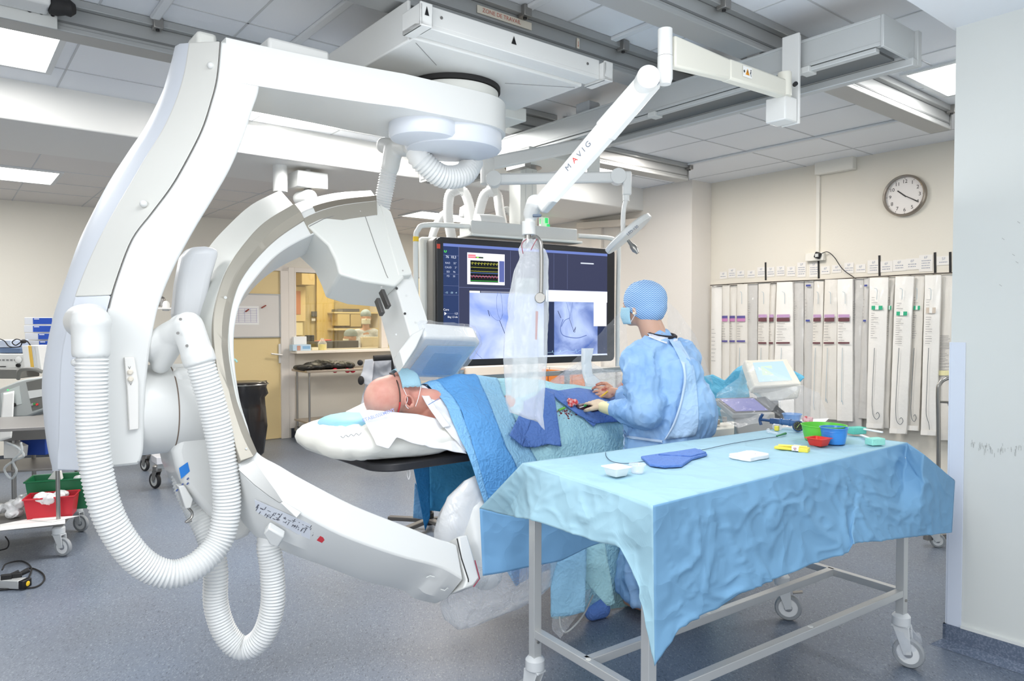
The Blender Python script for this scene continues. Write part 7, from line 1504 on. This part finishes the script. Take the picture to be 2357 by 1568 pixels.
# trolley hoop with black bag behind the partition edge
t = thing('bag_trolley', onz(2170, 1253, 0), 'tubular steel trolley with black bag half hidden by the partition', 'trolley')
Yt = 4.62; tp_ = [at(2160, 1245, Yt), at(2160, 1000, Yt), at(2159, 905, Yt), at(2163, 884, Yt), at(2178, 872, Yt), at(2205, 870, Yt+.02), at(2300, 866, Yt+.1)]
obj('hoop', M().tube(catmull(tp_, 6), .0125, 14), STEEL, t); obj('rung', M().cyl(at(2162, 925, Yt), at(2260, 930, Yt+.1), .008, 12), STEEL, t); obj('base_bar', M().bar(at(2130, 1238, Yt-.05), at(2290, 1225, Yt+.3), .03, .03), STEELD, t)
bgm = M().loft([[at(x, y, Yt+.1+.08*math.sin(2*PI*k/12)) + V(w*math.cos(2*PI*k/12), 0, 0) for k in range(12)] for x, y, w in ((2215, 928, .10), (2222, 960, .085), (2230, 985, .10), (2232, 1020, .13), (2235, 1060, .12), (2240, 1110, .07))])
obj('black_bag', wrinkle(bgm, .01, 14, 3), mat('black_bin_film', srgb(30, 29, 32), .3, coat=.4), t, ang=180)
caster(t, at(2146, 1240, Yt-.03), r=.045, w=.022, ang=-.3, zt=.15); 
# ================================================================ ULTRASOUND CONSOLE UNDER CLEAR PLASTIC
US = thing('ultrasound_console', at(1760, 985, 4.1), 'beige ultrasound console with tilted screen and touch panel behind the table', 'medical console')
CRM = mat('console_cream', srgb(228, 222, 206), .45); Yc = 4.15
fq = [at(1714, 829, Yc+.1), at(1812, 826, Yc+.18), at(1846, 884, Yc-.02), at(1735, 891, Yc-.08)]
sn_ = (fq[1]-fq[0]).cross(fq[3]-fq[0]).normalized(); sn_ = sn_ if sn_.dot(CAM-fq[0]) > 0 else -sn_
o = obj('screen_housing', M().prism(fq, -sn_*.055), CRM, US, bevel=.008)
ip = lambda s_, t_: lerp(lerp(fq[0], fq[1], s_), lerp(fq[3], fq[2], s_), t_)
obj('display', M().prism([ip(a, b)+sn_*.0012 for a, b in ((.16, .12), (.86, .10), (.84, .84), (.14, .84))], sn_*.001), emi('console_display', (190, 218, 240), .95), o, smooth=False)
obj('display_patch', M().prism([ip(a, b)+sn_*.003 for a, b in ((.30, .28), (.55, .26), (.50, .62), (.26, .62))], sn_*.001), emi('console_patch', (206, 232, 206), .95), o, smooth=False)
obj('lower_housing', M().prism([at(x, y, Yc-.02) for x, y in ((1735, 889), (1846, 883), (1838, 918), (1770, 925), (1742, 905))], V(.0, .14, 0)), CRM, US, bevel=.01)
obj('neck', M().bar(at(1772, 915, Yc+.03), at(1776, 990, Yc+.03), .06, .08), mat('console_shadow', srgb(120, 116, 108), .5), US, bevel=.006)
fq2 = [at(1645, 917, Yc-.15), at(1738, 915, Yc-.1), at(1783, 950, Yc-.28), at(1688, 953, Yc-.33)]
s2 = (fq2[1]-fq2[0]).cross(fq2[3]-fq2[0]).normalized(); s2 = s2 if s2.dot(CAM-fq2[0]) > 0 else -s2
o = obj('touch_panel', M().prism(fq2, -s2*.03), mat('panel_grey', srgb(170, 168, 162), .4), US, bevel=.006); ip2 = lambda s_, t_: lerp(lerp(fq2[0], fq2[1], s_), lerp(fq2[3], fq2[2], s_), t_)
obj('panel_bezel', M().prism([ip2(a, b)+s2*.001 for a, b in ((.02, .02), (.98, .02), (.98, .95), (.03, .96))], s2*.001), BLACK, o, smooth=False)
obj('panel_glow', M().prism([ip2(a, b)+s2*.003 for a, b in ((.08, .08), (.92, .08), (.90, .88), (.12, .88))], s2*.0006), emi('panel_violet', (112, 112, 176), .8), o, smooth=False)
obj('panel_body', M().prism([at(x, y, Yc-.3) for x, y in ((1686, 955), (1785, 950), (1785, 1010), (1700, 1012))], V(0, .25, 0)), mat('panel_body', srgb(190, 186, 178), .5), US, bevel=.01)
obj('key_deck', M().prism([at(x, y, Yc-.1) for x, y in ((1740, 914), (1762, 912), (1810, 950), (1790, 958))], -UP*.03), CRM, US, bevel=.004)
kd = [at(1622, 978, Yc-.35), at(1690, 968, Yc-.3), at(1690, 985, Yc-.45), at(1622, 992, Yc-.45)]; obj('knob_deck', M().prism(kd, -UP*.04), CRM, US, bevel=.004)
for x, y in ((1636, 976), (1652, 972), (1668, 966), (1645, 982)): p = at(x, y, Yc-.38); obj('deck_knob', M().cyl(p-UP*.012, p+UP*.014, .012, 14), mat('knob_taupe', srgb(168, 160, 150), .5), US, bevel=.002)
filmsheet('clear_film', [(1712, 828, Yc+.02), (1700, 870, Yc-.1), (1650, 905, Yc-.2), (1640, 960, Yc-.35)], [(1850, 886, Yc-.12), (1790, 930, Yc-.3), (1760, 970, Yc-.45), (1700, 985, Yc-.5)], 'glossy clear film tented over the ultrasound touch panel', None, .015, 4, 3)
filmsheet('clear_film', [(1735, 892, Yc-.05), (1790, 895, Yc-.05), (1846, 888, Yc-.02), (1885, 905, Yc), (1902, 950, Yc)], [(1740, 985, Yc-.3), (1790, 990, Yc-.25), (1840, 985, Yc-.2), (1880, 975, Yc-.1), (1904, 960, Yc)], 'clear film skirt spreading to the right below the tilted console screen', None, .015, 4, 8)
tag(obj('console_drape', cloth([at(x, y, Yc+.3) for x, y in ((1612, 868), (1640, 862), (1668, 876), (1700, 846), (1715, 840), (1720, 900))], [at(x, y, Yc+.1) for x, y in ((1612, 940), (1640, 952), (1660, 955), (1680, 950), (1700, 945), (1720, 940))], 50, 20, .03, 7, 5), mat('teal_blue_drape', srgb(96, 182, 216), .7, bump=(18, .4, 'crease')), solid=.002, ang=180), 'bright blue drape bunched behind the gowned clinician and console', 'drape')
tag(obj('console_drape', cloth([at(x, y, Yc+.35) for x, y in ((1820, 850), (1850, 866))], [at(x, y, Yc+.3) for x, y in ((1820, 900), (1851, 870))], 8, 6, .01, 7, 5), MATS['teal_blue_drape'], solid=.002, ang=180), 'small blue drape corner peeking out right of the console screen', 'drape')
# ================================================================ LEFT SIDE EQUIPMENT
BZ1 = .22; tC = onz(145, 1200, BZ1); e1 = V(-.93, -.36, 0).normalized(); e2 = V(-.36, .93, 0).normalized()
LT = thing('steel_trolley', V(tC.x, tC.y, 0)+e1*.4+e2*.3, 'steel trolley with bins on its lower shelf at the left edge', 'trolley')
ctr = V(tC.x, tC.y, 0)+e1*.43+e2*.31
ST2 = mat('trolley_steel', srgb(138, 135, 132), .42, metal=.6)
obj('lower_shelf', M().box(ctr+UP*(BZ1-.012), .86, .62, .006, e1, e2).box(V(tC.x, tC.y, BZ1-.012)+e1*.43, .86, .004, .03, e1, e2).box(V(tC.x, tC.y, BZ1-.012)+e2*.31, .004, .62, .03, e1, e2), ST2, LT, smooth=False)
zt2 = .80
obj('upper_shelf', M().box(ctr+UP*zt2, .86, .62, .02, e1, e2), ST2, LT, bevel=.003)
for i_, j_ in ((0, 0), (1, 0), (0, 1), (1, 1)):
    q = V(tC.x, tC.y, 0)+e1*(.03+.80*i_)+e2*(.03+.56*j_); obj('post', M().cyl(V(q.x, q.y, .14), V(q.x, q.y, zt2-.01), .0125, 14), STEEL, LT)
    caster(LT, q, r=.058, w=.024, ang=-.2, zt=.19)
def bin_(c, w, d, h, m_, lab, x=e1, y=e2):
    t = thing('storage_bin', c, lab, 'bin'); lo = lambda s_, z, k_=1: [c+x*(w/2*s_*a)+y*(d/2*s_*b)+UP*z for a, b in ((-1, -1), (1, -1), (1, 1), (-1, 1))]
    obj('bin_body', M().loft([lo(.88, .0), lo(.88, .003), lo(1, h), lo(1.05, h), lo(1.05, h-.012), lo(1.04, h-.012)][:4], False).add(lo(.88, .003), [(0, 1, 2, 3)]), m_, t, solid=.003, ang=30); obj('bin_rim', M().tube([p+UP*h for p in [q-UP*h for q in lo(1.03, h)]], .006, 6, closed=True), m_, t); return t
REDB = mat('red_bin_plastic', srgb(200, 36, 52), .4); GRNB = mat('green_bin_plastic', srgb(28, 116, 74), .4)
cR = onz(112, 1196, BZ1); cR = cR+e2*.10; bin_(cR, .27, .17, .13, REDB, 'red plastic bin on the lower trolley shelf at the left')
cG = cR+e2*.22-e1*.03; bin_(cG, .40, .22, .20, GRNB, 'green plastic bin behind the red one on the trolley shelf')
def crump(name, c, r, lab, m_, n_=7, seed=0, flat=.6):
    random.seed(seed); q = M()
    for k in range(n_): q.ball(c+V(random.uniform(-r, r), random.uniform(-r, r), random.uniform(0, r*flat)), random.uniform(r*.35, r*.6), None, r*.35)
    q = wrinkle(fuse(q, max(.006, r*.07), 1), r*.12, 3/r*.6, seed); tag(obj(name, q, m_, ang=180), lab, 'plastic'); return q
crump('plastic_wrapping', cR+UP*.11, .075, 'clear wrappers heaped in the red bin', FILMB, 7, 3, .3); crump('plastic_wrapping', onz(32, 1190, BZ1)+e2*.08+UP*.02, .09, 'clear plastic tubing pack left of the red bin', FILMB, 7, 5, .9); crump('plastic_wrapping', onz(178, 1160, BZ1)+UP*.03-e1*-.04, .07, 'yellowish wrappers between the bins and trolley corner', mat('yellowish_wrap', srgb(222, 220, 190), .3, coat=.4), 6, 9); crump('plastic_wrapping', cG-e1*.14+UP*.17, .06, 'clear wrappers spilling over the green bin', FILMB, 6, 12)
tag(obj('white_pad', M().prism([cG+e1*.02+UP*.18, cG+e1*.1+UP*.19, cG+e1*.06+UP*.245, cG+e1*.03+UP*.235], e2*.06), PAPER, bevel=.003), 'white folded pad sticking out of the green bin', 'pad')
for k, (pts, lab) in enumerate(((((0, 1208), (60, 1196), (150, 1196), (150, 1206), (0, 1222)), 'long white sheet lying in front on the trolley shelf'), (((68, 1198), (108, 1183), (140, 1190), (182, 1188), (120, 1202)), 'white papers lying before the red bin'))):
    tag(obj('paper_sheet', M().prism([onz(x, y, BZ1+.002+.004*k) for x, y in pts], UP*.002), PAPER, smooth=False), lab, 'paper')
# power strip and cables on the floor
t = thing('power_strip', onz(30, 1345, 0), 'grey power strip with plugs on the floor at far left', 'power strip')
a, b = onz(-60, 1338, .03), onz(52, 1343, .03); obj('strip_body', M().bar(a, b, .06, .045), mat('strip_grey', srgb(190, 192, 192), .4, metal=.3), t, bevel=.004)
obj('end_block', M().bar(b, b+(b-a).normalized()*.03, .06, .045), BLACK, t, bevel=.004); obj('yellow_ring', M().lathe(b+(b-a).normalized()*.03, (b-a), [(.010, 0), (.014, .002), (.010, .004)], 14), MATS['band_yellow'], t)
for px, py in ((14, 1330), (38, 1326)): q = onz(px, py, .06); obj('plug', M().box(q, .05, .03, .035, (A-B*.3).normalized()).cyl(q, q+A*.06+UP*.02, .012, 10), BLACKM, t, bevel=.004)
tag(obj('black_cable', M().tube(catmull([onz(x, y, z) for x, y, z in ((5, 1312, .08), (15, 1298, .03), (50, 1292, .01), (72, 1308, .01), (62, 1340, .01))], 6), .0045, 8), BLACKM), 'inner black cable loop around the power strip', 'cable')
tag(obj('black_cable', M().tube(catmull([onz(x, y, .007) for x, y in ((40, 1322), (68, 1308), (95, 1318), (102, 1335), (80, 1352), (30, 1355), (-30, 1362))], 6), .0045, 8), BLACKM), 'outer black cable loop beside the power strip', 'cable')
tag(obj('black_cable', M().tube(catmull([at(12, 1235, 4.4), at(20, 1248, 4.4), at(16, 1262, 4.4), at(-5, 1268, 4.4)], 5), .004, 8), BLACKM), 'short black cable hanging under the trolley shelf', 'cable')
# rear trolley with equipment
Y2 = 5.3; zc = at(60, 968, Y2).z
T2 = thing('equipment_table', at(60, 1110, Y2), 'steel table carrying the monitor and boxes at far left', 'table')
a, b = at(-260, 966, Y2-.25), at(150, 966, Y2+.1); d1_ = (b-a); d1_.z = 0; d1_.normalize(); n1 = V(-d1_.y, d1_.x, 0)
mid = V((a.x+b.x)/2, (a.y+b.y)/2, 0)+n1*.28; Ln = (b-a).length
obj('tabletop', M().box(mid+UP*(zc-.01), Ln, .56, .02, d1_, n1), ST2, T2, bevel=.003); obj('apron', M().box(mid-n1*.27+UP*(zc-.085), Ln-.04, .02, .13, d1_, n1), ST2, T2, bevel=.002)
obj('lower_shelf', M().box(mid+UP*.34, Ln-.02, .54, .015, d1_, n1), ST2, T2, bevel=.002)
for i_ in (-1, 1):
    for j_ in (-1, 1): q = mid+d1_*(i_*(Ln/2-.35 if i_ > 0 else Ln/2-.05))+n1*(j_*.24); obj('leg', M().cyl(V(q.x, q.y, .08), V(q.x, q.y, zc-.02), .016, 12), STEEL, T2); caster(T2, q, r=.045, w=.02, zt=.13)
ZT2 = zc
def bx(name, px0, py0, px1, py1, Y, dep, m_, lab, cat, parent=None, bev=.006):
    a, b = at(px0, py0, Y), at(px1, py1, Y); o = obj(name, M().box(V((a.x+b.x)/2, Y+dep/2, (a.z+b.z)/2), abs(b.x-a.x), dep, abs(a.z-b.z), V(1, 0, 0), V(0, 1, 0)), m_, parent, bevel=bev)
    if parent is None: tag(o, lab, cat)
    return o
DG = mat('device_grey', srgb(176, 180, 178), .45); DGD = mat('device_dark_grey', srgb(112, 112, 108), .45)
df = thing('patient_monitor', at(50, 955, 5.2), 'grey portable defibrillator monitor with printout on the steel table', 'medical monitor')
fr = [at(x, y, 5.1) for x, y in ((-30, 905), (38, 878), (62, 872), (110, 866), (112, 940), (62, 960), (-20, 962))]
obj('body', M().prism(fr, V(.05, .3, 0)), DG, df, bevel=.012)
obj('dark_face', M().prism([at(x, y, 5.095) for x, y in ((60, 880), (96, 872), (104, 936), (74, 946))], V(0, .004, 0)), DGD, df, smooth=False); obj('display_strip', M().prism([at(x, y, 5.09) for x, y in ((64, 900), (98, 896), (100, 912), (68, 918))], V(0, .004, 0)), mat('lcd_white', srgb(220, 222, 220), .4), df, smooth=False)
for x, y, c, nm in ((80, 930, (60, 130, 70), 'green_button'), (86, 931, (206, 60, 60), 'red_button'), (75, 931, (150, 150, 150), 'grey_button')): q = at(x, y, 5.09); obj(nm, M().cyl(q, q-V(0, .008, 0), .008, 10), mat(nm+'_m', srgb(*c), .4, emit=.2), df)
obj('panel_left', M().prism([at(x, y, 5.095) for x, y in ((2, 905), (44, 888), (50, 930), (5, 942))], V(0, .004, 0)), mat('panel_light', srgb(200, 206, 204), .4), df, smooth=False)
obj('green_led', M().ball(at(18, 898, 5.088), .005), emi('led', (60, 230, 110), 1.5), df); q = at(33, 932, 5.09); obj('dial', M().cyl(q, q-V(0, .015, 0), .014, 14), BLACKM, df)
obj('carry_handle', M().tube(catmull([at(42, 872, 5.25), at(48, 852, 5.2), at(78, 850, 5.2), at(96, 856, 5.25)], 5), .014, 10), DGD, df)
obj('printout', cloth([at(8, 905, 5.07), at(33, 900, 5.07)], [at(-5, 1018, 5.0), at(27, 1008, 5.0)], 8, 20, .004, 8, 3), PAPER, df, solid=.001, ang=180)
bx('paddle_tray', -10, 850, 40, 872, 5.25, .25, DGD, 'dark paddle tray on top of the grey portable monitor', 'tray')
o = bx('white_analyser', -40, 815, 57, 852, 5.4, .25, mat('device_white', srgb(230, 230, 226), .45), 'white boxed device with round dial at the left edge', 'device')
q = at(43, 828, 5.395); obj('dial', M().lathe(q, V(0, -1, 0), [(.024, 0), (.024, .004), (.02, .006)], 24), PAPER, o); obj('dial_ring', M().lathe(q, V(0, -1, 0), [(.027, 0), (.027, .003), (.024, .004)], 24), GREYP, o); q = at(44, 841, 5.395); obj('knob', M().cyl(q, q-V(0, .02, 0), .013, 14), BLACK, o)
pn = M(); [pn.box(at(-10+k*9, 829, 5.394), .018, .001, .010, V(1, 0, 0), V(0, 1, 0)) for k in range(6)]; obj('printed_name', pn, mat('ink_grey', srgb(130, 130, 130), .6), o, smooth=False); obj('slot', M().box(at(6, 844, 5.394), .05, .002, .006, V(1, 0, 0), V(0, 1, 0)), BLACK, o, smooth=False)
BLUEB = mat('box_royal_blue', srgb(36, 76, 170), .5); BXG = mat('box_side_grey', srgb(206, 208, 212), .6)
for k, (x0, y0, x1, y1, xs) in enumerate(((56, 731, 120, 748, 76), (55, 749, 118, 766, 76), (57, 767, 115, 783, 88), (58, 784, 112, 800, 90), (60, 801, 110, 816, 84), (66, 817, 108, 832, 84), (66, 833, 106, 848, 86))):
    Y = 5.75; a, b = at(x0, y0, Y), at(x1, y1-.5, Y); s_ = at(xs, y0, Y)
    t = thing('blue_carton', V((a.x+b.x)/2, Y, b.z), ('flat blue and grey carton, %s of the stack behind the white stand' % ('topmost', 'second from the top', 'third from the top', 'fourth from the top', 'fifth from the top', 'second from the bottom', 'lowest')[k]), 'carton', 'blue cartons stacked at the left')
    obj('carton', M().box(V((a.x+b.x)/2, Y+.12, (a.z+b.z)/2), b.x-a.x, .24, a.z-b.z, V(1, 0, 0), V(0, 1, 0)), BXG, t, bevel=.002)
    obj('blue_print', M().box(V((s_.x+b.x)/2, Y-.001, (a.z+b.z)/2), b.x-s_.x, .002, (a.z-b.z)*.84, V(1, 0, 0), V(0, 1, 0)), BLUEB, t, smooth=False)
    obj('print_line', M().box(V(s_.x+.03, Y-.0025, a.z-.012), .04, .001, .006, V(1, 0, 0), V(0, 1, 0)), PAPER, t, smooth=False)
bx('support_shelf', -60, 850, 125, 856, 5.6, .45, ST2, 'steel shelf under the carton stack at far left', 'shelf')
for k, (x0, x1, c, lab) in enumerate(((50, 64, (232, 232, 230), 'white ring binder spine beside the yellow one'), (64, 71, (226, 184, 84), 'yellow binder spine among the documents at left'), (72, 79, (206, 208, 208), 'grey document file right of the yellow binder'), (80, 88, (222, 222, 220), 'pale document file at the right end of the binder row'))):
    a, b = at(x0, 796, 5.35), at(x1+6, 852, 5.35); tag(obj('binder', M().prism([at(x0, 796, 5.35), at(x1, 796, 5.35), at(x1+8, 852, 5.35), at(x0+7, 852, 5.35)], V(0, .22, 0)), mat('binder_%d' % k, srgb(*c), .6), bevel=.002), lab, 'binder')
for k, (y0, y1, c, lab) in enumerate(((783, 800, (196, 206, 222), 'pale blue pack under the coiled black cable at far left'), (801, 813, (90, 110, 140), 'navy pack lying on the white boxed device at far left'))):
    bx('flat_pack', -20, y0, 26 if k == 0 else 48, y1, 5.45, .2, mat('pack_%d' % k, srgb(*c), .6), lab, 'pack')
tag(obj('coiled_cable', M().tube(catmull([at(x, y, 5.4) for x, y in ((-5, 779), (10, 785), (22, 798), (45, 798), (50, 786), (38, 781), (28, 788), (36, 795), (48, 788), (60, 784), (70, 795))], 6), .004, 8).ball(at(54, 786, 5.38), .022, .02, .016), BLACKM), 'coiled black cable with round head atop the packs at far left', 'cable')
bx('blue_crate', 45, 1010, 105, 1048, 5.45, .3, BLUEB, 'blue carton on the lower shelf behind the white stand', 'carton')
tb = M().tube(catmull([at(x, y, 5.05) for x, y in ((15, 1020), (40, 1030), (55, 1050), (30, 1062), (10, 1080), (25, 1102), (38, 1085), (30, 1060), (50, 1040), (48, 1018))], 6), .008, 8)
tag(obj('clear_tubing', tb, film('tubing_clear', (.8, .85, .86), .4, .1, 5, .1), ang=180), 'looped clear tubing hanging from the lower shelf at left', 'tubing')
tag(obj('white_tray', M().prism([at(x, y, 5.3) for x, y in ((8, 1012), (45, 1030), (42, 1055), (8, 1056))], V(0, .1, 0)), PAPER, bevel=.004), 'white tray behind the clear tubing', 'tray')
# small shelf things seen between stand and arc
for k, (x, y, h, lab) in enumerate(((372, 690, 18, 'small silver canister glimpsed behind the stand'), (382, 700, 14, 'small glass jar glimpsed between stand and arc carrier'))):
    p = at(x, y+8, 6.5); tag(obj('canister', M().lathe(p-UP*.03, UP, [(.03, 0), (.032, .06), (.025, .08), (.012, .09)], 16), STEELD if k == 0 else PAPER), lab, 'jar')
bx('glass_shelf', 355, 708, 408, 712, 6.4, .3, mat('shelf_white', srgb(228, 226, 222), .4), 'thin white shelf glimpsed between stand and arc carrier', 'shelf', bev=.001)
# wheeled base between stand and arc
t = thing('wheeled_base', onz(370, 1128, 0), 'white wheeled equipment base on the floor behind the arc', 'cart')
Yb = 6.15; obj('frame', M().bar(at(362, 1070, Yb), at(430, 1066, Yb+.1), .06, .06), GREYP, t, bevel=.004); obj('wire_basket', M().box(at(392, 1054, Yb), .26, .2, .06), mat('basket_white', srgb(214, 214, 218), .4), t, bevel=.004)
obj('upright', M().cyl(at(400, 1050, Yb+.05), at(400, 960, Yb+.05), .03, 14), WHITE2, t)
for (x, y) in ((362, 1125), (400, 1100), (338, 1085)): p = onz(x, y, 0); caster(t, p, r=.07 if x == 362 else .06, w=.03, ang=2.6, zt=.21, dark=True)
# waste bag stand
t = thing('waste_bag_stand', at(585, 1055, 7.55), 'black bin bag hung in a wire stand near the yellow door', 'bin')
c = at(560, 925, 7.5); rr2 = .24; zb2 = .03
rows = []
for (z, r, s_) in ((zb2, .16, 0), (zb2+.04, .20, 0), (.35, .235, .0), (.55, .22, 0), (.66, .20, .02), (.70, .235, .03), (.76, .225, .02), (.80, .24, .02), (.82, .23, .0)):
    rows.append([V(c.x+r*math.cos(2*PI*k/30)*(1+.05*math.sin(k*2.1+z*9)), c.y+r*math.sin(2*PI*k/30), z) for k in range(30)])
bmm_ = wrinkle(M().loft(rows), .016, 9, 4, V(2, 2, .6)); obj('black_bag', bmm_, mat('black_bag_film', srgb(30, 27, 27), .3, coat=.3), t, ang=180)
obj('wire_ring', M().tube([V(c.x+.25*math.cos(2*PI*k/24), c.y+.25*math.sin(2*PI*k/24), .80) for k in range(24)], .006, 6, closed=True), STEEL, t)
obj('wire_frame', M().tube([at(542, 893, 7.4), at(592, 895, 7.4), at(586, 879, 7.75), at(545, 879, 7.75)], .006, 6, closed=True).cyl(V(c.x-.24, c.y+.2, .0), V(c.x-.24, c.y+.2, .95), .01, 8), STEEL, t)
t = thing('drip_stand', at(535, 900, 7.2), 'slim stand with pale mint hook beside the black bin bag', 'stand'); obj('pole', M().cyl(at(536, 1010, 7.2)-UP*.35, at(536, 700, 7.2), .008, 8), STEEL, t); obj('mint_hook', M().tube(catmull([at(532, 828, 7.15), at(541, 828, 7.15), at(546, 834, 7.15)], 4), .01, 8).cap(at(534, 850, 7.15), .02, at(535, 895, 7.15), .018), mat('mint_plastic', srgb(170, 220, 216), .5), t)
# steel side table with apron
t = thing('side_table', R(3.9, 8.2, 0), 'steel side table on casters below the control window', 'table')
l0 = onz(713, 1020, .0); u0_, v0_ = uv(l0)[0], uv(l0)[1]; v1_ = min(v0_+.5, VB-.1); uE = u0_+1.3; zt3 = onv(700, 853, v0_).z; zs3 = onv(713, 972, v0_).z
BRS = mat('warm_steel', srgb(176, 164, 148), .35, metal=.6)
obj('tabletop', M().rbox(u0_-.05, uE, v0_-.05, v1_, zt3-.03, zt3), BRS, t, bevel=.004); obj('lower_shelf', M().rbox(u0_-.03, uE, v0_-.03, v1_-.02, zs3-.02, zs3), BRS, t, bevel=.004)
for uu in (u0_, uE-.06):
    for vv in (v0_, v1_-.05): obj('leg', M().cyl(R(uu, vv, .12), R(uu, vv, zt3-.03), .014, 12), STEEL, t); caster(t, R(uu, vv, 0), r=.05, w=.022, ang=.4, zt=.16, dark=True)
ap = thing('lead_apron', onv(740, 850, v0_+.1), 'black protective apron with red trim thrown on the side table', 'apron')
q = M(); vq = v0_+.12
for (x, y, rx, rz) in ((700, 851, .12, .035), (722, 848, .13, .05), (745, 847, .14, .06), (770, 849, .13, .05), (795, 851, .10, .045)): c = onv(x, y, vq); q.ball(V(c.x, c.y, zt3+rz*.8), rx, .18, rz, A, B, UP)
obj('apron_body', wrinkle(fuse(q, .012, 2), .016, 9, 4), mat('apron_black', srgb(34, 33, 28), .45), ap, ang=180)
for x in (771, 800, 812): c = onv(x, 853, v0_-.02); obj('red_trim', M().ball(c, .035, .03, .03, A, B, UP, 12, 8), mat('trim_red', srgb(186, 24, 50), .5), ap)
# grey coat on a rack
t = thing('grey_coat', at(860, 960, 7.8), 'pale grey coat draped over a black handle behind the patient head', 'coat')
Yg = 7.6
q = cloth([at(x, y, Yg) for x, y in ((846, 832), (868, 822), (905, 824), (930, 850))], [at(x, y, Yg-.1) for x, y in ((826, 962), (850, 958), (890, 950), (925, 950))], 40, 30, .05, 4, 3); obj('coat_body', wrinkle(q, .02, 9, 4), mat('coat_grey', srgb(196, 199, 206), .8), t, solid=.004, ang=180)
q = cloth([at(x, y, Yg-.05) for x, y in ((840, 828), (862, 826))], [at(x, y, Yg-.15) for x, y in ((828, 880), (856, 892))], 14, 14, .03, 6, 8); obj('coat_sleeve', q, MATS['coat_grey'], t, solid=.006, ang=180)
hd = thing('black_handle_frame', at(900, 824, 7.6), 'black padded handle bar behind the lower detector edge', 'handle'); obj('handle_grip', M().cyl(at(860, 825, 7.4), at(912, 822, 7.5), .03, 14), BLACKM, hd); obj('handle_knob', M().ball(at(829, 835, 7.4), .03), BLACKM, hd); obj('handle_knob', M().ball(at(831, 876, 7.4), .033, .03, .047), BLACKM, hd); obj('upright', M().cyl(at(905, 826, 7.52), V(at(905, 826, 7.52).x, 7.52, .0), .02, 10), BLACKM, hd)
